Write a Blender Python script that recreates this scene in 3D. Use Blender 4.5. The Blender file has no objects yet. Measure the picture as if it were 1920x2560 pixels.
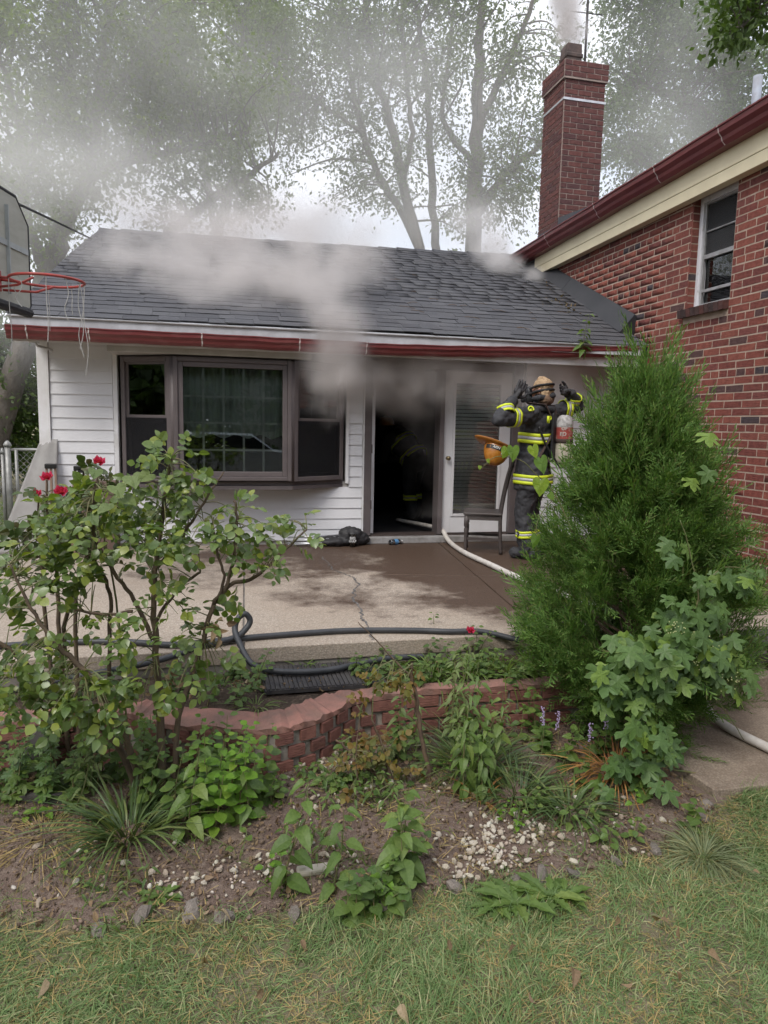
import bpy, math, random
import numpy as np
from mathutils import Matrix, Vector

SC = bpy.context.scene
COL = SC.collection
rnd = random.Random(7)
rng = np.random.default_rng(7)
R = math.radians

# ---------------------------------------------------------------- camera
CAM_H = 1.38
FPX = 1765.0                       # focal length in photograph pixels (1920 x 2560)
_p, _r, _y = R(7.05), R(1.18), R(13.5)
FW = Vector((math.sin(_y) * math.cos(_p), math.cos(_y) * math.cos(_p), -math.sin(_p)))
_r0 = Vector((math.cos(_y), -math.sin(_y), 0)); _u0 = _r0.cross(FW)
RT = _r0 * math.cos(_r) + _u0 * math.sin(_r)
UP = _u0 * math.cos(_r) - _r0 * math.sin(_r)
cam_d = bpy.data.cameras.new('camera'); cam = bpy.data.objects.new('camera', cam_d); COL.objects.link(cam)
cam.matrix_world = Matrix(((RT.x, UP.x, -FW.x, 0), (RT.y, UP.y, -FW.y, 0), (RT.z, UP.z, -FW.z, CAM_H), (0, 0, 0, 1)))
cam_d.sensor_fit = 'VERTICAL'; cam_d.sensor_height = 36; cam_d.sensor_width = 27
cam_d.lens = FPX / 2560 * 36; cam_d.clip_end = 500; cam_d.clip_start = .05
SC.camera = cam
CP = Vector((0, 0, CAM_H))

# ---------------------------------------------------------------- world, sun, exposure
w = bpy.data.worlds.new('World'); SC.world = w; w.use_nodes = True
nt = w.node_tree; nt.nodes.clear()
o_ = nt.nodes.new('ShaderNodeOutputWorld'); bg = nt.nodes.new('ShaderNodeBackground')
sky = nt.nodes.new('ShaderNodeTexSky'); sky.sky_type = 'NISHITA'; sky.sun_disc = False
SUN_EL, SUN_AZ = R(50), R(222)        # azimuth clockwise from +Y: behind the camera, to the left
sky.sun_elevation = SUN_EL; sky.sun_rotation = SUN_AZ; sky.air_density = 1.2; sky.dust_density = 3.0
tc = nt.nodes.new('ShaderNodeTexCoord')
cn = nt.nodes.new('ShaderNodeTexNoise'); cn.inputs['Scale'].default_value = 2.6; cn.inputs['Detail'].default_value = 7; cn.inputs['Roughness'].default_value = .55
mp = nt.nodes.new('ShaderNodeMapping'); mp.inputs['Scale'].default_value = (1, 1, 2.2)
nt.links.new(tc.outputs['Generated'], mp.inputs['Vector']); nt.links.new(mp.outputs[0], cn.inputs['Vector'])
cr = nt.nodes.new('ShaderNodeMapRange'); cr.inputs[1].default_value = .36; cr.inputs[2].default_value = .58; cr.inputs[3].default_value = .62; cr.inputs[4].default_value = 1.0
nt.links.new(cn.outputs[0], cr.inputs[0])
cl = nt.nodes.new('ShaderNodeMix'); cl.data_type = 'RGBA'; cl.inputs[6].default_value = (4.5, 4.75, 5.5, 1); cl.inputs[7].default_value = (6.3, 6.4, 6.8, 1)
nt.links.new(cn.outputs[0], cl.inputs[0])
mx = nt.nodes.new('ShaderNodeMix'); mx.data_type = 'RGBA'
nt.links.new(cr.outputs[0], mx.inputs[0]); nt.links.new(sky.outputs[0], mx.inputs[6]); nt.links.new(cl.outputs[2], mx.inputs[7])
nt.links.new(mx.outputs[2], bg.inputs['Color']); bg.inputs['Strength'].default_value = .15
nt.links.new(bg.outputs[0], o_.inputs['Surface'])
sun_d = bpy.data.lights.new('sun', 'SUN'); sun_d.energy = 1.5; sun_d.angle = R(25); sun_d.color = (1, .96, .9)
sun = bpy.data.objects.new('sun', sun_d); COL.objects.link(sun)
_sd = Vector((math.sin(SUN_AZ) * math.cos(SUN_EL), math.cos(SUN_AZ) * math.cos(SUN_EL), math.sin(SUN_EL)))
sun.rotation_euler = _sd.to_track_quat('Z', 'Y').to_euler()
SC.view_settings.view_transform = 'Standard'; SC.view_settings.look = 'None'
SC.view_settings.exposure = .68; SC.view_settings.gamma = 1
SC.cycles.use_denoising = True; SC.cycles.denoiser = 'OPENIMAGEDENOISE'
SC.cycles.use_adaptive_sampling = True; SC.cycles.adaptive_threshold = .02
SC.cycles.max_bounces = 8; SC.cycles.diffuse_bounces = 3; SC.cycles.glossy_bounces = 3; SC.cycles.transmission_bounces = 4
SC.cycles.transparent_max_bounces = 12; SC.cycles.volume_bounces = 4; SC.cycles.volume_step_rate = 2.0
SC.cycles.caustics_reflective = False; SC.cycles.caustics_refractive = False
SC.cycles.sample_clamp_indirect = 4

# ---------------------------------------------------------------- helpers
WM = {}                                # world matrix of every object made here
def at(x, y, Y):                       # the point at depth-plane Y (metres from the camera along the plot) seen at a photograph pixel
    d = FW + RT * ((x - 960) / FPX) - UP * ((y - 1280) / FPX)
    return CP + d * (Y / d.y)
def tag(o, label=None, cat=None, group=None, kind=None):
    if label: o['label'] = label
    if cat: o['category'] = cat
    if group: o['group'] = group
    if kind: o['kind'] = kind
    return o
def put(name, data, M=None, parent=None):
    o = bpy.data.objects.new(name, data); COL.objects.link(o)
    M = M or Matrix()
    if parent is not None:
        o.parent = parent; o.matrix_parent_inverse = WM[parent.name].inverted()
    o.matrix_basis = M; WM[o.name] = M.copy()
    return o
def thing(name, label, cat, loc, group=None):
    o = put(name, None, Matrix.Translation(loc)); o.empty_display_size = .2
    return tag(o, label, cat, group)
class MB:
    def __init__(s): s.v = []; s.f = []; s.m = []
    def add(s, vs, fs, mi=0):
        n = len(s.v); s.v += [Vector(v) for v in vs]; s.f += [[i + n for i in f] for f in fs]; s.m += [mi] * len(fs); return s
    def box(s, a, b, mi=0, M=None):
        x0, y0, z0 = a; x1, y1, z1 = b
        vs = [(x0, y0, z0), (x1, y0, z0), (x1, y1, z0), (x0, y1, z0), (x0, y0, z1), (x1, y0, z1), (x1, y1, z1), (x0, y1, z1)]
        if M is not None: vs = [M @ Vector(v) for v in vs]
        return s.add(vs, [(3, 2, 1, 0), (4, 5, 6, 7), (0, 1, 5, 4), (1, 2, 6, 5), (2, 3, 7, 6), (3, 0, 4, 7)], mi)
    def bar(s, a, b, wx, wz, mi=0, up=(0, 0, 1)):         # box along a segment
        a, b = Vector(a), Vector(b); d = (b - a).normalized(); u = Vector(up)
        sd = d.cross(u)
        if sd.length < 1e-4: sd = d.cross(Vector((1, 0, 0)))
        sd.normalize(); u = sd.cross(d)
        vs = [p + sd * sx * wx / 2 + u * sz * wz / 2 for p in (a, b) for sx, sz in ((-1, -1), (1, -1), (1, 1), (-1, 1))]
        return s.add(vs, [(3, 2, 1, 0), (4, 5, 6, 7), (0, 1, 5, 4), (1, 2, 6, 5), (2, 3, 7, 6), (3, 0, 4, 7)], mi)
    def prism(s, poly, t0, t1, fn, mi=0):                  # poly of (a,b); fn(a,b,t) -> point
        n = len(poly)
        vs = [fn(a, b, t0) for a, b in poly] + [fn(a, b, t1) for a, b in poly]
        return s.add(vs, [list(range(n))[::-1], list(range(n, 2 * n))] + [(i, (i + 1) % n, n + (i + 1) % n, n + i) for i in range(n)], mi)
    def tube(s, pts, r, n=8, mi=0, flat=1.0, cap=True):
        pts = [Vector(p) for p in pts]; k = len(pts)
        rs = r if isinstance(r, (list, tuple)) else [r] * k
        vs = []; prev = None
        for i, p in enumerate(pts):
            t = (pts[min(i + 1, k - 1)] - pts[max(i - 1, 0)])
            t = t.normalized() if t.length > 1e-9 else Vector((0, 0, 1))
            if prev is None:
                a = t.cross(Vector((0, 0, 1)))
                if a.length < .05: a = t.cross(Vector((1, 0, 0)))
            else:
                a = prev - t * prev.dot(t)
            a.normalize(); b = t.cross(a); prev = a
            for j in range(n):
                th = 2 * math.pi * j / n
                vs.append(p + (a * math.cos(th) + b * math.sin(th) * flat) * rs[i])
        fs = [(i * n + j, i * n + (j + 1) % n, (i + 1) * n + (j + 1) % n, (i + 1) * n + j) for i in range(k - 1) for j in range(n)]
        if cap: fs += [list(range(n))[::-1], [(k - 1) * n + j for j in range(n)]]
        return s.add(vs, fs, mi)
    def lathe(s, prof, n=20, M=None, mi=0, sx=1, sy=1, capb=True, capt=True):
        vs = []
        for r, z in prof:
            for j in range(n):
                th = 2 * math.pi * j / n; vs.append(Vector((r * math.cos(th) * sx, r * math.sin(th) * sy, z)))
        if M is not None: vs = [M @ v for v in vs]
        k = len(prof)
        fs = [(i * n + j, i * n + (j + 1) % n, (i + 1) * n + (j + 1) % n, (i + 1) * n + j) for i in range(k - 1) for j in range(n)]
        if capb: fs.append(list(range(n))[::-1])
        if capt: fs.append([(k - 1) * n + j for j in range(n)])
        return s.add(vs, fs, mi)
    def ell(s, c, r, M=None, nu=14, nv=9, mi=0):
        prof = [(math.sin(math.pi * i / nv), -math.cos(math.pi * i / nv)) for i in range(nv + 1)]
        prof[0] = (.02, -1); prof[-1] = (.02, 1)
        r = (r, r, r) if not hasattr(r, '__len__') else r
        T = Matrix.Translation(c) @ (M if M is not None else Matrix()) @ Matrix.Diagonal((r[0], r[1], r[2], 1))
        return s.lathe(prof, nu, T, mi)
    def mesh(s, name, mats, smooth=False, origin=None):
        me = bpy.data.meshes.new(name)
        o = origin or Vector((0, 0, 0))
        me.from_pydata([v - o for v in s.v], [], s.f)
        for m in (mats if isinstance(mats, (list, tuple)) else [mats]): me.materials.append(m)
        if any(s.m): me.polygons.foreach_set('material_index', s.m)
        if smooth: me.polygons.foreach_set('use_smooth', [True] * len(me.polygons))
        return me
    def build(s, name, mats, parent=None, smooth=False, bevel=0, base=False):
        lo = Vector([min(v[i] for v in s.v) for i in range(3)]); hi = Vector([max(v[i] for v in s.v) for i in range(3)])
        c = (lo + hi) / 2
        if base: c.z = lo.z
        o = put(name, s.mesh(name, mats, smooth, c), Matrix.Translation(c), parent)
        if bevel:
            b = o.modifiers.new('bevel', 'BEVEL'); b.width = bevel; b.segments = 2; b.limit_method = 'ANGLE'; b.angle_limit = R(35)
        if smooth and bevel == 0:
            pass
        return o
def bx(name, a, b, m, parent=None, bevel=0, M=None):
    return MB().box(a, b, M=M).build(name, m, parent, bevel=bevel)
def smooth_path(pts, k=6):                                  # Catmull-Rom
    P = [Vector(p) for p in pts]; out = []
    for i in range(len(P) - 1):
        p0, p1, p2, p3 = P[max(i - 1, 0)], P[i], P[i + 1], P[min(i + 2, len(P) - 1)]
        for j in range(k):
            t = j / k
            out.append(.5 * ((2 * p1) + (p2 - p0) * t + (2 * p0 - 5 * p1 + 4 * p2 - p3) * t * t + (3 * p1 - p0 - 3 * p2 + p3) * t ** 3))
    return out + [P[-1]]
def frame(x, z):                                            # 3x3 with given x axis and approximate normal
    x = Vector(x).normalized(); z = Vector(z); z = (z - x * z.dot(x))
    if z.length < 1e-4: z = x.orthogonal()
    z.normalize(); y = z.cross(x)
    return Matrix(((x.x, y.x, z.x), (x.y, y.y, z.y), (x.z, y.z, z.z)))

# numpy clouds of small pieces ------------------------------------------------
def cloud_mesh(name, tmpls, choice, RR, TT, mats):
    """tmpls: [(verts (n,3), faces list of equal-length tuples)], RR (N,3,3) incl. scale, TT (N,3)"""
    vs, ls, st, tot, base, lbase = [], [], [], [], 0, 0
    for k, (tv, tf) in enumerate(tmpls):
        idx = np.nonzero(choice == k)[0]
        if not len(idx): continue
        tv = np.asarray(tv, float); tf = np.asarray(tf, int)
        V = np.einsum('nij,vj->nvi', RR[idx], tv) + TT[idx][:, None, :]
        n, m = len(idx), len(tv)
        F = tf[None] + (np.arange(n) * m)[:, None, None] + base
        vs.append(V.reshape(-1, 3)); ls.append(F.reshape(-1))
        s = np.arange(n * len(tf)) * tf.shape[1] + lbase
        st.append(s); base += n * m; lbase += F.size
    V = np.concatenate(vs); Lp = np.concatenate(ls).astype(np.int32); S = np.concatenate(st).astype(np.int32)
    me = bpy.data.meshes.new(name)
    me.vertices.add(len(V)); me.vertices.foreach_set('co', V.astype(np.float32).reshape(-1))
    me.loops.add(len(Lp)); me.loops.foreach_set('vertex_index', Lp)
    me.polygons.add(len(S)); me.polygons.foreach_set('loop_start', S)
    me.update(calc_edges=True); me.validate()
    for m in (mats if isinstance(mats, (list, tuple)) else [mats]): me.materials.append(m)
    return me
def rand_frames(n, up=.0, spread=1.0, dirs=None, g=None):
    """random leaf frames: x = leaf direction, z = normal, tilted upward by `up`"""
    g = g or rng
    x = g.normal(size=(n, 3)) * spread
    if dirs is not None: x = x + dirs
    x[:, 2] -= .15
    x /= np.linalg.norm(x, axis=1, keepdims=True) + 1e-9
    z = g.normal(size=(n, 3)); z[:, 2] = np.abs(z[:, 2]) + up
    z -= x * np.sum(x * z, 1, keepdims=True); z /= np.linalg.norm(z, axis=1, keepdims=True) + 1e-9
    y = np.cross(z, x)
    return np.stack([x, y, z], axis=2)
def leaf_t(W=.5, fold=.25, curl=.25, n=4, serr=0, tip=1.0, base=.75):
    """simple leaf, length 1 along +x; quads"""
    vs = []; fs = []
    for i in range(n + 1):
        t = i / n; wd = W * .5 * (math.sin(math.pi * t ** base) ** .8) * (1 if t < .999 else 0) + .004
        if serr and 0 < i < n: wd *= 1 + serr * (-1) ** i
        z = -curl * t * t; zz = z + fold * wd
        vs += [(t * tip, 0, z), (t * tip, wd, zz), (t * tip, -wd, zz)]
    for i in range(n):
        a, b = i * 3, i * 3 + 3
        fs += [(a, b, b + 1, a + 1), (a + 2, b + 2, b, a)]
    return vs, fs
def lobed_t(kind='hop', cup=.12):
    """palmate leaf as a fan of triangles, petiole at origin, length about 1 along +x"""
    if kind == 'hop':
        ol = [(0, .06), (-.12, .28), (-.05, .5), (.18, .62), (.12, .36), (.3, .3), (.42, .5), (.62, .62), (.66, .4), (.56, .2), (.78, .22), (1.05, 0)]
    elif kind == 'heart':
        ol = [(0, .02), (-.14, .12), (-.16, .3), (-.04, .46), (.16, .5), (.36, .44), (.52, .36), (.6, .3), (.72, .24), (.82, .14), (1.0, 0)]
    else:
        ol = [(0, .05), (-.1, .2), (.05, .42), (.16, .3), (.3, .55), (.42, .3), (.6, .4), (.66, .2), (1, 0)]
    pts = ol + [(x, -y) for x, y in ol[-2::-1]]
    vs = [(.3, 0, 0)] + [(x, y, -cup * (abs(y) * 1.2) - .18 * max(0, x - .3) ** 2 + .04 * math.sin(7 * y + 4 * x)) for x, y in pts]
    n = len(pts)
    return vs, [(0, 1 + i, 1 + (i + 1) % n) for i in range(n)]
def tmesh(name, t, m):
    me = bpy.data.meshes.new(name); me.from_pydata([Vector(v) for v in t[0]], [], [tuple(f) for f in t[1]]); me.materials.append(m); return me
def to4(R3, T):
    M = Matrix([list(R3[0]) + [T[0]], list(R3[1]) + [T[1]], list(R3[2]) + [T[2]], [0, 0, 0, 1]]); return M
def leaves(parent, tm, RR, TT, mat, mat_joined, nparts=300, name='leaf', rest='foliage', choice=None):
    """the leaves that show largest become parts, the rest one joined part"""
    RR = np.asarray(RR); TT = np.asarray(TT); N = len(TT)
    if choice is None: choice = rng.integers(0, len(tm), N)
    d = np.linalg.norm(TT - np.array(CP), axis=1)
    sc = np.linalg.norm(RR[:, :, 0], axis=1)
    order = np.argsort(-(sc / d) * (1 + .25 * rng.random(N)))
    big = order[:nparts]; sm = order[nparts:]
    pool = [tmesh(name, t, mat) for t in tm]
    for i in big: put(name, pool[choice[i]], to4(RR[i], TT[i]), parent)
    if len(sm):
        me = cloud_mesh(rest, tm, choice[sm], RR[sm], TT[sm], mat_joined)
        o = put(rest, me, Matrix(), parent); o['kind'] = 'stuff'

# materials ------------------------------------------------------------------
def nmat(name):
    m = bpy.data.materials.new(name); m.use_nodes = True; n = m.node_tree.nodes; n.clear()
    out = n.new('ShaderNodeOutputMaterial'); b = n.new('ShaderNodeBsdfPrincipled')
    m.node_tree.links.new(b.outputs[0], out.inputs[0]); return m, m.node_tree, b, out
def mixc(nt, fac, a, b, mode='MIX'):
    x = nt.nodes.new('ShaderNodeMix'); x.data_type = 'RGBA'; x.blend_type = mode
    for k, v in ((0, fac), (6, a), (7, b)):
        if hasattr(v, 'links'): nt.links.new(v, x.inputs[k])
        elif k == 0: x.inputs[0].default_value = v
        else: x.inputs[k].default_value = (*v[:3], 1)
    return x.outputs[2]
def mth(nt, op, a, b=0.0, c=None):
    x = nt.nodes.new('ShaderNodeMath'); x.operation = op
    for k, v in enumerate((a, b) if c is None else (a, b, c)):
        if hasattr(v, 'links'): nt.links.new(v, x.inputs[k])
        else: x.inputs[k].default_value = v
    return x.outputs[0]
def noise(nt, scale, detail=4, rough=.55, vec=None, coord='Object', stretch=None, dist=0):
    n = nt.nodes.new('ShaderNodeTexNoise'); n.inputs['Scale'].default_value = scale; n.inputs['Detail'].default_value = detail; n.inputs['Roughness'].default_value = rough
    n.inputs['Distortion'].default_value = dist
    if vec is None:
        t = nt.nodes.new('ShaderNodeNewGeometry').outputs['Position'] if coord == 'World' else nt.nodes.new('ShaderNodeTexCoord').outputs[coord]
        vec = t
    if stretch:
        mpn = nt.nodes.new('ShaderNodeMapping'); mpn.inputs['Scale'].default_value = stretch; nt.links.new(vec, mpn.inputs[0]); vec = mpn.outputs[0]
    nt.links.new(vec, n.inputs['Vector']); return n.outputs[0]
def ramp(nt, fac, stops, interp='LINEAR'):
    r = nt.nodes.new('ShaderNodeValToRGB'); nt.links.new(fac, r.inputs[0]); e = r.color_ramp.elements; r.color_ramp.interpolation = interp
    while len(e) < len(stops): e.new(.5)
    for k, (p, c) in enumerate(stops):
        e[k].position = p; e[k].color = (*c, 1) if hasattr(c, '__len__') else (c, c, c, 1)
    return r.outputs[0]
def maprange(nt, v, a, b, c=0., d=1.):
    x = nt.nodes.new('ShaderNodeMapRange'); nt.links.new(v, x.inputs[0])
    for k, q in enumerate((a, b, c, d)): x.inputs[k + 1].default_value = q
    return x.outputs[0]
def bump(nt, b, h, strength=.3, dist=.01):
    x = nt.nodes.new('ShaderNodeBump'); x.inputs['Strength'].default_value = strength; x.inputs['Distance'].default_value = dist
    nt.links.new(h, x.inputs['Height']); nt.links.new(x.outputs[0], b.inputs['Normal'])
def rand_piece(nt, joined):
    if joined: return nt.nodes.new('ShaderNodeNewGeometry').outputs['Random Per Island']
    return nt.nodes.new('ShaderNodeObjectInfo').outputs['Random']
def mat(name, col, rough=.7, col2=None, scale=6, detail=4, bmp=.15, bscale=80, bdist=.004, metallic=0, spec=.4, coord='Object', piece=0, joined=False, stretch=None, lo=.35, hi=.65, coat=0):
    m, nt, b, out = nmat(name)
    col2 = col2 or tuple(c * .72 for c in col)
    c = mixc(nt, maprange(nt, noise(nt, scale, detail, .6, coord=coord, stretch=stretch), lo, hi), col, col2)
    if piece:
        f = maprange(nt, rand_piece(nt, joined), 0, 1, 1 - piece, 1 + piece)
        c = mixc(nt, 1.0, c, f, 'MULTIPLY')
    nt.links.new(c, b.inputs['Base Color'])
    b.inputs['Roughness'].default_value = rough; b.inputs['Metallic'].default_value = metallic; b.inputs['Specular IOR Level'].default_value = spec
    if coat: b.inputs['Coat Weight'].default_value = coat
    if bmp: bump(nt, b, noise(nt, bscale, 4, .6, coord=coord), bmp, bdist)
    return m
def leafmat(name, cols, joined=False, rough=.45, trans=.3, back=None, spec=.4, warm=(1.22, 1.1, .85)):
    """cols: list of colours chosen per leaf"""
    m, nt, b, out = nmat(name + ('_mass' if joined else ''))
    f = rand_piece(nt, joined)
    n = len(cols)
    c = ramp(nt, f, [(i / max(n - 1, 1), (cc[0] * warm[0], cc[1] * warm[1], cc[2] * warm[2])) for i, cc in enumerate(cols)])
    c = mixc(nt, maprange(nt, noise(nt, 9, 3, coord='Object'), .35, .7), c, mixc(nt, 1.0, c, (.7, .75, .65), 'MULTIPLY'))
    nt.links.new(c, b.inputs['Base Color']); b.inputs['Roughness'].default_value = rough; b.inputs['Specular IOR Level'].default_value = spec
    t = nt.nodes.new('ShaderNodeBsdfTranslucent'); nt.links.new(mixc(nt, 1.0, c, (1.5, 1.7, .6), 'MULTIPLY'), t.inputs[0])
    ms = nt.nodes.new('ShaderNodeMixShader'); ms.inputs[0].default_value = trans
    nt.links.new(b.outputs[0], ms.inputs[1]); nt.links.new(t.outputs[0], ms.inputs[2]); nt.links.new(ms.outputs[0], out.inputs[0])
    return m
def glass(name, tint=(.8, .85, .82), rough=.0):
    m, nt, b, out = nmat(name); nt.nodes.remove(b)
    g = nt.nodes.new('ShaderNodeBsdfGlossy'); g.inputs['Roughness'].default_value = rough; g.inputs['Color'].default_value = (.95, .97, .97, 1)
    t = nt.nodes.new('ShaderNodeBsdfTransparent'); t.inputs[0].default_value = (*tint, 1)
    f = nt.nodes.new('ShaderNodeFresnel'); f.inputs[0].default_value = 1.6
    fb = mth(nt, 'ADD', mth(nt, 'MULTIPLY', f.outputs[0], 1.3), .03)
    ms = nt.nodes.new('ShaderNodeMixShader'); nt.links.new(fb, ms.inputs[0]); nt.links.new(t.outputs[0], ms.inputs[1]); nt.links.new(g.outputs[0], ms.inputs[2])
    nt.links.new(ms.outputs[0], out.inputs[0]); return m

def screen_mat(name, col=(.02, .02, .022), cover=.6):
    m, nt, b, out = nmat(name); b.inputs['Base Color'].default_value = (*col, 1); b.inputs['Roughness'].default_value = .9; b.inputs['Specular IOR Level'].default_value = .1
    t = nt.nodes.new('ShaderNodeBsdfTransparent'); ms = nt.nodes.new('ShaderNodeMixShader'); ms.inputs[0].default_value = cover
    nt.links.new(t.outputs[0], ms.inputs[1]); nt.links.new(b.outputs[0], ms.inputs[2]); nt.links.new(ms.outputs[0], out.inputs[0]); return m
# ================================================================ SETTING
G = -.43
def lawn_edge(x):                     # y of the border between lawn and garden bed
    xs = [-3, -.77, -.5, -.2, .11, .38, .64, .93, 1.22, 1.53, 1.9, 2.24, 2.63, 6]; ys = [2.75, 2.62, 2.47, 2.47, 2.42, 2.38, 2.37, 2.43, 2.42, 2.43, 2.5, 2.66, 2.9, 2.9]
    return np.interp(x, xs, ys)
def vnoise(x, y, s=1.0, seed=0):      # cheap smooth noise
    return (np.sin(x * 2.1 * s + 1.3 + seed) * np.cos(y * 1.7 * s + .4 * seed) + .5 * np.sin(x * 4.3 * s + y * 3.1 * s + seed) + .3 * np.cos(x * 9.1 * s - y * 7.3 * s + 2 * seed)) / 1.8
def gh(x, y):
    x = np.asarray(x, float); y = np.asarray(y, float)
    z = G + .012 * vnoise(x, y, 1.3) + np.clip((2.3 - y) * .02, -.02, .06)
    bed = np.clip((y - lawn_edge(x)) / .25, 0, 1) * np.clip((3.75 - y) / .1, 0, 1) * np.clip((2.35 - x) / .1, 0, 1)
    z = z + bed * (.03 + .02 * vnoise(x, y, 3.1, 2) + .05 * np.clip((y - 2.75) / .6, 0, 1))
    return z + np.clip((y - 4.5) / .6, 0, 1) * .36
def grid_obj(name, xs, ys, zf, m, kind='structure', mask=None):
    X, Y = np.meshgrid(xs, ys); Z = zf(X, Y); nx = len(xs)
    vs = np.stack([X, Y, Z], -1).reshape(-1, 3)
    fs = []
    for j in range(len(ys) - 1):
        for i in range(nx - 1):
            if mask is None or mask((xs[i] + xs[i + 1]) / 2, (ys[j] + ys[j + 1]) / 2):
                fs.append((j * nx + i, j * nx + i + 1, (j + 1) * nx + i + 1, (j + 1) * nx + i))
    me = bpy.data.meshes.new(name); me.from_pydata(vs.tolist(), [], fs); me.materials.append(m)
    me.polygons.foreach_set('use_smooth', [True] * len(fs))
    o = put(name, me); tag(o, kind=kind); return o
# --- materials of the ground
def soil_mat(name, a, b, c):
    m, nt, bs, out = nmat(name)
    n1 = noise(nt, 3.2, 6, .65, coord='World'); n2 = noise(nt, 38, 5, .7, coord='World')
    col = mixc(nt, maprange(nt, n1, .38, .62), a, b); col = mixc(nt, maprange(nt, n2, .5, .72), col, c)
    nt.links.new(col, bs.inputs['Base Color']); bs.inputs['Roughness'].default_value = .95; bs.inputs['Specular IOR Level'].default_value = .15
    h = mth(nt, 'ADD', mth(nt, 'MULTIPLY', n2, .6), noise(nt, 130, 3, .7, coord='World')); bump(nt, bs, h, .9, .02); return m
M_LAWN = soil_mat('lawn_ground', (.15, .14, .08), (.23, .195, .125), (.30, .255, .165))
M_SOIL = soil_mat('garden_soil', (.15, .105, .085), (.215, .16, .13), (.30, .235, .19))
M_SOILD = soil_mat('planter_soil', (.06, .045, .035), (.11, .08, .06), (.2, .15, .11))
xs = np.unique(np.concatenate([np.linspace(-90, -4, 14), np.linspace(-4, 6, 90), np.linspace(6, 90, 14)]))
ys = np.unique(np.concatenate([np.linspace(-70, 0, 12), np.linspace(0, 5.2, 70), np.linspace(5.2, 120, 20)]))
grid_obj('ground', xs, ys, lambda x, y: gh(x, y) - .006, M_LAWN)
grid_obj('garden_soil', np.linspace(-3, 2.62, 150), np.linspace(2.2, 3.78, 60), lambda x, y: gh(x, y) + .004 + .010 * vnoise(x, y, 7, 5) + .006 * vnoise(x, y, 19, 8) - .035 * np.clip((lawn_edge(x) + .07 - y) / .09, 0, 1), M_SOIL,
         mask=lambda x, y: y > lawn_edge(x) - .06 + .03 * vnoise(x, y, 5) and not (x > 2.38 and y > 2.85))
grid_obj('planter_soil', np.linspace(-2.6, 2.3, 90), np.linspace(3.4, 4.275, 26), lambda x, y: -.15 + .018 * vnoise(x, y, 4, 3), M_SOILD,
         mask=lambda x, y: y > np.interp(x, [-2.6, -.3, .26, .9, 2.3], [3.75, 3.72, 3.48, 3.74, 3.74]))
# --- exposed aggregate concrete
def agg_mat(name, wet=True):
    m, nt, bs, out = nmat(name)
    pos = nt.nodes.new('ShaderNodeNewGeometry').outputs['Position']
    vo = nt.nodes.new('ShaderNodeTexVoronoi'); vo.inputs['Scale'].default_value = 95; nt.links.new(pos, vo.inputs['Vector'])
    st = ramp(nt, vo.outputs['Color'], [(0, (.27, .225, .18)), (.35, (.46, .39, .32)), (.7, (.60, .53, .45)), (1, (.40, .29, .215))])
    gap = maprange(nt, vo.outputs['Distance'], .35, .75)
    col = mixc(nt, gap, st, (.37, .32, .27))
    col = mixc(nt, maprange(nt, noise(nt, 1.1, 5, .6, vec=pos), .35, .7, 0, .45), col, (.36, .28, .21))
    col = mixc(nt, 1.0, col, (.78, .765, .745), 'MULTIPLY')
    if wet:
        sx = nt.nodes.new('ShaderNodeSeparateXYZ'); nt.links.new(pos, sx.inputs[0])
        # water run-off: comes from the doorway and runs toward the right front
        d = mth(nt, 'ADD', mth(nt, 'MULTIPLY', sx.outputs[0], .62), mth(nt, 'MULTIPLY', sx.outputs[1], .55))
        wv = mth(nt, 'ADD', d, mth(nt, 'MULTIPLY', noise(nt, 1.05, 7, .62, vec=pos), 5.0))
        wv = mth(nt, 'ADD', wv, mth(nt, 'MULTIPLY', mth(nt, 'SUBTRACT', noise(nt, 7, 5, .7, vec=pos), .5), 1.3))
        wm = maprange(nt, wv, 5.95, 6.75)
        wm = mth(nt, 'MULTIPLY', wm, maprange(nt, sx.outputs[1], 4.35, 4.7))
        col = mixc(nt, wm, col, mixc(nt, 1.0, col, (.24, .185, .16), 'MULTIPLY'))
        nt.links.new(maprange(nt, wm, 0, 1, .85, .55), bs.inputs['Roughness'])
    else:
        bs.inputs['Roughness'].default_value = .85; col = mixc(nt, maprange(nt, noise(nt, 2.5, 6, .65, vec=pos), .35, .65), mixc(nt, 1.0, col, (.85, .83, .8), 'MULTIPLY'), mixc(nt, 1.0, col, (.5, .46, .43), 'MULTIPLY'))
    nt.links.new(col, bs.inputs['Base Color']); bs.inputs['Specular IOR Level'].default_value = .4
    bump(nt, bs, vo.outputs['Distance'], .5, .004); return m
M_AGG = agg_mat('exposed_aggregate'); M_AGG2 = agg_mat('exposed_aggregate_walk', False)
M_CONC = mat('concrete_edge', (.26, .235, .21), .9, (.13, .115, .1), 5, bmp=.4, bscale=60, bdist=.006)
M_GAP = mat('joint_filler', (.09, .075, .06), .95, bmp=0)
patio = MB().box((-6, 4.285, -.6), (4.9, 8.05, -.014)).build('patio', M_CONC); tag(patio, kind='structure')
def slab(name, poly, z0, z1, m, parent, inset=.006):
    c = Vector((sum(p[0] for p in poly) / len(poly), sum(p[1] for p in poly) / len(poly)))
    q = [(p[0] + (inset if p[0] < c.x else -inset), p[1] + (inset if p[1] < c.y else -inset)) for p in poly]
    return MB().prism(q, z0, z1, lambda a, b, t: (a, b, t)).build(name, m, parent, bevel=.006)
A = lambda y: .18 + (y - 4.79) * .041
B = lambda y: 2.25 + (y - 5.11) * .115
H = lambda x: 6.42 - (x - .65) * .19
xH = lambda f: H(f(6.2))
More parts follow.
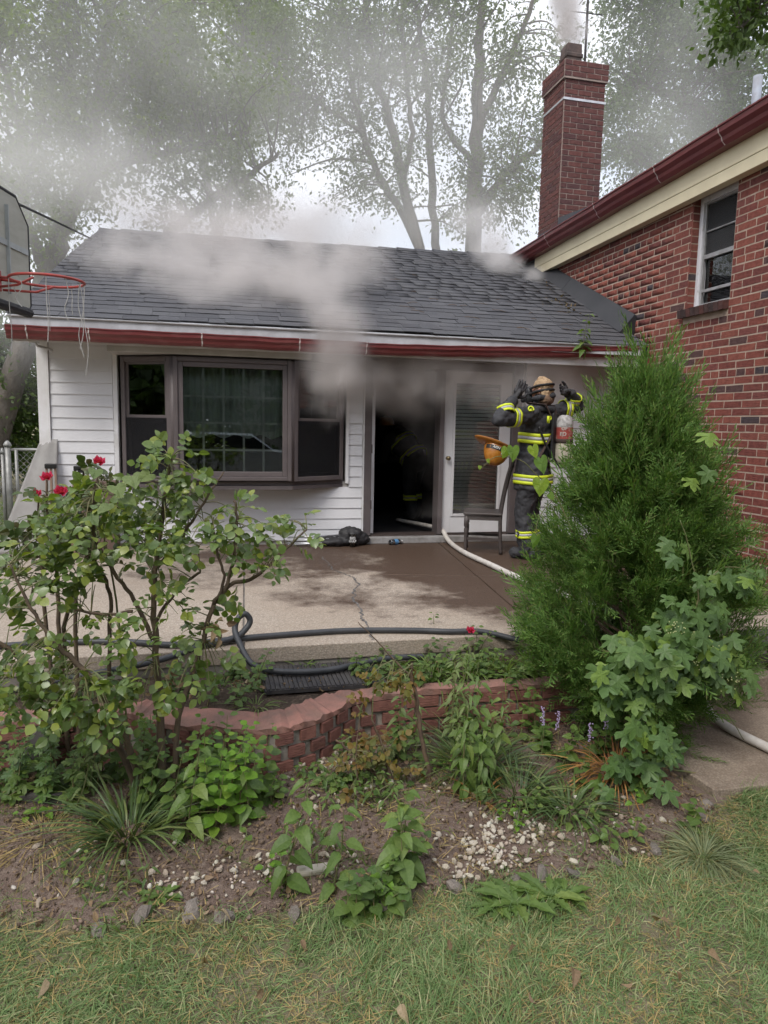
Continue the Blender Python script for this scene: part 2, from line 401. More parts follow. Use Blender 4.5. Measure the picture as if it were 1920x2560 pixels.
for poly in ([(-6, 4.27), (-2.4, 4.27), (-2.4, 8.05), (-6, 8.05)],
             [(-2.4, 4.27), (A(4.27), 4.27), (A(6.5), 6.5), (-2.4, 6.95)], [(-2.4, 6.95), (A(6.5), 6.5), (A(8.05), 8.05), (-2.4, 8.05)],
             [(A(4.27), 4.27), (B(4.27), 4.27), (B(6.1), xH(B)), (A(6.5), 6.5)], [(A(6.5), 6.5), (B(6.1), xH(B)), (B(8.05), 8.05), (A(8.05), 8.05)],
             [(B(4.27), 4.27), (4.9, 4.12), (4.9, 5.62), (B(6.1), xH(B))], [(B(6.1), xH(B)), (4.9, 5.62), (4.9, 8.05), (B(8.05), 8.05)]):
    slab('slab', poly, -.1, 0, M_AGG, patio)
# crack: a wandering groove with crumbled filler
ck = [(1.07, 7.19), (1.08, 6.66), (1.14, 6.33), (1.21, 6.15), (1.19, 5.89), (1.1, 5.52), (1.03, 5.02), (1.01, 4.71), (.97, 4.30)]
cp = smooth_path([(x, y, .004) for x, y in ck], 14)
mb = MB(); prev = None; CKO = [0.0]
for i, p in enumerate(cp):
    wd = (.003 + .006 * abs(math.sin(i * .31)) * min(1, i / 40 + .15)); CKO[0] = CKO[0] * .7 + rnd.gauss(0, .009); off = CKO[0]
    cur = (p + Vector((off - wd, 0, 0)), p + Vector((off + wd, 0, 0)))
    if prev: mb.add([prev[0], prev[1], cur[1], cur[0]], [(0, 1, 2, 3)])
    prev = cur
mb.build('crack', mat('crack_fill', (.06, .055, .055), .95, (.2, .19, .18), 40, bmp=.5), patio)
# walkway and steps on the right
walk = slab('walkway', [(2.42, 2.86), (8, 2.86), (8, 3.9), (2.36, 3.9)], -.6, -.405, M_AGG2, None, 0); tag(walk, kind='structure')
step = slab('steps', [(2.6, 3.72), (4.4, 3.72), (4.4, 4.3), (2.6, 4.3)], -.5, -.2, M_AGG2, None, 0); tag(step, kind='structure')
MB().box((2.15, 4.2, -.6), (8, 4.31, -.102)).build('patio_edge', M_CONC, patio)
# planter wall -----------------------------------------------------------------
outer = [(-2.6, 3.70), (-1.05, 3.694), (-.83, 3.74), (-.7, 3.757), (-.5, 3.74), (-.41, 3.67), (-.34, 3.59), (-.086, 3.478), (.243, 3.382), (.374, 3.405), (.492, 3.457), (.596, 3.542), (.715, 3.652), (.79, 3.69), (.907, 3.712), (1.157, 3.735), (1.604, 3.722), (1.924, 3.717), (2.18, 3.72)]
inner = [(-2.6, 3.85), (-1.0, 3.85), (-.85, 3.86), (-.7, 3.865), (-.48, 3.863), (-.35, 3.85), (-.238, 3.80), (-.04, 3.68), (.26, 3.6), (.36, 3.63), (.438, 3.681), (.519, 3.735), (.613, 3.785), (.707, 3.81), (.88, 3.82), (1.1, 3.83), (1.58, 3.82), (1.9, 3.82), (2.18, 3.82)]
M_CAP = mat('red_cap', (.30, .145, .115), .95, (.17, .105, .085), 6, 9, bmp=.9, bscale=90, bdist=.006)
M_MORT = mat('grey_mortar', (.21, .19, .165), .95, (.30, .27, .23), 14, 5, bmp=.7, bscale=45, bdist=.01)
def brickmat(name, joined=False, ramp_=None, spots=.5):
    m, nt, b, out = nmat(name)
    f = rand_piece(nt, joined)
    c = ramp(nt, f, ramp_ or [(0, (.225, .069, .052)), (.3, (.19, .058, .046)), (.55, (.255, .083, .06)), (.76, (.165, .054, .047)), (.86, (.20, .066, .055)), (.92, (.10, .055, .052)), (.97, (.062, .050, .056)), (1, (.055, .045, .055))], 'CONSTANT' if ramp_ is None else 'LINEAR')
    pos = nt.nodes.new('ShaderNodeNewGeometry').outputs['Position']
    n1 = noise(nt, 22, 5, .65, vec=pos); c = mixc(nt, maprange(nt, n1, .4, .7), c, mixc(nt, 1.0, c, (.62, .58, .6), 'MULTIPLY'))
    n2 = noise(nt, 1.3, 4, .6, vec=pos); c = mixc(nt, maprange(nt, n2, .5, .75, 0, .35), c, (.10, .05, .045))
    nt.links.new(c, b.inputs['Base Color']); b.inputs['Roughness'].default_value = .8; b.inputs['Specular IOR Level'].default_value = .3
    gr = noise(nt, 1, 3, .6, vec=pos, stretch=(30, 16, 150), dist=.4)
    bump(nt, b, gr, .8, .009); return m
PR = [(0, (.25, .115, .088)), (.5, (.21, .092, .074)), (1, (.165, .078, .064))]
M_PB = brickmat('planter_brick', False, PR)
pw = thing('planter_wall', 'low curved red brick planter wall with smooth red cap', 'planter wall', (.2, 3.45, G))
O2 = smooth_path([(x, y, 0) for x, y in outer], 5); I2 = smooth_path([(x, y, 0) for x, y in inner], 5)
core = MB(); cap = MB(); n = len(O2)
def strip(mb, off, z0, z1, wob=0):
    vs = []
    for i in range(n):
        o, q = O2[i], I2[i]; d = (q - o).normalized()
        oz = wob * math.sin(i * 1.1) + wob * .6 * math.sin(i * 2.7)
        vs += [(o + d * (-off)).to_tuple()[:2] + (z0,), (q + d * off).to_tuple()[:2] + (z0,), (q + d * off).to_tuple()[:2] + (z1 + oz,), (o - d * (off + wob * math.sin(i * 1.9))).to_tuple()[:2] + (z1 + oz,)]
    fs = []
    for i in range(n - 1):
        a, b = i * 4, i * 4 + 4
        fs += [(a, a + 1, b + 1, b), (a + 1, a + 2, b + 2, b + 1), (a + 2, a + 3, b + 3, b + 2), (a + 3, a, b, b + 3)]
    fs += [(0, 3, 2, 1), ((n - 1) * 4, (n - 1) * 4 + 1, (n - 1) * 4 + 2, (n - 1) * 4 + 3)]
    mb.add(vs, fs)
strip(core, -.012, -.6, -.16); core.build('mortar_core', M_MORT, pw)
strip(cap, .004, -.16, -.13, .007); cap.build('cap', M_CAP, pw, bevel=.006)
# bricks along the outer face
cum = [0]
for i in range(1, n): cum.append(cum[-1] + (O2[i] - O2[i - 1]).length)
def along(s):
    i = min(max(np.searchsorted(cum, s) - 1, 0), n - 2); t = (s - cum[i]) / max(cum[i + 1] - cum[i], 1e-6)
    return O2[i].lerp(O2[i + 1], t), (O2[i + 1] - O2[i]).normalized()
BPOOL = []
for k in range(6):
    mb = MB(); q = lambda: rnd.uniform(-.03, .03)
    mb.box((-.5, -.5, -.5), (.5, .5, .5)); 
    for v in mb.v: v += Vector((q() * .35, q() * .5, q()))
    BPOOL.append(mb)
def bevel_brick(mb, bl):               # chamfer the outer rim: 8 base + face ring
    return mb
PBM = [b.mesh('brick', M_PB) for b in BPOOL]
s = 0.0
HS0 = next(cum[i] for i in range(n) if O2[i].x > -.45) + .02
for c, z in enumerate((-.193, -.268, -.343, -.418)):
    s = .03 + .10 * (c % 2); inhead = False
    while s < cum[-1] - .1:
        p, t = along(s); head = p.x < .78 and p.x > -.45
        if head and not inhead: s = HS0 + .066 * (c % 2); inhead = True; p, t = along(s)
        L = .088 if head else .19
        pc, t = along(s + L / 2); nrm = Vector((t.y, -t.x, 0))
        if pc.x > -1.6:
            Rm = frame(t, (0, 0, 1)).to_4x4()
            pos = pc - nrm * .022 + Vector((0, 0, z + rnd.uniform(-.003, .003)))
            put('brick', rnd.choice(PBM), Matrix.Translation(pos) @ Rm @ Matrix.Diagonal((L, .06, .058, 1)), pw)
        s += L + (.044 if head else .016 + rnd.uniform(0, .006))
# mat in the planter
mt = MB(); 
for i in range(26):
    x0 = .27 + i * .0265; mt.box((x0, 3.86, -.135), (x0 + .02, 4.25, -.113 + rnd.uniform(0, .002)))
mt.box((.26, 3.855, -.14), (.965, 4.255, -.119))
tag(mt.build('rubber_mat', mat('black_rubber', (.03, .028, .03), .85, (.065, .058, .055), 9, bmp=.3)), 'flat black ribbed rubber mat lying in the planter bed', 'mat')
# ================================================================ WHITE HOUSE
YW = 8.0
M_SID = mat('white_siding', (.72, .72, .745), .5, (.64, .64, .66), 2.2, 5, bmp=.08, bscale=25, coord='World', piece=.03)
M_TRIMW = mat('white_trim', (.74, .74, .76), .5, (.62, .61, .6), 5, 5, bmp=.1, coord='World')
M_BROWN = mat('taupe_vinyl', (.125, .105, .105), .5, (.10, .085, .087), 4, bmp=.06, coord='World', piece=.05)
M_SOFF = mat('soffit_paint', (.55, .53, .50), .6, (.42, .40, .37), 4, 5, bmp=.1, coord='World')
M_DARK = mat('painted_room_shade', (.03, .028, .03), .95, (.018, .017, .02), 3, bmp=0)  # near-black colour stands in for the shade of an unlit room
M_GUT = mat('oxblood_gutter', (.165, .034, .036), .36, (.21, .075, .07), 5, 6, bmp=.05, coord='World', spec=.6, lo=.48, hi=.75, stretch=(1, 1, 4))
M_SEAL = mat('gutter_sealant', (.62, .58, .56), .7, (.5, .42, .4), 30)
M_GLASS = glass('window_glass', (.82, .86, .845)); M_GLASSD = glass('dark_window_glass', (.55, .56, .58))
M_SCREEN = None
wh = thing('white_house', 'single storey white sided house with grey shingle roof and smoking doorway', 'house', (1.4, 9.5, 0))
# wall core with the two openings, built of butted slabs behind the siding
wall = MB()
wall.box((-1.76, 8.02, -.1), (-.99, 8.2, 2.5)); wall.box((-.99, 8.02, -.1), (1.45, 8.2, .72)); wall.box((-.99, 8.02, 2.06), (1.45, 8.2, 2.5))
wall.box((1.45, 8.02, -.1), (1.66, 8.2, 2.5)); wall.box((1.66, 8.02, 2.12), (3.6, 8.2, 2.5)); wall.box((3.6, 8.02, -.1), (4.9, 8.2, 2.5))
wall.box((1.66, 8.02, -.1), (3.6, 8.2, .06))
wall.build('wall', M_SOFF, wh)
gw = MB().prism([(8.2, -.1), (14.3, -.1), (14.3, 2.45), (11.25, 3.86), (8.2, 2.55)], -1.76, -1.6, lambda a, b, t: (t, a, b)).build('gable_wall', M_SID, wh)
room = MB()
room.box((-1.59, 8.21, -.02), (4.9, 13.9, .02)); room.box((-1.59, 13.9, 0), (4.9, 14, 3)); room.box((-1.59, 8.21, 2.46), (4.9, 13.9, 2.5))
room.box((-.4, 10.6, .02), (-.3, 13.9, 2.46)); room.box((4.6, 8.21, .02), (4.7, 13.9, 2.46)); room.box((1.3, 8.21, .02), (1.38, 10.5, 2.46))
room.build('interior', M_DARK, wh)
# siding boards: one lapped board per row and run
RH = .1215
def board(x0, x1, z0, z1):
    pts = [(8.0 - .014, z0), (8.0 - .002, z1), (8.019, z1), (8.019, z0)]
    MB().prism(pts, x0, x1, lambda a, b, t: (t, a, b)).build('siding_board', M_SID, wh)
k = 0; z = .05
while z < 2.15:
    z1 = min(z + RH + .001, 2.19); zz = z1 - .001
    if z1 < .74: board(-1.655, 1.648, z, zz)
    else:
        board(-1.655, -1.045, z, zz); board(1.492, 1.648, z, zz)
    board(3.645, 4.88, z, zz); z += RH
for x0, x1, z0, z1 in ((-1.77, -1.66, 0, 2.2), (-1.04, -.995, .7, 2.12), (1.452, 1.488, .7, 2.12), (1.65, 1.668, .1, 2.12)):
    bx('trim_board', (x0, 7.968, z0), (x1, 8.03, z1), M_TRIMW, wh, bevel=.004)
bx('header_trim', (-1.04, 7.6, 2.05), (1.0, 8.0, 2.15), M_SOFF, wh, bevel=.004)
bx('soffit', (-1.8, 7.5, 2.19), (4.88, 8.02, 2.21), M_SOFF, wh)
bx('fascia', (-1.86, 7.485, 2.10), (4.8, 7.5, 2.345), M_TRIMW, wh)
# eaves strip above the gutter (pale drip flashing)
MB().prism([(7.375, 2.325), (7.38, 2.315), (7.52, 2.372), (7.52, 2.385)], -1.88, 4.80, lambda a, b, t: (t, a, b)).build('drip_flashing', mat('pale_flashing', (.62, .63, .66), .4, (.45, .45, .47), 5, bmp=.03, coord='World', metallic=.2), wh)
bx('eaves_strip', (-1.86, 7.398, 2.228), (4.80, 7.416, 2.338), mat('pale_eaves_strip', (.52, .53, .56), .5, (.40, .40, .42), 6, bmp=.05, coord='World'), wh)
# gutter: K profile in two lengths, slightly out of line
GP = [(0, 0), (0, .02), (-.03, .03), (-.05, .055), (-.085, .075), (-.095, .11), (-.105, .115), (-.105, .125), (-.09, .125), (-.082, .08), (-.045, .06), (-.026, .036), (.002, .026), (.002, .13), (.0, .13)]
def gutter(x0, x1, zl, zr, m, parent, seams, fn=None, name='gutter', k=1.0, sag=.0):
    prof = [(0, 0), (-.055, 0), (-.075, .025), (-.082, .05), (-.105, .075), (-.108, .108), (-.116, .112), (-.116, .122), (-.102, .122), (-.1, .08), (-.075, .055), (-.068, .03), (-.05, .008), (-.008, .008), (-.008, .122), (0, .122)]
    mb = MB(); N = 18; np_ = len(prof); vs = []
    for i in range(N + 1):
        t = i / N; x = x0 + (x1 - x0) * t; z = zl + (zr - zl) * t - sag * math.sin(math.pi * t) + .003 * math.sin(i * 2.3); yy = .004 * math.sin(i * 1.7)
        for a, b in prof: vs.append(fn(x, a * k + yy, z + b * k))
    fs = [(i * np_ + j, i * np_ + (j + 1) % np_, (i + 1) * np_ + (j + 1) % np_, (i + 1) * np_ + j) for i in range(N) for j in range(np_)]
    fs += [list(range(np_))[::-1], [N * np_ + j for j in range(np_)]]
    mb.add(vs, fs); g = mb.build(name, m, parent)
    for sx in seams:
        t = (sx - x0) / (x1 - x0); z = zl + (zr - zl) * t - sag * math.sin(math.pi * t)
        ring = MB(); vs = []
        for dx in (-.006, .006):
            for a, b in prof[:8]: vs.append(fn(sx + dx + .003 * math.sin(b * 300), a * k * 1.0 - .004, z + b * k + .0))
        ring.add(vs, [(j, j + 1, 8 + j + 1, 8 + j) for j in range(7)]); ring.build('seam', M_SEAL, g)
    return g
fnw = lambda x, y, z: (x, 7.484 + y, z)
gutter(-1.90, 1.57, 2.115, 2.108, M_GUT, wh, (-1.72, -1.17, -.12, .85, 1.55), fnw, sag=-.006)
gutter(1.575, 4.74, 2.112, 2.222, M_GUT, wh, (), fnw, sag=.02, k=.92)
# bay window -------------------------------------------------------------------
bay = MB(); FY = 7.65
xl, xr, wl, wr = -.415, .80, -.985, 1.445
foot = [(wl, 8.03), (xl, FY + .05), (xr, FY + .05), (wr, 8.03)]
bay.prism(foot, .70, .745, lambda a, b, t: (a, b, t)); bayo = bay.build('bay_window', M_BROWN, wh, bevel=.004)
MB().prism([(wl - .0, 8.03), (xl - .012, FY + .02), (xr + .012, FY + .02), (wr, 8.03)], .655, .699, lambda a, b, t: (a, b, t)).build('base_skirt', M_BROWN, bayo, bevel=.004)
MB().prism(foot, 2.03, 2.05, lambda a, b, t: (a, b, t)).build('head_board', M_BROWN, bayo)
def plane_M(a, b):                      # local x along a->b, y inward, z up
    a = Vector((a[0], a[1], 0)); b = Vector((b[0], b[1], 0)); x = (b - a).normalized(); y = Vector((-x.y, x.x, 0))
    return Matrix(((x.x, y.x, 0, a.x), (x.y, y.y, 0, a.y), (0, 0, 1, 0), (0, 0, 0, 1))), (b - a).length
def rect_frame(M, u0, u1, z0, z1, w, y0, y1, name, m, parent, bevel=.004, wb=None):
    wb = wb or w; mb = MB()
    mb.box((u0, y0, z0), (u0 + w, y1, z1), M=M); mb.box((u1 - w, y0, z0), (u1, y1, z1), M=M)
    mb.box((u0 + w, y0, z1 - w), (u1 - w, y1, z1), M=M); mb.box((u0 + w, y0, z0), (u1 - w, y1, z0 + wb), M=M)
    return mb.build(name, m, parent, bevel=bevel)
M_MUNT = mat('grey_muntin', (.66, .65, .64), .5, bmp=0)
M_MUNTD = mat('dark_muntin', (.10, .095, .10), .5, bmp=0)
Mc, Lc = plane_M((xl, FY), (xr, FY))
rect_frame(Mc, -.03, .0, .745, 2.03, .03, -.01, .1, 'post', M_BROWN, bayo) if False else None
for x in (xl, xr): MB().tube([(x, FY + .035, .745), (x, FY + .035, 2.03)], .045, 10).build('corner_post', M_BROWN, bayo, smooth=True)
fr = rect_frame(Mc, .0, Lc, .755, 2.03, .045, -.02, .08, 'window_frame', M_BROWN, bayo, .006)
rect_frame(Mc, .045, Lc - .045, .80, 1.985, .052, 0, .06, 'sash', M_BROWN, bayo, .005)
u0, u1, z0, z1 = .09, Lc - .09, .85, 1.94
bx('pane', (u0, .028, z0), (u1, .034, z1), M_GLASS, bayo, M=Mc)
for i in range(1, 5): u = u0 + (u1 - u0) * i / 5; bx('muntin', (u - .011, .036, z0), (u + .011, .044, z1), M_MUNT, bayo, M=Mc)
for i, q in enumerate((.21, .47, .72)): zc = z0 + (z1 - z0) * q; bx('muntin', (u0, .0362, zc - .010), (u1, .0438, zc + .010), M_MUNT, bayo, M=Mc)
# pleated curtain behind the upper part, dark room below
cur = MB(); N = 90; vs = []
for i in range(N + 1):
    x = xl + .05 + (xr - xl - .1) * i / N; y = FY + .2 + .018 * math.sin(i * 1.25) + .008 * math.sin(i * 3.1)
    vs += [(x, y, 1.22 + .02 * math.sin(i * .3)), (x, y, 2.02)]
cur.add(vs, [(2 * i, 2 * i + 2, 2 * i + 3, 2 * i + 1) for i in range(N)])
cur.build('curtain', mat('sage_curtain', (.54, .57, .545), .9, (.42, .45, .43), 3), bayo, smooth=True)
for side in (0, 1):
    a, b = ((wl, 8.0), (xl, FY)) if side == 0 else ((xr, FY), (wr, 8.0))
    Mf, Lf = plane_M(a, b)
    rect_frame(Mf, .03, Lf - .03, .745, 2.03, .05, -.012, .07, 'window_frame', M_BROWN, bayo, .006)
    for lo, up in ((.80, 0), (1.40, 1)):
        yo = .012 + (0 if up else .026)
        rect_frame(Mf, .08, Lf - .08, lo, lo + (.585 if up else .62), .032, yo, yo + .024, 'sash', M_BROWN, bayo, .003)
        bx('pane', (.112, yo + .01, lo + .032), (Lf - .112, yo + .014, lo + .55), M_GLASSD, bayo, M=Mf)
        if up or side == 1:
            for i in (1, 2): u = .112 + (Lf - .224) * i / 3; bx('muntin', (u - .006, yo + .016, lo + .032), (u + .006, yo + .021, lo + .55), M_MUNTD, bayo, M=Mf)
            bx('muntin', (.112, yo + .0162, lo + .29), (Lf - .112, yo + .0208, lo + .303), M_MUNTD, bayo, M=Mf)
# insect screens on the lower sashes are dark mesh sheets: thin slabs
    bx('insect_screen', (.085, -.004, .80), (Lf - .085, -.001, 1.40), screen_mat('screen_mesh%d' % side), bayo, M=Mf)
# back of the bay: near-black sheet painted in for the unlit room
bx('unlit_room_sheet', (-.95, 8.3, .7), (1.29, 8.32, 2.06), M_DARK, bayo)
# french doors -------------------------------------------------------------------
M_DOORW = mat('white_door', (.70, .70, .72), .45, (.62, .61, .62), 3, bmp=.03, coord='World')
df = MB()
df.box((1.668, 7.975, .09), (1.755, 8.21, 2.12)); df.box((3.485, 7.975, .09), (3.60, 8.21, 2.12)); df.box((1.755, 7.975, 2.03), (3.485, 8.21, 2.12)); df.box((2.575, 7.985, .09), (2.63, 8.2, 2.03))
dfo = df.build('door_frame', M_BROWN, wh, bevel=.005)
th = MB(); th.box((1.66, 7.90, 0), (3.6, 8.03, .075)); th.build('threshold', mat('grey_sill', (.34, .33, .33), .7, (.22, .21, .2), 8, bmp=.2), wh, bevel=.008)
bx('sill_strip', (1.756, 8.0, .075), (3.484, 8.2, .092), mat('dark_sill', (.08, .06, .055), .5), wh)
Ml, Ll = plane_M((2.632, 8.03), (3.483, 8.03))
leaf_ = rect_frame(Ml, 0, Ll, .10, 2.028, .115, 0, .045, 'door_leaf', M_DOORW, wh, .004, wb=.20)
rect_frame(Ml, .115, Ll - .115, .30, 1.913, .03, -.012, .04, 'glazing_bead', M_DOORW, leaf_, .004)
gl0, gl1 = .145, Ll - .145
bx('pane', (gl0, .012, .33), (gl1, .018, 1.883), M_GLASS, leaf_, M=Ml)
M_SLAT = mat('blind_slat', (.66, .69, .66), .5, (.58, .6, .57), 5, bmp=0, piece=.06)
zc = .40
while zc < 1.88:
    Ms = Ml @ Matrix.Translation((0, .034, zc)) @ Matrix.Rotation(R(50 + rnd.uniform(-3, 3)), 4, 'X')
    bx('slat', (gl0 + .004, -.023, -.001), (gl1 - .004, .023, .001), M_SLAT, leaf_, M=Ms); zc += .0445
for u in (gl0 + .1, gl1 - .1): MB().tube([Ml @ Vector((u, .036, .36)), Ml @ Vector((u, .036, 1.88))], .0015, 5).build('blind_cord', M_SLAT, leaf_)
MB().lathe([(.0, -.01), (.022, -.01), (.024, .0), (.01, .012), (.01, .03), (.026, .04), (.026, .055), (.012, .066)], 14, Ml @ Matrix.Translation((.06, -.002, 1.0)) @ Matrix.Rotation(R(90), 4, 'X')).build('knob', mat('dull_brass', (.32, .25, .13), .35, metallic=.9, bmp=0), leaf_, smooth=True)
# the other leaf stands open, swung into the dark room
Mo, Lo = plane_M((1.762, 8.06), (1.80, 8.89))
ol = rect_frame(Mo, 0, Lo, .10, 2.028, .115, -.045, 0, 'open_door_leaf', M_DOORW, wh, .004, wb=.20)
bx('pane', (.116, -.026, .30), (Lo - .116, -.02, 1.912), M_GLASSD, ol, M=Mo)
for zc in (.45, 1.10, 1.75): bx('hinge', (1.752, 8.0, zc - .05), (1.768, 8.02, zc + .05), mat('hinge%d' % int(zc * 100), (.16, .11, .09), .4, metallic=.8), ol)
bx('strike_strip', (1.752, 8.012, .11), (1.776, 8.05, 2.03), M_DOORW, dfo)
# roof ----------------------------------------------------------------------------
EY, EZ, RY, RZ = 7.42, 2.352, 11.28, 4.09
sl = (Vector((0, RY, RZ)) - Vector((0, EY, EZ))); SLN = sl.length; sd = sl.normalized(); rn = Vector((0, -sd.z, sd.y))
M_SHB = mat('roof_deck', (.05, .05, .055), .9)
def shmat(name, joined):
    m, nt, b, out = nmat(name); f = rand_piece(nt, joined)
    c = ramp(nt, f, [(0, (.062, .063, .070)), (.3, (.078, .079, .087)), (.6, (.068, .069, .076)), (.85, (.09, .091, .098)), (1, (.056, .057, .064))])
    pos = nt.nodes.new('ShaderNodeNewGeometry').outputs['Position']
    g = noise(nt, 260, 3, .8, vec=pos); c = mixc(nt, maprange(nt, g, .45, .7, 0, .6), c, (.16, .16, .175))
    n2 = noise(nt, .9, 4, .6, vec=pos); c = mixc(nt, maprange(nt, n2, .5, .75, 0, .5), c, (.055, .05, .052))
    nt.links.new(c, b.inputs['Base Color']); b.inputs['Roughness'].default_value = .92; b.inputs['Specular IOR Level'].default_value = .2
    bump(nt, b, g, .5, .004); return m
M_SH, M_SHJ = shmat('asphalt_shingle', False), shmat('asphalt_shingle_mass', True)
def xleft(t): return -1.87 + .30 * t               # the left verge runs in a little towards the ridge
rf = MB()
for (y0, z0, y1, z1, s) in ((EY, EZ, RY, RZ, 1), (14.9, 2.4, RY, RZ, -1)):
    a, b = Vector((0, y0, z0)), Vector((0, y1, z1))
    q = [(-1.86, a), (4.88, a), (4.88, b), (-1.57, b)]
    e_ = [0, 0, .09, 0]
    vs = [Vector((x, p.y, p.z - .02 + e_[k])) for k, (x, p) in enumerate(q)] + [Vector((x, p.y, p.z - .10 + e_[k])) for k, (x, p) in enumerate(q)]
    rf.add(vs, [(0, 1, 2, 3), (7, 6, 5, 4), (0, 4, 5, 1), (1, 5, 6, 2), (2, 6, 7, 3), (3, 7, 4, 0)])
roof = rf.build('roof', M_SHB, wh)
NR = 29; expo = SLN / NR
sm = MB().box((0, 0, 0), (1, 1, 1)); 
sh_pool = []
for k in range(5):
    mb = MB(); mb.box((0, 0, 0), (1, 1, 1))
    for v in mb.v: v += Vector((rnd.uniform(-.008, .008), rnd.uniform(-.015, .015) if v.y < .5 else 0, rnd.uniform(-.15, .15) if v.y < .5 else 0))
    sh_pool.append(mb)
shm = [b.mesh('shingle', M_SH) for b in sh_pool]
pieces = []
Rb = Matrix(((1, 0, 0), (0, sd.y, rn.y), (0, sd.z, rn.z)))
for r in range(NR):
    t = r / NR; x = xleft(t) - .3 * rnd.random(); x0 = xleft(t) - .02 + rnd.uniform(-.006, .006)
    first = True
    while x < 4.86:
        wdt = rnd.choice((.16, .2, .24, .28, .33)); a = max(x, x0); b = min(x + wdt, 4.88)
        if b - a > .02:
            th_ = rnd.choice((.005, .005, .006, .010))
            lift = .007; tilt = math.atan2(lift, expo * 1.3)
            Rt = Rb @ Matrix.Rotation(-tilt * .9, 3, 'X')
            org = Vector((a, EY, EZ)) + sd * (expo * r - .03 + rnd.uniform(-.006, .006)) + rn * (.004 + lift) + Vector((0, 0, .010 * math.sin(x * 1.1 + r * .2) - .02 * t * math.sin((x + 1.6) * .48) ** 2 + .09 * t * (x + 1.6) / 5.6))
            pieces.append((Rt @ Matrix.Diagonal((b - a - .003, expo * 1.25, th_)), org))
        x += wdt
big = pieces[:300]; rest = pieces[300:]
for i, (Rm, T) in enumerate(big): put('shingle', shm[i % 5], Matrix.Translation(T) @ Rm.to_4x4(), roof)
RRs = np.array([[list(r_) for r_ in Rm] for Rm, T in rest]); TTs = np.array([list(T) for Rm, T in rest])
tm5 = [([tuple(v) for v in b.v], b.f) for b in sh_pool]
o = put('shingle_field', cloud_mesh('shingle_field', tm5, rng.integers(0, 5, len(rest)), RRs, TTs, M_SHJ), Matrix(), roof); o['kind'] = 'stuff'
rc = MB()
for i in range(22):
    x0 = -1.6 + i * .295
    zz = RZ + .03 - .02 * math.sin((x0 + 1.6) * .48) ** 2 + .09 * (x0 + 1.6) / 5.6 + rnd.uniform(-.004, .004)
    rc.add([(x0, RY - .14, zz - .075), (x0 + .31, RY - .14, zz - .083), (x0 + .31, RY, zz - .008), (x0, RY, zz), (x0, RY + .14, zz - .075), (x0 + .31, RY + .14, zz - .083)], [(0, 1, 2, 3), (3, 2, 5, 4)])
rc.build('ridge_cap', M_SHJ, roof)['kind'] = 'stuff'
# flashing where the roof meets the brick wall, on the brick side
fl = MB()
for a, b in ((0, .42), (.422, .76)):
    p0 = Vector((4.89, EY + .35, EZ + .35 * sd.z / sd.y)) + sd * (SLN * a); p1 = Vector((4.89, EY + .35, EZ + .35 * sd.z / sd.y)) + sd * (SLN * b)
    q = Vector((0, 0, .03)); h = Vector((0, -.03, .24))
    vs = [p0 + q + Vector((-.17, 0, 0)), p1 + q + Vector((-.17, 0, 0)), p1 + q + Vector((-.15, 0, .02)), p0 + q + Vector((-.15, 0, .02)), p0 + h, p1 + h, p1 + h + Vector((.03, 0, -.02)), p0 + h + Vector((.03, 0, -.02)), p0 + Vector((.03, 0, -.05)), p1 + Vector((.03, 0, -.05))]
    fl.add(vs, [(0, 1, 2, 3), (3, 2, 5, 4), (4, 5, 6, 7), (7, 6, 9, 8), (8, 9, 1, 0), (0, 3, 4, 7, 8), (1, 9, 6, 5, 2)])
fl.build('wall_flashing', mat('black_flashing', (.022, .023, .027), .5, (.032, .032, .036), 4, bmp=.05, coord='World', spec=.5), wh)
# flood light under the gutter corner
lf = MB(); lf.box((-1.745, 7.52, 2.10), (-1.655, 7.60, 2.155)); lf.tube([(-1.68, 7.57, 2.10), (-1.67, 7.58, 2.07), (-1.60, 7.7, 2.06), (-1.58, 7.8, 2.05)], .012, 8)
lf.build('floodlight', mat('lamp_grey', (.5, .5, .48), .5), wh, bevel=.004)
# ================================================================ BRICK HOUSE
XB = 4.915
bh = thing('brick_house', 'tall red brick house with cream eaves board and brick chimney', 'house', (7.5, 7.5, -.2))
M_BMORT = mat('pale_mortar', (.44, .345, .275), .95, (.34, .26, .205), 10, 5, bmp=.5, bscale=70, bdist=.006, coord='World')
M_BR, M_BRJ = brickmat('wall_brick'), brickmat('wall_brick_mass', True)
WY0, WY1, WZ0, WZ1 = 6.155, 6.80, 2.66, 3.80       # window opening
CH, BL, HL = .0762, .245, .122
wl_ = MB()
wl_.box((XB + .0008, 2.2, -.7), (XB + .25, WY0, 4.2)); wl_.box((XB + .0008, WY1, -.7), (XB + .25, 10.62, 4.2)); wl_.box((XB + .0008, WY0, -.7), (XB + .25, WY1, WZ0)); wl_.box((XB + .0008, WY0, WZ1), (XB + .25, WY1, 4.2))
bwall = wl_.build('wall', M_BMORT, bh)
MB().box((XB + .25, 2.21, -.7), (13, 2.4, 4.2)).box((XB + .25, 10.4, -.7), (13, 10.61, 4.2)).box((12.8, 2.4, -.7), (13, 10.4, 4.2)).build('far_wall', M_BMORT, bh)
bw = []                                             # (y0, y1, zc)
zrow = -.45; ci = 0
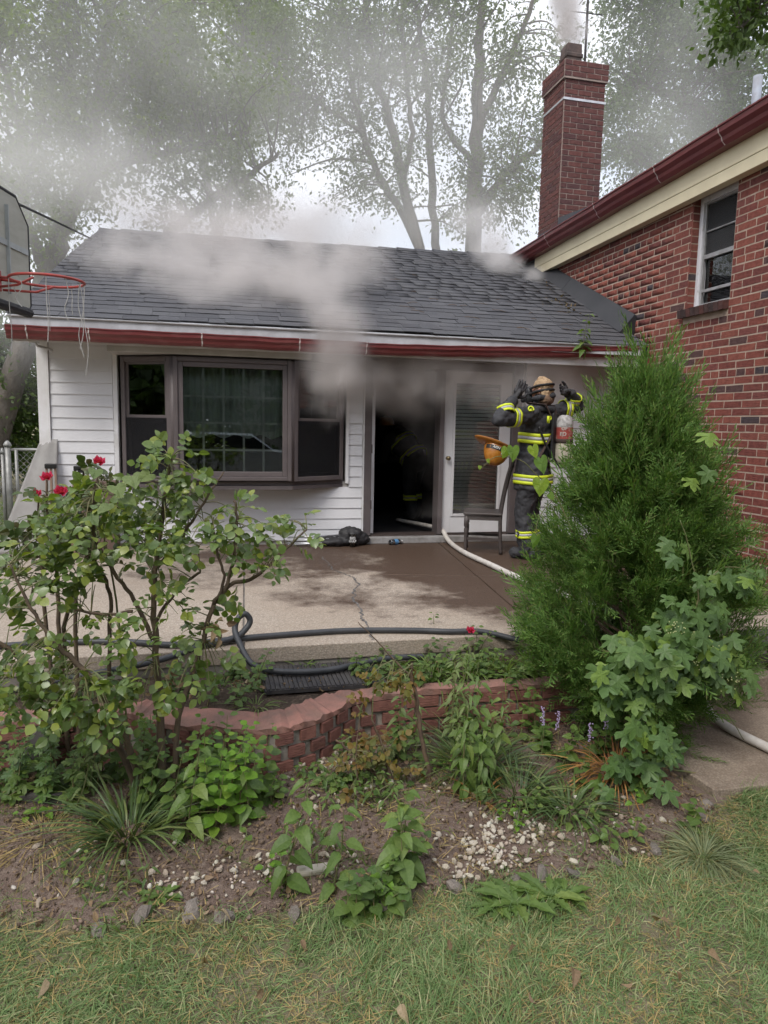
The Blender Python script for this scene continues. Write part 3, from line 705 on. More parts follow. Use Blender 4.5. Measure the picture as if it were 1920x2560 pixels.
while zrow < 3.84:
    header = ci % 7 == 3; L = HL if header else BL; off = 0 if ci % 2 else L / 2
    y = 2.2 - off - L * rnd.random() * .04
    while y < 10.62:
        a, b = max(y, 2.2), min(y + L, 10.62)
        segs = [(a, b)]
        if zrow + CH > WZ0 - .075 and zrow < WZ1:
            e0, e1 = (WY0, WY1) if zrow > WZ0 - .005 else (WY0 + .01, WY1 + .05)
            segs = [(s0, s1) for s0, s1 in ((a, min(b, e0)), (max(a, e1), b)) if s1 - s0 > .02]
        for s0, s1 in segs:
            if s1 - s0 > .02: bw.append((s0, s1, zrow + CH / 2))
        y += L
    zrow += CH; ci += 1
def roof_z(y): return EZ + (y - EY) * sd.z / sd.y
bw = [q for q in bw if not (q[1] > 8.25 and q[2] + .1 < roof_z(q[0]) and q[2] > -1)]
d_ = lambda q: (Vector((XB, (q[0] + q[1]) / 2, q[2])) - CP).length
def inview(q):
    p = Vector((XB, (q[0] + q[1]) / 2, q[2])) - CP; z = p.dot(FW); x = 960 + FPX * p.dot(RT) / z; y = 1280 - FPX * p.dot(UP) / z
    if not (-10 < x < 1935 and 0 < y < 2560): return False
    return not (x < 1840 and y > 1010 + max(0, (x - 1600)) * .9 and y > 950)
vis = sorted([q for q in bw if inview(q)], key=d_); big = set(vis[:300])
def brick_M(q):
    s0, s1, zc = q; j = .0125
    jut = .0005 + .0018 * rnd.random()
    return Vector((XB + .02 - jut, (s0 + s1) / 2, zc + rnd.uniform(-.002, .002))), Matrix(((0, 1, 0), (-1, 0, 0), (0, 0, 1))) @ Matrix.Rotation(rnd.uniform(-.003, .003), 3, 'Y') @ Matrix.Diagonal((s1 - s0 - j, .04, CH - j))
WBM = [b.mesh('brick', M_BR) for b in BPOOL]
tmb = [([tuple(v) for v in b.v], b.f) for b in BPOOL]
RRs, TTs = [], []
for q in bw:
    T, Rm = brick_M(q)
    if q in big: put('brick', rnd.choice(WBM), Matrix.Translation(T) @ Rm.to_4x4(), bwall)
    else: RRs.append([list(r_) for r_ in Rm]); TTs.append(list(T))
o = put('brick_field', cloud_mesh('brick_field', tmb, rng.integers(0, 6, len(TTs)), np.array(RRs), np.array(TTs), M_BRJ), Matrix(), bwall); o['kind'] = 'stuff'
# reveal bricks on the far jamb of the window
for i in range(15):
    zc = WZ0 + CH * (i + .5)
    if zc < WZ1: put('brick', rnd.choice(WBM), Matrix.Translation((XB + .036, WY1 + .006, zc)) @ Matrix.Diagonal((.078, .02, CH - .012, 1)), bwall)
# soldier sill of dark bricks
M_SILL = brickmat('sill_brick', False, [(0, (.085, .05, .045)), (.6, (.06, .042, .04)), (1, (.12, .052, .045))])
SLM = [b.mesh('sill_brick', M_SILL) for b in BPOOL]
for i in range(10):
    yy = WY0 + .0 + (WY1 + .07 - WY0) * (i + .5) / 10
    put('sill_brick', rnd.choice(SLM), Matrix.Translation((XB - .012, yy, WZ0 - .035)) @ Matrix.Rotation(R(-8), 4, 'Y') @ Matrix.Diagonal((.12, .064, .085, 1)), bwall)
# window in the brick wall
M_ALU = mat('grey_aluminium', (.36, .36, .37), .45, (.24, .235, .23), 8, bmp=.05, metallic=.2)
M_WPAINT = mat('flaking_white_paint', (.62, .62, .65), .6, (.40, .38, .36), 16, 6, bmp=.2, lo=.55, hi=.75)
Mw = Matrix(((0, 1, 0, XB + .075), (-1, 0, 0, WY1), (0, 0, 1, 0), (0, 0, 0, 1)))      # local x runs towards the camera, y into the house
Lw = WY1 - WY0
wf = rect_frame(Mw, .002, Lw, WZ0 - .002, WZ1, .055, 0, .1, 'window', M_WPAINT, bh, .004, wb=.03)
rect_frame(Mw, .057, Lw - .055, WZ0 + .03, WZ1 - .055, .024, .02, .05, 'storm_frame', M_ALU, wf, .003)
for zc, h in ((3.17, .045), (2.83, .03), (3.44, .014)): bx('rail', (.081, .024, zc), (Lw - .08, .05, zc + h), M_ALU, wf, M=Mw, bevel=.003)
bx('pane', (.082, .052, 3.20), (Lw - .08, .056, WZ1 - .08), M_GLASSD, wf, M=Mw); bx('pane', (.082, .062, WZ0 + .055), (Lw - .08, .066, 3.17), M_GLASSD, wf, M=Mw)
bx('inner_sash', (.15, .09, WZ0 + .06), (.19, .11, 3.3), M_ALU, wf, M=Mw)
bx('insect_screen', (.082, .04, 3.18), (Lw - .08, .042, WZ1 - .08), screen_mat('brick_window_screen', (.06, .06, .062), .5), wf, M=Mw)
bx('shade', (.06, .16, 2.5), (Lw, .18, 3.9), mat('grey_shade', (.16, .155, .155), .9), wf, M=Mw)
bx('sill', (-.01, -.055, WZ0 - .004), (Lw + .0, .02, WZ0 + .014), M_WPAINT, wf, M=Mw, bevel=.003)
# cream eaves board, soffit, gutter, roof
M_CREAM = mat('cream_paint', (.74, .66, .46), .55, (.66, .58, .40), 2.5, 6, bmp=.12, bscale=18, bdist=.004, coord='World')
fz = lambda y: 3.78 - (y - 5.7) * .018
fb = MB()
def fpr(x0, x1, zlo, zhi, ya, yb): fb.add([(x, y, fz(y) + z) for y in (ya, yb) for x, z in ((x0, zlo), (x1, zlo), (x1, zhi), (x0, zhi))], [(0, 1, 2, 3), (7, 6, 5, 4), (0, 4, 5, 1), (1, 5, 6, 2), (2, 6, 7, 3), (3, 7, 4, 0)])
fpr(4.80, 4.905, 0, .115, 2.3, 10.34); fb.build('frieze_board', M_CREAM, bh, bevel=.004); fb = MB()
fpr(4.793, 4.905, .1165, .36, 2.3, 10.40); fb.build('eaves_board', M_CREAM, bh, bevel=.004)
MB().box((4.8, 2.25, 3.60), (4.905, 2.3, 4.2)).build('eaves_end', M_CREAM, bh)
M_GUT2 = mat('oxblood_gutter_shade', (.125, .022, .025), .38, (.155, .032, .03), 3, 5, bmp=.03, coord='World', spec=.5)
fnb = lambda x, y, z: (4.79 + y * 1.25, x, z)
gutter(10.95, 2.0, fz(10.95) + .25, fz(2.0) + .31, M_GUT2, bh, (9.7, 8.35, 7.1, 6.1), fnb, k=1.35)
rb = MB()
ry0 = 1.9
rb.add([(x, y, z) for y in (ry0, 10.95) for x, z in ((4.68, fz(y) + .44), (9.0, fz(y) + 2.25), (9.0, fz(y) + 2.32), (4.68, fz(y) + .47))], [(0, 1, 2, 3), (7, 6, 5, 4), (0, 4, 5, 1), (1, 5, 6, 2), (2, 6, 7, 3), (3, 7, 4, 0)])
rb.add([(x, y, z) for y in (ry0, 10.95) for x, z in ((13.3, fz(y) + .44), (9.002, fz(y) + 2.25), (9.002, fz(y) + 2.32), (13.3, fz(y) + .47))], [(3, 2, 1, 0), (4, 5, 6, 7), (1, 5, 4, 0), (2, 6, 5, 1), (3, 7, 6, 2), (0, 4, 7, 3)])
rb.build('roof', M_SHJ, bh)
# chimney
M_CB = brickmat('chimney_brick', False, [(0, (.115, .05, .045)), (.5, (.15, .058, .05)), (1, (.095, .045, .045))])
cx0, cx1, cy0, cy1 = 4.955, 5.60, 10.0, 10.66
ch = MB().box((cx0 - .003, cy0 - .003, 4.0), (cx1 - .008, cy1 - .008, 6.39)).box((cx0 - .033, cy0 - .033, 6.39), (cx1 + .02, cy1 + .02, 6.64)).build('chimney', mat('sooty_mortar', (.34, .27, .235), .95, (.22, .17, .15), 9, bmp=.4, coord='World'), bh)
CBM = [b.mesh('brick', M_CB) for b in BPOOL]
zc, i = 4.24, 0
while zc < 6.63:
    o_ = .0 if zc < 6.39 else .03
    for face in (0, 1):                              # front and left faces, then the hidden two
        a0, a1 = (cx0, cx1) if face == 0 else (cy0, cy1)
        n4 = 3; L = (a1 - a0 + 2 * o_) / 3
        u = a0 - o_ - (L / 2 if i % 2 else 0)
        while u < a1 + o_ - .01:
            s0, s1 = max(u, a0 - o_), min(u + L, a1 + o_)
            if s1 - s0 > .03:
                jt = rnd.uniform(0, .004); m_ = rnd.choice(CBM)
                if face == 0: put('brick', m_, Matrix.Translation(((s0 + s1) / 2, cy0 - o_ + .012 - jt, zc)) @ Matrix.Diagonal((s1 - s0 - .014, .04, CH - .014, 1)), ch)
                else: put('brick', m_, Matrix.Translation((cx0 - o_ + .012 - jt, (s0 + s1) / 2, zc)) @ Matrix(((0, -1, 0, 0), (1, 0, 0, 0), (0, 0, 1, 0), (0, 0, 0, 1))) @ Matrix.Diagonal((s1 - s0 - .014, .04, CH - .014, 1)), ch)
            u += L
    zc += CH; i += 1
bm_ = MB()
bm_.box((cx0 - .016, cy0 - .016, 6.105), (cx1 + .016, cy0 - .009, 6.137)); bm_.box((cx0 - .016, cy0 - .009, 6.105), (cx0 - .009, cy1, 6.137)); bm_.box((cx1 + .009, cy0 - .009, 6.105), (cx1 + .016, cy1, 6.137))
bm_.build('metal_band', mat('galvanised_band', (.6, .6, .62), .4, metallic=.6, bmp=0), ch)
pot = MB(); M_POT = mat('sooty_flue_tile', (.12, .085, .075), .9, (.05, .04, .038), 7, 5, bmp=.3, coord='World')
pot.lathe([(.17, 6.64), (.165, 6.74), (.185, 6.745), (.185, 6.79), (.165, 6.80), (.16, 6.93), (.135, 6.93), (.13, 6.7)], 4, Matrix.Translation((5.13, 10.2, 0)) @ Matrix.Rotation(R(45), 4, 'Z'), capb=False, capt=False)
pot.build('chimney_pot', M_POT, ch, bevel=.008)
fl = MB(); fl.box((cx0 - .012, cy0 - .012, 4.2), (cx0 + .02, cy1, 4.36)); 
fl.add([(cx0 - .01, cy0 - .014, 4.3), (cx1 + .01, cy0 - .014, 4.58), (cx1 + .01, cy0 - .014, 4.74), (cx0 - .01, cy0 - .014, 4.46), (cx0 - .01, cy0 - .006, 4.3), (cx1 + .01, cy0 - .006, 4.58), (cx1 + .01, cy0 - .006, 4.74), (cx0 - .01, cy0 - .006, 4.46)], [(0, 1, 2, 3), (7, 6, 5, 4), (0, 4, 5, 1), (1, 5, 6, 2), (2, 6, 7, 3), (3, 7, 4, 0)])
fl.build('chimney_flashing', M_SHJ, ch)
# plumbing vent and antenna mast
vp = MB().tube([(6.22, 7.6, 4.85), (6.22, 7.6, 5.52)], .052, 14).lathe([(.15, 4.98), (.11, 5.06), (.06, 5.16)], 14, Matrix.Translation((6.22, 7.6, 0)))
vp.build('vent_pipe', mat('weathered_pvc', (.33, .36, .42), .6, (.25, .25, .27), 8), bh, smooth=True)
an = MB().tube([(5.63, 10.72, 4.6), (5.63, 10.72, 9.2)], .02, 8); an.tube([(5.35, 10.72, 7.72), (5.9, 10.72, 7.74)], .008, 6); an.tube([(5.63, 10.4, 8.05), (5.63, 11.0, 8.0)], .008, 6)
tag(an.build('antenna_mast', mat('dark_mast', (.06, .055, .055), .5, metallic=.6), None, base=True), 'thin dark antenna mast standing beside the brick chimney', 'antenna')
# ================================================================ TREES BEHIND
M_BARK = mat('grey_bark', (.085, .072, .06), .95, (.15, .13, .11), 7, 6, bmp=.8, bscale=22, bdist=.03, coord='World', stretch=(1, 1, .25))
LM = {}
def lm(key, cols, **k): LM[key] = (leafmat(key, cols, False, **k), leafmat(key, cols, True, **k)); return LM[key]
lm('tree_leaf_a', [(.10, .15, .045), (.13, .185, .06), (.085, .125, .04), (.16, .21, .07)], trans=.42)
lm('tree_leaf_b', [(.085, .125, .055), (.11, .155, .065), (.07, .105, .05)], trans=.4)
lm('tree_leaf_c', [(.065, .115, .045), (.09, .145, .055), (.055, .095, .038)], trans=.35)
TL = [([(0, 0, 0), (.45, w_, f_), (1, 0, -c_), (.5, -w_ * .9, f_)], [(0, 2, 1), (0, 3, 2)]) for w_, f_, c_ in ((.3, .06, .15), (.24, .1, .25), (.36, .03, .1))]
def tree(name, label, stems, crown, nclump, per, lsize, lkey, seed, sig=.38, twig=.9, group='trees behind the house', shell=.45):
    """stems: list of polylines [(x,y,z,r)...]; crown: list of ellipsoids (c, r, weight)"""
    g = np.random.default_rng(seed); rr = random.Random(seed)
    base = stems[0][0]; t = thing(name, label, 'tree', (base[0], base[1], base[2]), group)
    wood = MB(); P_ = []
    for st in stems:
        path = smooth_path([s[:3] for s in st], 5); rs = np.interp(np.linspace(0, 1, len(path)), np.linspace(0, 1, len(st)), [s[3] for s in st])
        path = [p + Vector((rr.uniform(-1, 1), rr.uniform(-1, 1), 0)) * .04 for p in path]
        wood.tube(path, list(rs), 8); P_ += [(p, r) for p, r in zip(path, rs)][len(path) // 4:]
    PA = np.array([list(p) for p, r in P_]); PRr = np.array([r for p, r in P_])
    w = np.array([c[2] for c in crown], float); w /= w.sum()
    RRl, TTl = [], []
    for k in range(nclump):
        c = crown[g.choice(len(crown), p=w)]
        d = g.normal(size=3); d /= np.linalg.norm(d); rad = (shell + (1 - shell) * g.random()) ** .7
        p = np.array(c[0]) + d * np.array(c[1]) * rad
        dist = np.linalg.norm(PA - p, axis=1) + .35 * np.maximum(0, PA[:, 2] - p[2]); j = int(np.argmin(dist + g.random(len(dist)) * .8))
        a = Vector(PA[j]); b = Vector(p); L = (b - a).length
        mid = a.lerp(b, .5) + Vector((rr.uniform(-.15, .15), rr.uniform(-.15, .15), .14)) * L
        pts = smooth_path([a, mid, b], 4); r0 = min(PRr[j] * .55, .012 + .013 * L)
        wood.tube(pts, [r0 + (.006 - r0) * i / (len(pts) - 1) for i in range(len(pts))], 5, cap=False)
        m = int(per * (.6 + .8 * g.random()))
        # leaves: elongated spray along the outer half of the twig
        tt = g.random(m) ** .6; base_ = np.array(mid) + (p - np.array(mid))[None] * (tt[:, None] * 1.15)
        TTl.append(base_ + g.normal(size=(m, 3)) * sig * np.array([1, 1, .8]))
        dirs = np.tile((p - np.array(mid)) / (L + .01) * 1.2, (m, 1))
        RRl.append(rand_frames(m, .6, .9, dirs, g) * (lsize * (.7 + .6 * g.random(m)))[:, None, None])
    wood.build('trunk', M_BARK, t, smooth=True)
    RRl = np.concatenate(RRl); TTl = np.concatenate(TTl)
    o = put('crown', cloud_mesh('crown', TL, g.integers(0, 3, len(TTl)), RRl, TTl, LM[lkey][1]), Matrix(), t); o['kind'] = 'stuff'
    return t
def S_(Y, pts): return [(*at(x, y, Y), r) for x, y, r in pts]          # a stem traced at its own distance
# left tree: leaning trunk beside the gable, crown over the left of the roof
tree('walnut_tree', 'big leafy tree with leaning trunk left of the white house', [
    [(-4.4, 14.5, -.2, .26)] + S_(14.5, [(118, 700, .2), (150, 590, .16), (215, 450, .12), (240, 300, .09), (260, 120, .06), (280, -60, .03)]),
    S_(14.5, [(125, 690, .12), (70, 560, .09), (60, 400, .08), (20, 200, .05), (-40, 60, .03)]),
    S_(14.5, [(215, 450, .09), (330, 400, .07), (480, 370, .05), (620, 330, .03)]), S_(14.5, [(240, 300, .06), (330, 180, .05), (430, 60, .03), (480, -40, .02)]), S_(14.5, [(60, 400, .06), (150, 260, .04), (200, 100, .03)]),
    S_(15.2, [(330, 800, .12), (380, 640, .1), (500, 520, .09), (620, 440, .06), (700, 380, .03)])],
    [(at(250, 110, 14.5), (2.6, 2, 1.7), 3), (at(60, 250, 14.5), (2.2, 2, 2.0), 2.2), (at(470, 210, 14.8), (1.9, 1.8, 1.6), 2.2), (at(350, 420, 14.8), (2.4, 1.6, 1.2), 1.6), (at(60, 520, 14.2), (1.2, 1.4, 1.2), .9), (at(250, -150, 14.5), (3.2, 2, 1.5), 1.4), (at(600, 470, 15), (.9, 1, .6), .4)],
    560, 74, .098, 'tree_leaf_a', 11, sig=.22, shell=.2)
# middle: several tall stems rising behind the ridge
tree('multi_stem_maple', 'tall grey tree with several stems rising behind the roof ridge', [
    [(5.9, 16.5, -.3, .24)] + S_(16.5, [(1185, 560, .19), (1190, 420, .17), (1195, 250, .14), (1200, 80, .1), (1210, -80, .06)]),
    S_(16.5, [(1085, 800, .14), (1050, 620, .12), (1010, 460, .11), (985, 330, .1), (940, 180, .07), (900, -60, .04)]),
    S_(16.8, [(1080, 800, .12), (1040, 600, .1), (960, 460, .09), (905, 330, .08), (880, 200, .06), (850, -40, .03)]),
    S_(16.2, [(1190, 540, .1), (1260, 440, .08), (1330, 380, .06), (1400, 340, .03)]),
    S_(16.5, [(1195, 320, .1), (1260, 180, .08), (1310, 60, .06), (1350, -60, .04)]),
    S_(17, [(1110, 800, .12), (1085, 560, .1), (1075, 380, .09), (1065, 200, .07), (1040, 0, .05)]),
    S_(16.6, [(1010, 460, .07), (1030, 330, .06), (1010, 160, .05), (1000, -40, .03)]), S_(16.6, [(905, 330, .05), (800, 260, .04), (720, 200, .03), (650, 120, .02)]), S_(16.6, [(1190, 420, .07), (1110, 300, .06), (1120, 150, .04), (1140, 0, .03)])],
    [(at(1060, 130, 16.5), (2.8, 2, 2.1), 3), (at(800, 170, 17), (2.2, 1.8, 1.9), 1.9), (at(1000, -120, 16.5), (3.6, 2, 1.6), 1.4), (at(1230, 470, 16.3), (1.7, 1.3, 1.3), 1.1), (at(930, 430, 17), (1.4, 1.3, 1.0), .8), (at(1330, 200, 16.5), (1.3, 1.5, 2.0), 1.2), (at(700, 330, 17.2), (1.2, 1.2, 1.0), .5)],
    540, 66, .095, 'tree_leaf_b', 12, sig=.23, shell=.2)
tree('slim_maple', 'slim pale tree standing between the leaning tree and the tall stems', [
    [(-.6, 19, -.3, .2)] + S_(19, [(540, 620, .14), (590, 420, .11), (610, 220, .08), (600, 60, .06), (580, -80, .03)]),
    S_(19, [(545, 600, .1), (520, 470, .08), (500, 300, .05), (460, 160, .03)])],
    [(at(640, 130, 19), (2.2, 1.8, 1.9), 2.4), (at(520, 330, 19), (2.0, 1.6, 1.4), 1.6), (at(640, -80, 19), (2.6, 2, 1.4), 1)],
    240, 70, .1, 'tree_leaf_a', 13, sig=.25, shell=.2)
tree('broad_maple', 'broad dim tree behind the brick house roof, right of the chimney', [
    [(13.0, 17, -.3, .3)] + S_(17, [(1830, 500, .24), (1825, 300, .18), (1815, 120, .13), (1790, -60, .07)]),
    S_(17, [(1825, 330, .1), (1700, 250, .08), (1600, 220, .05), (1540, 250, .03)]),
    S_(17, [(1830, 420, .1), (1650, 420, .07), (1580, 400, .04)]), S_(17, [(1820, 220, .08), (1730, 120, .06), (1640, 40, .04), (1580, -40, .02)])],
    [(at(1720, 180, 17), (2.7, 2, 2.2), 3), (at(1860, 330, 17), (2.2, 2, 2.0), 2), (at(1580, 320, 17), (1.3, 1.4, 1.9), 1.2), (at(1700, -80, 17), (3.2, 2, 1.6), 1.5), (at(1600, 60, 17), (1.4, 1.3, 1.3), .8)],
    520, 74, .098, 'tree_leaf_c', 14, sig=.23, shell=.2)
tree('overhanging_tree', 'dark branch of leaves hanging over the top right corner', [
    [(13.5, 11.5, 3, .2), (12.5, 11.3, 8.2, .14)] + S_(11, [(1980, 0, .07), (1890, 40, .035), (1830, 85, .015)])],
    [(at(1900, 0, 11), (.8, .8, .5), 2), (at(1820, 95, 11), (.35, .3, .2), .5), (at(1960, -60, 11), (1.2, 1, .7), 1.2)],
    44, 42, .13, 'tree_leaf_c', 15, sig=.2)
tree('understorey_tree', 'small dense green tree behind the chain link fence', [
    [(-6.2, 15, -.3, .12), (-6.1, 15, 1.5, .09), (-6.2, 15, 3, .05)], [(-5.9, 15, -.2, .08), (-5.2, 15, 1.6, .06), (-4.8, 15, 2.8, .03)]],
    [((-5.6, 14.8, 1.9), (2.0, 1.2, 1.5), 2), ((-4.6, 15.2, 1.0), (1.3, 1, 1.0), 1), ((-7.2, 15, 2.2), (1.6, 1.2, 1.6), 1), ((-4.1, 15.4, 2.0), (1.5, 1.1, 1.9), 2.6)], 250, 90, .11, 'tree_leaf_c', 16, sig=.26, shell=.1)
# the far wood, one mass of leaves and thin trunks
g = np.random.default_rng(21); n = 26000
xx = g.uniform(-26, 34, n); zz = np.abs(g.normal(size=n)) * 2.3 * (1 + .35 * vnoise(xx, xx * 0, .35)) ; yy = 27 + g.normal(size=n) * 1.5
o = put('far_wood', cloud_mesh('far_wood', TL, g.integers(0, 3, n), rand_frames(n, .5, g=g) * (.35 * (.6 + .7 * g.random(n)))[:, None, None], np.stack([xx, yy, zz - .2], 1), LM['tree_leaf_b'][1]))
tag(o, 'low dark green mass of far shrubs behind the yard', 'woodland', kind='stuff')

# ---- across the street, behind the camera: what the window panes mirror
for i, (x_, y_, h_) in enumerate(((-7, -13, 9), (-1.5, -15, 10), (4.5, -13, 9), (10, -15, 10), (-13, -7, 10), (-11, 3.2, 8))):  # last two trees are added out of view to darken the side sash reflection
    tree('street_tree', ['leafy street tree mirrored in the bay window, far left', 'leafy street tree mirrored in the bay window, left of centre', 'leafy street tree mirrored in the glazed door', 'leafy street tree mirrored at far right', 'added leafy tree left of the yard, darkening the side sash reflection', 'added unseen leafy tree at the left boundary, darkening the side sash reflection'][i],
         [[(x_, y_, -.5, .25), (x_ + .2, y_, 3, .2), (x_, y_, h_ * .8, .08)]], [((x_, y_, h_ * .62), (3.2, 2.2, 3.4), 2), ((x_ + 1, y_, 2.4), (2.8, 1.8, 1.9), 1.3)], 110, 60, .5, 'tree_leaf_c', 60 + i, sig=.6, group='trees across the street')
nh = thing('neighbour_house', 'pale house across the street, mirrored in the bay window', 'house', (3.6, -19, -.4))
MB().box((.8, -19, -.5), (9.5, -13.9, 3.3)).build('wall', mat('pale_render', (.55, .52, .49), .8), nh)
MB().prism([(.5, 3.3), (9.8, 3.3), (5.1, 5.6)], -19.3, -13.6, lambda a, b, t: (a, t, b)).build('roof', M_SHB, nh)
for x_ in (1.8, 4.6, 7.2): MB().box((x_, -13.9, 1.0), (x_ + 1.0, -13.86, 2.2)).build('window', M_DARK, nh)
hg = 4000; gx = rng.uniform(-12, 12, hg); gz = np.abs(rng.normal(size=hg)) * .5
tag(put('hedge', cloud_mesh('hedge', TL, rng.integers(0, 3, hg), rand_frames(hg, .5) * .22, np.stack([gx, -11.5 + rng.normal(size=hg) * .25, gz - .4], 1), LM['tree_leaf_c'][1])), 'low hedge across the street mirrored in the panes', 'hedge', kind='stuff')
car = thing('parked_car', 'silver estate car parked in the street, mirrored in the bay window', 'car', (1.0, -8.5, -.45))
M_CAR = mat('silver_paint', (.38, .40, .43), .25, (.35, .37, .4), 3, bmp=0, metallic=.6, coat=.5); M_TYRE = mat('tyre', (.02, .02, .02), .8)
side = [(-2.2, .1), (2.25, .1), (2.3, .5), (2.2, .68), (1.35, .78), (.85, .86), (.15, 1.36), (-1.6, 1.40), (-2.1, .95), (-2.25, .6)]
MB().prism(side, -9.35, -7.6, lambda a, b, t: (1.0 + a, t, b - .35)).build('body', M_CAR, car, bevel=.06)
MB().prism([(.72, .88), (.12, 1.28), (-1.55, 1.32), (-1.95, .95)], -7.6, -7.585, lambda a, b, t: (1.0 + a, t, b - .35)).build('side_windows', mat('car_glass', (.01, .012, .014), .05), car)
MB().prism([(.72, .88), (.12, 1.28), (-1.55, 1.32), (-1.95, .95)], -9.365, -9.35, lambda a, b, t: (1.0 + a, t, b - .35)).build('side_windows', mat('car_glass_far', (.01, .012, .014), .05), car)
for x_ in (-.45, 2.5):
    for y_ in (-7.72, -9.23): MB().lathe([(.2, -.1), (.31, -.1), (.32, 0), (.31, .1), (.2, .1)], 20, Matrix.Translation((x_, y_, -.12)) @ Matrix.Rotation(R(90), 4, 'X')).build('wheel', M_TYRE, car)
# ================================================================ PLANTS
M_CANE = mat('rose_cane', (.085, .06, .045), .85, (.13, .095, .06), 25, 5, bmp=.6, bscale=120, bdist=.004)
M_GSTEM = mat('green_stem', (.10, .14, .05), .6, (.16, .13, .06), 20, bmp=.1)
M_DRYST = mat('dry_stem', (.16, .11, .07), .9, (.09, .06, .045), 20, bmp=.4)
lm('rose_leaf', [(.075, .13, .05), (.10, .165, .06), (.13, .20, .075), (.09, .145, .065), (.17, .235, .07), (.22, .27, .065)], rough=.3, trans=.3, spec=.5)
lm('dark_rose_leaf', [(.04, .07, .03), (.055, .09, .035), (.075, .10, .04), (.07, .06, .035)], rough=.4, trans=.2)
lm('hop_leaf', [(.075, .15, .055), (.09, .17, .058), (.065, .13, .055), (.105, .185, .058), (.16, .26, .06)], rough=.5, trans=.28)
lm('lime_leaf', [(.10, .22, .03), (.13, .26, .04), (.09, .19, .035), (.17, .27, .05)], rough=.45, trans=.35)
lm('weed_leaf', [(.085, .155, .045), (.11, .185, .055), (.075, .135, .045), (.15, .22, .065)], rough=.5, trans=.3)
lm('pale_weed_leaf', [(.13, .19, .09), (.16, .22, .10), (.10, .16, .07)], rough=.55, trans=.3)
lm('dead_rose_leaf', [(.10, .12, .035), (.16, .15, .04), (.15, .085, .03), (.07, .09, .03), (.20, .13, .05)], rough=.6, trans=.25)
lm('brown_leaf', [(.20, .13, .075), (.28, .19, .115), (.15, .09, .055), (.36, .27, .18)], rough=.75, trans=.15, warm=(1, 1, 1))
lm('grape_leaf', [(.16, .27, .035), (.10, .19, .05), (.20, .30, .04)], rough=.45, trans=.4)
lm('bed_leaf', [(.055, .11, .035), (.08, .14, .045), (.11, .18, .05)], rough=.5, trans=.3)
ROSE = [leaf_t(.74, .22, .2, 5, .05, base=.85), leaf_t(.66, .35, .35, 5, .05, base=.85), leaf_t(.82, .12, .1, 5, .05, base=.9)]
WEED = [leaf_t(.58, .3, .55, 6, .06, base=.62), leaf_t(.5, .4, .8, 6, .06, base=.62), leaf_t(.64, .2, .35, 6, .06, base=.6)]
LANCE = [leaf_t(.34, .3, .5, 5), leaf_t(.28, .35, .8, 5)]
HOP = [lobed_t('hop', .12), lobed_t('hop', .3), lobed_t('hop', -.05)]
HEART = [lobed_t('heart', .1), lobed_t('heart', -.1)]
DRY = [leaf_t(.55, .8, .5, 4), leaf_t(.5, -.9, -.3, 4), leaf_t(.7, .5, .9, 4)]
def fr_np(x, z):
    return np.array([list(r_) for r_ in frame(x, z)])
def compound(p, d, g, size, n=5, up=(0, 0, 1)):
    """rose-like compound leaf: leaflets along a rachis starting at p in direction d"""
    d = Vector(d).normalized(); side = d.cross(Vector(up))
    side = side.normalized() if side.length > .05 else Vector((1, 0, 0))
    nrm = side.cross(d); RR_, TT_ = [], []; L = size * 1.6
    slots = [(L, 0)] + [(L * (.35 + .4 * (i // 2)), 1 if i % 2 else -1) for i in range(n - 1)]
    for t, s_ in slots:
        q = Vector(p) + d * t - Vector((0, 0, .25 * t * t / max(L, .01)))
        x = d * (1 if s_ == 0 else .5) + side * s_ * .9 + Vector((g.normal() * .15, g.normal() * .15, g.normal() * .15 - .12))
        z = nrm + Vector((g.normal() * .3, g.normal() * .3, g.normal() * .2))
        RR_.append(fr_np(x, z) * size * g.uniform(.5, 1.25)); TT_.append(list(q))
    return RR_, TT_
def canes(parent, paths, m=M_CANE, name='cane'):
    out = []
    for pts in paths:
        path = smooth_path([q[:3] for q in pts], 5); rs = list(np.interp(np.linspace(0, 1, len(path)), np.linspace(0, 1, len(pts)), [q[3] for q in pts]))
        path = [p + Vector((rnd.uniform(-1, 1), rnd.uniform(-1, 1), rnd.uniform(-1, 1))) * min(.006, r * .6) for p, r in zip(path, rs)]
        MB().tube(path, rs, 7).build(name, m, parent, smooth=True); out.append(path)
    return out
def twig_mass(parent, starts, ends, r=.0022, m=M_GSTEM, name='twigs'):
    mb = MB()
    for a, b in zip(starts, ends):
        a, b = Vector(a), Vector(b); mid = a.lerp(b, .55) + Vector((0, 0, .12)) * (b - a).length
        mb.tube(smooth_path([a, mid, b], 3), [r * 1.4, r * 1.3, r * 1.2, r, r * .9, r * .8, r * .7], 4, cap=False)
    if mb.v: mb.build(name, m, parent)['kind'] = 'stuff'
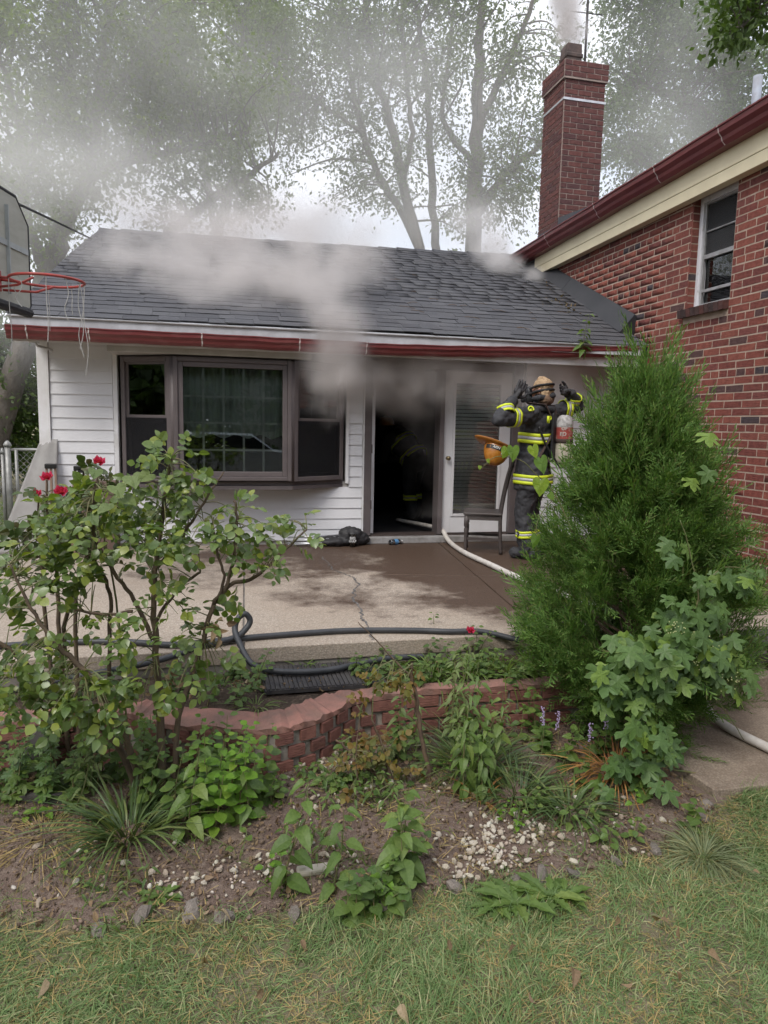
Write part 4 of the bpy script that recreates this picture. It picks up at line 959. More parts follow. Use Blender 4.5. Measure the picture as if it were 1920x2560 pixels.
def bush(t, regions, cpaths, lkey, tm, size, seed, nparts, leaflets=5, comp=True, face=(0, -.45, .75), mult=1.0):
    """regions: (centre, radii, count)"""
    g = np.random.default_rng(seed); RR_, TT_, st, en = [], [], [], []
    pts = [p for path in cpaths for p in path[len(path) // 3:]]
    PA = np.array([list(p) for p in pts])
    for c, r, n_ in regions:
        for k in range(int(n_ * mult)):
            d = g.normal(size=3); d /= np.linalg.norm(d); p = np.array(c) + d * np.array(r) * (g.random() ** .45)
            j = int(np.argmin(np.linalg.norm(PA - p, axis=1) + .1 * g.random(len(PA)))); a = PA[j]
            st.append(a); en.append(p)
            dr = (p - a) / (np.linalg.norm(p - a) + .02) + g.normal(size=3) * .5
            up = np.array(face) + g.normal(size=3) * .35
            if comp: a1, b1 = compound(p, dr, g, size, leaflets, up); RR_ += a1; TT_ += b1
            else: RR_.append(fr_np(dr + np.array([0, -.2, -.5]), up) * size * g.uniform(.6, 1.2)); TT_.append(p)
    twig_mass(t, st, en)
    leaves(t, tm, np.array(RR_), np.array(TT_), *LM[lkey], nparts=nparts)
def CN(Y, pts): return [(*at(x, y, Y), r) for x, y, r in pts]
def RG(x, y, Y, rx, ry, n_, dy=.16): return (at(x, y, Y), (rx * Y * 1.04 / FPX, dy, ry * Y * 1.04 / FPX), n_)
# --- the big rose bush
rb_ = thing('rose_bush', 'large leafy rose bush with bare woody canes in front of the bay window', 'rose bush', (-.26, 3.3, G))
cps = canes(rb_, [
    [(-.25, 3.3, G, .022)] + CN(3.3, [(402, 1800, .019), (392, 1660, .016), (384, 1520, .013), (392, 1380, .011), (412, 1250, .009), (428, 1145, .005)]),
    [(-.2, 3.3, G, .016)] + CN(3.28, [(448, 1790, .013), (492, 1660, .012), (530, 1520, .011), (575, 1465, .010), (640, 1440, .009), (700, 1385, .007), (768, 1322, .004)]),
    CN(3.27, [(560, 1480, .009), (584, 1400, .008), (592, 1310, .007), (586, 1250, .006)]),
    CN(3.27, [(535, 1510, .008), (560, 1450, .007), (545, 1390, .006), (530, 1290, .004)]),
    [(-.36, 3.35, G, .02)] + CN(3.3, [(292, 1860, .016), (200, 1780, .015), (112, 1712, .014), (45, 1645, .013), (-30, 1590, .01)]),
    [(-.33, 3.35, G, .018)] + CN(3.2, [(300, 1810, .014), (232, 1705, .013), (172, 1640, .012), (122, 1585, .009), (66, 1500, .007), (24, 1410, .004)]),
    CN(3.4, [(385, 1600, .012), (335, 1500, .01), (285, 1430, .009), (240, 1350, .008), (232, 1260, .007), (245, 1185, .004)]),
    CN(3.5, [(275, 1690, .01), (276, 1560, .01), (270, 1470, .009), (225, 1380, .008), (160, 1300, .006), (110, 1235, .004)]),
    CN(3.45, [(162, 1640, .011), (163, 1550, .01), (195, 1468, .008), (230, 1440, .006), (240, 1380, .004)]),
    CN(3.3, [(330, 1530, .008), (260, 1535, .007), (190, 1524, .006)]),
    CN(3.3, [(390, 1420, .009), (470, 1320, .007), (520, 1240, .005), (560, 1180, .003)]),
    CN(3.35, [(384, 1560, .009), (440, 1480, .008), (500, 1430, .006)])])
bush(rb_, [RG(300, 1290, 3.35, 190, 90, 62, .22), RG(425, 1200, 3.3, 95, 65, 24), RG(420, 1330, 3.25, 120, 75, 30, .2), RG(565, 1320, 3.27, 100, 75, 24), RG(650, 1390, 3.27, 60, 45, 9), RG(745, 1320, 3.27, 55, 50, 9),
           RG(170, 1350, 3.4, 110, 65, 22, .2), RG(240, 1420, 3.35, 150, 60, 20), RG(70, 1440, 3.3, 80, 80, 18), RG(40, 1580, 3.25, 60, 80, 14), RG(420, 1460, 3.25, 70, 60, 9), RG(330, 1600, 3.2, 90, 90, 9), RG(560, 1500, 3.3, 50, 60, 5), RG(150, 1690, 3.2, 90, 60, 7), RG(430, 1130, 3.3, 45, 25, 5), RG(60, 1690, 3.15, 100, 90, 26), RG(290, 1720, 3.15, 150, 70, 34), RG(150, 1780, 3.1, 120, 50, 18), RG(500, 1650, 3.3, 80, 70, 12), RG(200, 1560, 3.3, 120, 60, 12), RG(480, 1560, 3.25, 70, 50, 8)],
     cps, 'rose_leaf', ROSE, .046, 31, 300, mult=1.4)
# --- red-flowered rose behind it, to the left
rb2 = thing('flowering_rose_bush', 'rose bush with red flowers by the leaning grey panel', 'rose bush', (-.75, 3.75, G))
cps = canes(rb2, [[(-.75, 3.75, G, .014)] + CN(3.75, [(150, 1600, .011), (140, 1420, .009), (120, 1300, .006), (118, 1200, .004)]), [(-.7, 3.75, G, .012)] + CN(3.75, [(190, 1500, .01), (230, 1350, .007), (246, 1170, .004)]), [(-.8, 3.75, G, .012)] + CN(3.75, [(110, 1500, .01), (100, 1350, .007), (95, 1240, .004)])])
bush(rb2, [RG(130, 1300, 3.75, 90, 75, 36, .15), RG(230, 1200, 3.75, 60, 40, 9), RG(60, 1400, 3.75, 70, 70, 14), RG(260, 1330, 3.8, 90, 60, 12)], cps, 'dark_rose_leaf', ROSE, .05, 32, 60, mult=1.5)
M_PETAL = leafmat('red_petal', [(.55, .03, .10), (.62, .05, .14), (.46, .02, .07)], rough=.5, trans=.25, warm=(1, 1, 1))
PET = leaf_t(1.0, -.5, -.45, 3, base=1.3)
pet_me = tmesh('petal', PET, M_PETAL)
def flower(parent, p, s, tilt=(0, -.4, .9)):
    Fm = frame(Vector(tilt).orthogonal(), tilt).to_4x4(); c = Matrix.Translation(p) @ Fm
    for ring, (n_, sc, el) in enumerate(((5, 1.0, 12), (5, .8, 38), (4, .5, 64))):
        for i in range(n_):
            put('petal', pet_me, c @ Matrix.Rotation(2 * math.pi * (i + ring * .4) / n_ + rnd.uniform(-.1, .1), 4, 'Z') @ Matrix.Rotation(-R(el + rnd.uniform(-6, 6)), 4, 'Y') @ Matrix.Diagonal((s * sc, s * sc, s * sc, 1)), parent)
for x, y, Y, s in ((118, 1195, 3.73, .036), (90, 1236, 3.72, .03), (152, 1232, 3.70, .04), (247, 1156, 3.74, .036)): flower(rb2, at(x, y, Y), s, (rnd.uniform(-.3, .3), -.55, .8))
# big-leaved vine shoot on the rose
hv = thing('mallow_shoot', 'broad pale grey-green leaves on a shoot amid the rose bush', 'vine', (-.45, 3.55, G))
canes(hv, [[(-.42, 3.55, G, .005)] + CN(3.5, [(290, 1500, .005), (260, 1350, .004), (300, 1220, .004), (340, 1185, .003)])], M_GSTEM, 'stem')
RR_, TT_ = [], []; g = np.random.default_rng(33)
for x, y, s in ((330, 1190, .085), (290, 1215, .08), (375, 1185, .07), (240, 1175, .06), (310, 1245, .075), (270, 1260, .07), (225, 1290, .07), (350, 1225, .06)):
    RR_.append(fr_np((g.normal() * .5, -.7, -.45), (g.normal() * .3, -.5, .8)) * s); TT_.append(list(at(x, y, 3.22)))
leaves(hv, HEART, np.array(RR_), np.array(TT_), *LM['pale_weed_leaf'], nparts=20)
# --- juniper -----------------------------------------------------------------------
JC = Vector((2.42, 3.66, -.36))
jn = thing('juniper', 'big bushy green juniper beside the brick wall', 'juniper', JC)
prof_z = [0, .3, .68, 1.05, 1.4, 1.65, 1.85, 2.02]; prof_r = [.42, .60, .61, .49, .35, .25, .16, .05]
g = np.random.default_rng(41)
def spray(n_side, seed, wd=.018, curve=.1):
    q = random.Random(seed); vs, fs = [], []
    def sliver(a, b, w_):
        a, b = Vector(a), Vector(b); d = (b - a).normalized(); s = d.cross(Vector((0, 0, 1)))
        s = s.normalized() if s.length > .05 else Vector((0, 1, 0))
        i = len(vs); m = a.lerp(b, .5); vs.extend([a - s * w_ * .4, a + s * w_ * .4, m + s * w_, m - s * w_, b]); fs.extend([(i, i + 1, i + 2), (i, i + 2, i + 3), (i + 3, i + 2, i + 4)])
    sliver((0, 0, 0), (1, 0, curve), wd * .7)
    for k in range(n_side):
        t = .12 + .8 * k / n_side; s_ = 1 if k % 2 else -1; L = (.42 - .3 * t) * q.uniform(.7, 1.2)
        a = Vector((t, 0, curve * t * t)); ang = q.uniform(.45, .8); rl = q.uniform(-.9, .9)
        b = a + Vector((math.cos(ang) * L, s_ * math.sin(ang) * L * math.cos(rl), math.sin(ang) * L * math.sin(rl)))
        sliver(a, b, wd)
        for u in (.45, .75):
            c = a.lerp(b, u); sliver(c, c + Vector((.1, s_ * q.uniform(-.05, .1), q.uniform(-.07, .07))) * q.uniform(.6, 1.1), wd * .85)
    return [tuple(v) for v in vs], fs
SPR = [spray(9, k, .021, .12 * (k - 1)) for k in range(4)]
lm('juniper_spray', [(.07, .12, .034), (.105, .17, .046), (.14, .21, .056), (.08, .135, .042), (.19, .255, .07), (.14, .12, .06)], rough=.55, trans=.2, spec=.25, warm=(.92, 1.08, .9))
nJ = 17500
nT = 270
hT = g.random(nT) ** .95 * 2.0; tT = g.uniform(0, 2 * math.pi, nT)
lump = 1 + .10 * np.sin(tT * 3 + hT * 4) + .08 * np.sin(tT * 5 - hT * 7 + 1) + g.normal(size=nT) * .09
rT_ = np.interp(hT, prof_z, prof_r) * lump
tip = np.stack([JC.x + rT_ * np.cos(tT), JC.y + rT_ * np.sin(tT) * .95, JC.z + hT], 1)
root = np.stack([np.full(nT, JC.x), np.full(nT, JC.y), JC.z + np.maximum(hT - .30 - .15 * rT_, .02)], 1)
bi = g.integers(0, nT, nJ); fr_ = 1 - .62 * g.random(nJ) ** 1.5
px_ = root[bi] + (tip - root)[bi] * fr_[:, None] + g.normal(size=(nJ, 3)) * (.022 + .045 * fr_ * (1.25 - fr_))[:, None]
bd_ = (tip - root)[bi]; bd_ /= np.linalg.norm(bd_, axis=1, keepdims=True)
hz = px_[:, 2] - JC.z; th_ = np.arctan2(px_[:, 1] - JC.y, px_[:, 0] - JC.x)
dirs = bd_ * 1.0 + np.array([0, 0, .35]) * (hz / 2)[:, None] + g.normal(size=(nJ, 3)) * .45
x = dirs / np.linalg.norm(dirs, axis=1, keepdims=True); z = g.normal(size=(nJ, 3)) + np.array([0, 0, .6])
z -= x * np.sum(x * z, 1, keepdims=True); z /= np.linalg.norm(z, axis=1, keepdims=True)
Lj = (.07 + .12 * g.random(nJ) ** 1.4)[:, None, None]
RJ = np.stack([x, np.cross(z, x), z], 2) * Lj
# long wispy leaders near the top and along the left side
nW = 420; hw = g.uniform(.3, 2.1, nW); tw = g.uniform(0, 2 * math.pi, nW); rw = np.interp(hw, prof_z, prof_r) * .9
pw_ = np.stack([JC.x + rw * np.cos(tw) + .0 * hw, JC.y + rw * np.sin(tw), JC.z + hw], 1)
dw = np.stack([np.cos(tw) * .8, np.sin(tw) * .8, .9 + hw * .5], 1) + g.normal(size=(nW, 3)) * .22; xw = dw / np.linalg.norm(dw, axis=1, keepdims=True)
zw = g.normal(size=(nW, 3)); zw -= xw * np.sum(xw * zw, 1, keepdims=True); zw /= np.linalg.norm(zw, axis=1, keepdims=True)
RW = np.stack([xw, np.cross(zw, xw), zw], 2) * (.16 + .22 * g.random(nW))[:, None, None] * np.array([1, .5, .5])[None, None, :]
o = put('foliage', cloud_mesh('foliage', SPR, g.integers(0, 4, nJ + nW), np.concatenate([RJ, RW]), np.concatenate([px_, pw_]), LM['juniper_spray'][1]), Matrix(), jn); o['kind'] = 'stuff'
br = MB(); br.tube([JC - Vector((0, 0, .1)), JC + Vector((.02, 0, .6)), JC + Vector((.05, 0, 1.3)), JC + Vector((.07, 0, 1.9))], [.05, .04, .025, .006], 8)
for k in range(70):
    h = .1 + 1.6 * k / 70; a = k * 2.4; r_ = float(np.interp(h + .1, prof_z, prof_r)) * .7; b0 = JC + Vector((.03 * h, 0, h))
    br.tube([b0, b0 + Vector((math.cos(a) * r_ * .5, math.sin(a) * r_ * .5, .12)), b0 + Vector((math.cos(a) * r_, math.sin(a) * r_, .3))], [.012, .008, .003], 5, cap=False)
br.build('branches', M_DRYST, jn)['kind'] = 'stuff'
# --- hop-like vine over the right side of the juniper
vn = thing('climbing_vine', 'lobed leaf vine trailing over the lower right of the juniper', 'vine', (2.55, 3.0, G))
vp = canes(vn, [[(2.5, 3.05, G, .006)] + CN(3.0, [(1640, 1900, .005), (1600, 1750, .005), (1620, 1600, .004), (1740, 1520, .004), (1725, 1380, .003), (1700, 1300, .002)]),
                CN(3.0, [(1620, 1620, .005), (1720, 1690, .004), (1800, 1760, .003), (1860, 1850, .002)]), CN(2.95, [(1600, 1760, .005), (1560, 1850, .004), (1540, 1960, .003)]),
                CN(3.05, [(1740, 1520, .004), (1790, 1430, .003), (1850, 1420, .002), (1905, 1450, .0015)]), CN(2.98, [(1640, 1620, .004), (1560, 1640, .003), (1510, 1700, .002)])], M_GSTEM, 'stem')
RR_, TT_ = [], []; g = np.random.default_rng(43)
def vleaf(x, y, Y, s):
    RR_.append(fr_np((g.normal() * .45, -.45 + g.normal() * .15, -.75 + g.normal() * .2), (g.normal() * .28, -.72, .62 + g.normal() * .2)) * s); TT_.append(list(at(x, y, Y)))
for cxp, cyp, rx, ry, n_, Y in ((1650, 1660, 130, 110, 70, 2.93), (1740, 1620, 110, 100, 46, 2.98), (1560, 1720, 80, 90, 26, 2.92), (1600, 1870, 80, 80, 30, 2.88), (1530, 1640, 50, 60, 9, 2.95), (1720, 1520, 90, 60, 17, 3.0), (1800, 1440, 80, 35, 10, 3.05), (1690, 1370, 25, 40, 4, 3.0), (1840, 1690, 40, 45, 7, 2.98), (1630, 1920, 50, 60, 10, 2.86), (1880, 1440, 30, 30, 4, 3.1), (1760, 1180, 50, 20, 2, 3.15), (1790, 1080, 20, 20, 1, 3.2), (1520, 1930, 40, 50, 7, 2.9)):
    for k in range(n_):
        a, q = g.uniform(0, 6.28), math.sqrt(g.random()); vleaf(cxp + rx * q * math.cos(a), cyp + ry * q * math.sin(a), Y + g.normal() * .05, .085 * g.uniform(.65, 1.3))
leaves(vn, HOP, np.array(RR_), np.array(TT_), *LM['hop_leaf'], nparts=250)
bb = MB()
for cxp, cyp, n_ in ((1690, 1575, 26), (1740, 1600, 30), (1660, 1690, 26), (1730, 1660, 22), (1800, 1640, 16), (1830, 1700, 18)):
    for k in range(n_): bb.ell(at(cxp + rnd.gauss(0, 16), cyp + rnd.gauss(0, 12), 2.9 + rnd.uniform(-.03, .03)), .0035, nu=5, nv=4)
bb.build('flower_buds', mat('pale_buds', (.42, .45, .2), .6), vn)['kind'] = 'stuff'
# --- grape tendril in front of the firefighter
gv = thing('grape_tendril', 'thin vine tendril with yellow-green heart shaped leaves before the firefighter', 'vine', at(1400, 1250, 3.3))
canes(gv, [CN(3.25, [(1430, 1330, .004), (1390, 1240, .003), (1345, 1190, .0025), (1300, 1150, .0025), (1240, 1142, .002), (1205, 1170, .001)]), CN(3.25, [(1390, 1240, .0025), (1345, 1300, .002), (1340, 1380, .0015)])], M_GSTEM, 'stem')
RR_, TT_ = [], []
for x, y, s, dx in ((1282, 1118, .075, .0), (1268, 1122, .055, -.5), (1332, 1116, .065, .3), (1352, 1145, .085, .2), (1352, 1200, .085, -.1), (1342, 1340, .07, -.3), (1220, 1148, .025, .3), (1200, 1165, .02, -.2), (1375, 1235, .04, .6)):
    RR_.append(fr_np((dx, -.2, -.9), (g.normal() * .3, -.9, .3)) * s); TT_.append(list(at(x, y, 3.22)))
leaves(gv, HEART, np.array(RR_), np.array(TT_), *LM['grape_leaf'], nparts=20)
# --- grass-like blades -----------------------------------------------------------
def blades(base, dirs, L, wd, droop, seg=5, g=rng):
    """base (N,3), dirs (N,3) unit, L,wd,droop (N,) -> verts, quads"""
    N_ = len(base); t = np.linspace(0, 1, seg + 1)
    side = np.cross(dirs, np.array([0, 0, 1.0])); side += g.normal(size=(N_, 3)) * .3; side /= np.linalg.norm(side, axis=1, keepdims=True) + 1e-9
    P_ = base[:, None] + dirs[:, None] * (L[:, None, None] * t[None, :, None])
    hd = dirs.copy(); hd[:, 2] = 0
    P_ = P_ + hd[:, None] * (droop * L)[:, None, None] * (t ** 2)[None, :, None] * .5
    P_[:, :, 2] -= (droop * L)[:, None] * (t ** 2)[None, :]
    w_ = (wd[:, None] * (1 - t[None] ** 2.2) * .5 + .0003)
    V = np.stack([P_ - side[:, None] * w_[..., None], P_ + side[:, None] * w_[..., None]], 2).reshape(N_, -1, 3)
    f = np.array([(2 * i, 2 * i + 1, 2 * i + 3, 2 * i + 2) for i in range(seg)])
    F = f[None] + (np.arange(N_) * 2 * (seg + 1))[:, None, None]
    return V.reshape(-1, 3), F.reshape(-1, 4)
def np_mesh(name, V, F, m):
    me = bpy.data.meshes.new(name); me.vertices.add(len(V)); me.vertices.foreach_set('co', V.astype(np.float32).reshape(-1))
    me.loops.add(F.size); me.loops.foreach_set('vertex_index', F.reshape(-1).astype(np.int32)); me.polygons.add(len(F)); me.polygons.foreach_set('loop_start', (np.arange(len(F)) * F.shape[1]).astype(np.int32))
    me.update(calc_edges=True); me.materials.append(m); return me
lm('lawn_blade', [(.11, .175, .07), (.14, .205, .09), (.17, .225, .105), (.095, .15, .065), (.15, .21, .10), (.22, .24, .13), (.36, .33, .21)], rough=.6, trans=.22, spec=.2, warm=(1.2, 1.22, 1.1))
lm('straw_blade', [(.30, .25, .15), (.38, .31, .19), (.24, .19, .11), (.20, .20, .10)], rough=.8, trans=.15, spec=.1)
lm('liriope', [(.05, .09, .045), (.065, .115, .05), (.09, .145, .06), (.13, .16, .06)], rough=.4, trans=.15)
lm('daylily', [(.09, .16, .045), (.12, .20, .05), (.07, .13, .04), (.16, .22, .06)], rough=.45, trans=.3)
lm('blue_grass', [(.12, .165, .11), (.16, .20, .14), (.20, .22, .13)], rough=.6, trans=.2)
lm('rust_blade', [(.28, .12, .045), (.36, .20, .09), (.22, .10, .05), (.40, .27, .11)], rough=.7, trans=.2)
def clump(name, label, cat, base, n_, L, wd, droop, lkey, spread=.05, lean=(0, 0), up=1.0, seed=0, seg=6, group=None):
    g = np.random.default_rng(1000 + seed); t = thing(name, label, cat, base, group)
    a = g.uniform(0, 2 * math.pi, n_); r_ = np.sqrt(g.random(n_))
    b = np.stack([base[0] + spread * r_ * np.cos(a), base[1] + spread * r_ * np.sin(a), np.full(n_, base[2] - .01)], 1)
    d = np.stack([np.cos(a) * (.25 + .9 * r_) + lean[0], np.sin(a) * (.25 + .9 * r_) + lean[1], np.full(n_, up)], 1) + g.normal(size=(n_, 3)) * .18
    d /= np.linalg.norm(d, axis=1, keepdims=True)
    V, F = blades(b, d, L * g.uniform(.55, 1.15, n_), wd * g.uniform(.7, 1.2, n_), droop * g.uniform(.5, 1.4, n_), seg, g)
    o = put('blades', np_mesh('blades', V, F, LM[lkey][1]), Matrix(), t); o['kind'] = 'stuff'; return t
gp = lambda x, y: (x, y, float(gh(x, y)))
clump('liriope', 'dark arching liriope clump left under the rose bush', 'ornamental grass', gp(-.38, 3.02), 230, .42, .009, .55, 'liriope', .09, seed=1)
clump('liriope', 'liriope clump by the dead rose with green strap leaves', 'ornamental grass', gp(1.42, 3.0), 200, .30, .008, .5, 'liriope', .1, seed=2)
clump('liriope', 'wide liriope clump below the planter wall, right of the tall weeds', 'ornamental grass', gp(1.32, 3.3), 320, .32, .008, .45, 'liriope', .16, seed=3)
clump('liriope', 'dark liriope clump in front, closest to the white pebbles', 'ornamental grass', gp(1.62, 2.85), 190, .27, .009, .6, 'liriope', .08, seed=4)
clump('withered_daylily', 'withered rust-orange daylily leaves under the juniper', 'daylily', gp(2.0, 3.08), 150, .32, .007, .6, 'rust_blade', .08, lean=(-.1, -.2), seed=5)
clump('withered_daylily', 'yellowing leaves beside the tall drooping weeds', 'daylily', gp(1.22, 2.98), 40, .2, .007, .7, 'rust_blade', .04, seed=6)
clump('straw_tuft', 'dry straw coloured grass tuft at the left edge', 'dry grass', gp(-.72, 3.05), 240, .24, .004, .9, 'straw_blade', .12, up=.5, seed=7)
clump('blue_grass', 'pale blue-green grass tuft at the right lawn edge', 'ornamental grass', gp(2.02, 2.42), 420, .22, .0035, .75, 'blue_grass', .07, up=.7, seed=8)
for i, (x_, y_, n_, L_) in enumerate(((.52, 4.235, 14, .17), (.6, 4.23, 16, .14), (.78, 4.22, 18, .16), (.86, 4.2, 16, .15))):
    clump('daylily', ['single arching daylily tuft at the patio edge above the mat', 'small daylily tuft right of the arching one on the patio edge', 'daylily tuft near the end of the rubber mat', 'daylily tuft right of the rubber mat'][i], 'daylily', (x_, y_, -.13), n_, L_, .009, .8, 'daylily', .03, seed=10 + i)
for i, (x_, y_, n_, L_) in enumerate(((1.08, 4.1, 60, .24), (1.3, 4.0, 90, .3), (1.52, 3.98, 90, .3), (1.75, 3.98, 90, .3), (1.95, 4.0, 70, .3))):
    clump('daylily', ['daylily clump under the end of the black hose', 'daylily clump in the planter behind the dead rose', 'bright daylily clump in the planter, third from the juniper', 'daylily clump in the planter, second from the juniper', 'daylily clump in the planter touching the juniper'][i], 'daylily', (x_, y_, -.15), n_, L_, .010, .7, 'daylily', .08, seed=20 + i)
for i, (x_, y_) in enumerate(((.2, 3.72), (-.5, 4.0), (-1.0, 4.1), (.02, 4.05))):
    clump('spider_plant', ['pale striped tuft at the near corner of the rubber mat', 'grassy tuft in the planter behind the rose canes', 'grassy tuft in the planter at the left edge', 'thin grassy tuft left of the rubber mat'][i], 'grass tuft', (x_, y_, -.15), 40, .2, .007, .8, ('pale_weed_leaf', 'bed_leaf', 'daylily', 'bed_leaf')[i], .05, seed=30 + i)
# purple liriope flower spikes
for i, (x, y, Y) in enumerate(((1358, 1790, 3.25), (1395, 1800, 3.2), (1475, 1830, 3.1), (1515, 1800, 3.2))):
    p = at(x, y, Y); mb = MB(); mb.tube([(p.x, p.y, G), p + Vector((.01, 0, .03))], .0015, 5)
    for k in range(34): mb.ell(p + Vector((rnd.gauss(0, .006), rnd.gauss(0, .006), -.05 + .1 * k / 34)), .004, nu=5, nv=4, mi=1)
    tag(mb.build('flower_spike', [M_GSTEM, mat('lilac_floret%d' % i, (.42, .33, .52), .6)]), ['lilac flower spike left below the juniper', 'lilac flower spike second from left below the juniper', 'lilac flower spike above the orange leaves', 'rightmost lilac flower spike below the juniper'][i], 'flower', 'liriope flower spikes')
# --- weeds with paired drooping leaves
def weed(name, label, base, h, pairs, size, lkey='weed_leaf', tm=WEED, lean=(.04, 0), seed=0, cat='weed', droop=.55, stems=1, spread=.04, group=None):
    g = np.random.default_rng(2000 + seed); t = thing(name, label, cat, base, group); RR_, TT_ = [], []
    for s_ in range(stems):
        hb = h * (1 if s_ == 0 else g.uniform(.5, .95)); b = Vector(base) + Vector((g.normal() * spread, g.normal() * spread, 0)) * (0 if s_ == 0 else 1)
        tip = b + Vector((lean[0] + g.normal() * .04, lean[1] + g.normal() * .03, hb)); path = smooth_path([b - Vector((0, 0, .02)), b.lerp(tip, .5) + Vector((g.normal() * .015, 0, 0)), tip], 5)
        MB().tube(path, [.004 - .0027 * i / (len(path) - 1) for i in range(len(path))], 6).build('stem', M_GSTEM, t)
        a0 = g.uniform(0, 6.28)
        for k in range(pairs):
            f = .22 + .78 * k / max(pairs - 1, 1); p = path[min(int(f * (len(path) - 1)), len(path) - 1)]
            for q in (0, 1):
                a = a0 + k * 1.57 + q * math.pi + g.normal() * .25; sz = size * (1.1 - .55 * f ** 2) * g.uniform(.8, 1.15)
                d = (math.cos(a), math.sin(a) - .15, .25 - droop * (1.2 - f) + g.normal() * .1)
                RR_.append(fr_np(d, (0 + g.normal() * .15, -.35, 1)) * sz); TT_.append(list(p + Vector(d) * .012))
    leaves(t, tm, np.array(RR_), np.array(TT_), *LM[lkey], nparts=90); return t
weed('broadleaf_weed', 'tall single-stem weed with drooping leaves in front of the pebbles', gp(.22, 2.55), .46, 8, .105, seed=1)
weed('broadleaf_weed', 'upright weed with broad leaves at the lawn edge, centre', gp(.42, 2.5), .34, 6, .10, seed=2)
weed('broadleaf_weed', 'dark leafy weed clump beside the white pebble patch', gp(.68, 2.55), .33, 6, .11, seed=3, stems=3, spread=.05)
weed('broadleaf_weed', 'pale seedling weed at the foot of the dark leafy clump', gp(.58, 2.42), .14, 3, .06, 'lime_leaf', seed=4, stems=2, droop=.2)
weed('broadleaf_weed', 'weed with hanging oval leaves in front of the rose trunk', gp(-.14, 2.95), .40, 6, .10, seed=5)
weed('broadleaf_weed', 'weed with hanging leaves right of the lime-green shrub', gp(.14, 2.98), .36, 6, .085, seed=6)
weed('drooping_weed', 'tallest drooping weed right of the dead rose stem', gp(1.23, 3.08), .58, 11, .085, 'weed_leaf', LANCE + WEED, seed=7, stems=5, spread=.09, droop=1.1)
weed('flowering_weed', 'pale flowering weed by the planter wall behind the drooping weeds', gp(1.25, 3.5), .58, 10, .075, 'pale_weed_leaf', LANCE, seed=8, stems=7, spread=.13, droop=.6)
weed('leafy_sapling', 'lime-green shrub at the foot of the rose bush', gp(.04, 3.02), .44, 8, .07, 'lime_leaf', ROSE, seed=9, stems=9, spread=.13, droop=.3, cat='shrub')
weed('leafy_sapling', 'dark green shrub hugging the rose trunk', gp(-.12, 3.12), .4, 8, .065, 'bed_leaf', ROSE, seed=10, stems=9, spread=.14, droop=.4, cat='shrub')
weed('leafy_sapling', 'young weed growing at the corner of the rubber mat', (.2, 3.95, -.15), .26, 7, .045, 'weed_leaf', ROSE, seed=11, stems=2, spread=.03)
weed('leafy_sapling', 'low leafy weed on the soil left of the mat under the hose loop', (.12, 4.18, -.15), .13, 4, .055, 'bed_leaf', ROSE, seed=12, stems=6, spread=.08)
weed('leafy_sapling', 'green weed growing out of the gutter near the brick wall', (4.02, 7.37, 2.24), .40, 6, .10, 'weed_leaf', WEED, seed=13, stems=2, spread=.03, droop=.3)
weed('low_vine', 'low vine leaves at the foot of the juniper by the walkway', gp(1.95, 2.92), .16, 4, .06, 'bed_leaf', HEART, seed=14, stems=7, spread=.18, cat='ground vine')
weed('low_vine', 'round-leaved vine patch beside the lilac flowers', gp(1.75, 3.2), .2, 5, .065, 'bed_leaf', HEART, seed=15, stems=6, spread=.14, cat='ground vine')
weed('low_vine', 'leafy creeper climbing the left end of the planter wall', gp(-.82, 3.55), .3, 6, .06, 'hop_leaf', HOP, seed=16, stems=7, spread=.14, cat='ground vine')
weed('low_vine', 'sprawling lobed vine at the left frame edge', gp(-.95, 3.5), .25, 5, .06, 'bed_leaf', HOP, seed=17, stems=6, spread=.16, cat='ground vine')
weed('low_vine', 'tall leafy creeper under the slanting rose canes', gp(-.62, 3.42), .36, 7, .06, 'bed_leaf', HOP, seed=70, stems=8, spread=.14, cat='ground vine')
weed('low_vine', 'leafy creeper between the liriope and the planter wall', gp(-.38, 3.42), .34, 7, .055, 'weed_leaf', HEART, seed=71, stems=8, spread=.13, cat='ground vine')
weed('ground_weed', 'scruffy weed clump left of the dying rose', gp(.62, 3.05), .14, 5, .045, 'weed_leaf', LANCE, seed=72, stems=9, spread=.1)
weed('ground_weed', 'scruffy weed clump between the lime shrub and the tall weed', gp(.34, 2.85), .13, 5, .045, 'bed_leaf', LANCE, seed=73, stems=8, spread=.1)
weed('ground_weed', 'scruffy weed clump right of the white pebbles', gp(1.62, 2.6), .12, 4, .045, 'weed_leaf', ROSE, seed=74, stems=8, spread=.1)
weed('ground_weed', 'scruffy weed clump at the lower left lawn edge', gp(-.35, 2.66), .12, 4, .045, 'bed_leaf', LANCE, seed=75, stems=7, spread=.1)
weed('ground_weed', 'pale leafy weed patch left of the pebbles at the soil edge', gp(.62, 2.45), .16, 5, .055, 'bed_leaf', HEART, seed=18, stems=5, spread=.07)
weed('ground_weed', 'lobed mallow weed spilling onto the grass', gp(.50, 2.36), .2, 4, .06, 'bed_leaf', HEART, seed=19, stems=4, spread=.06)
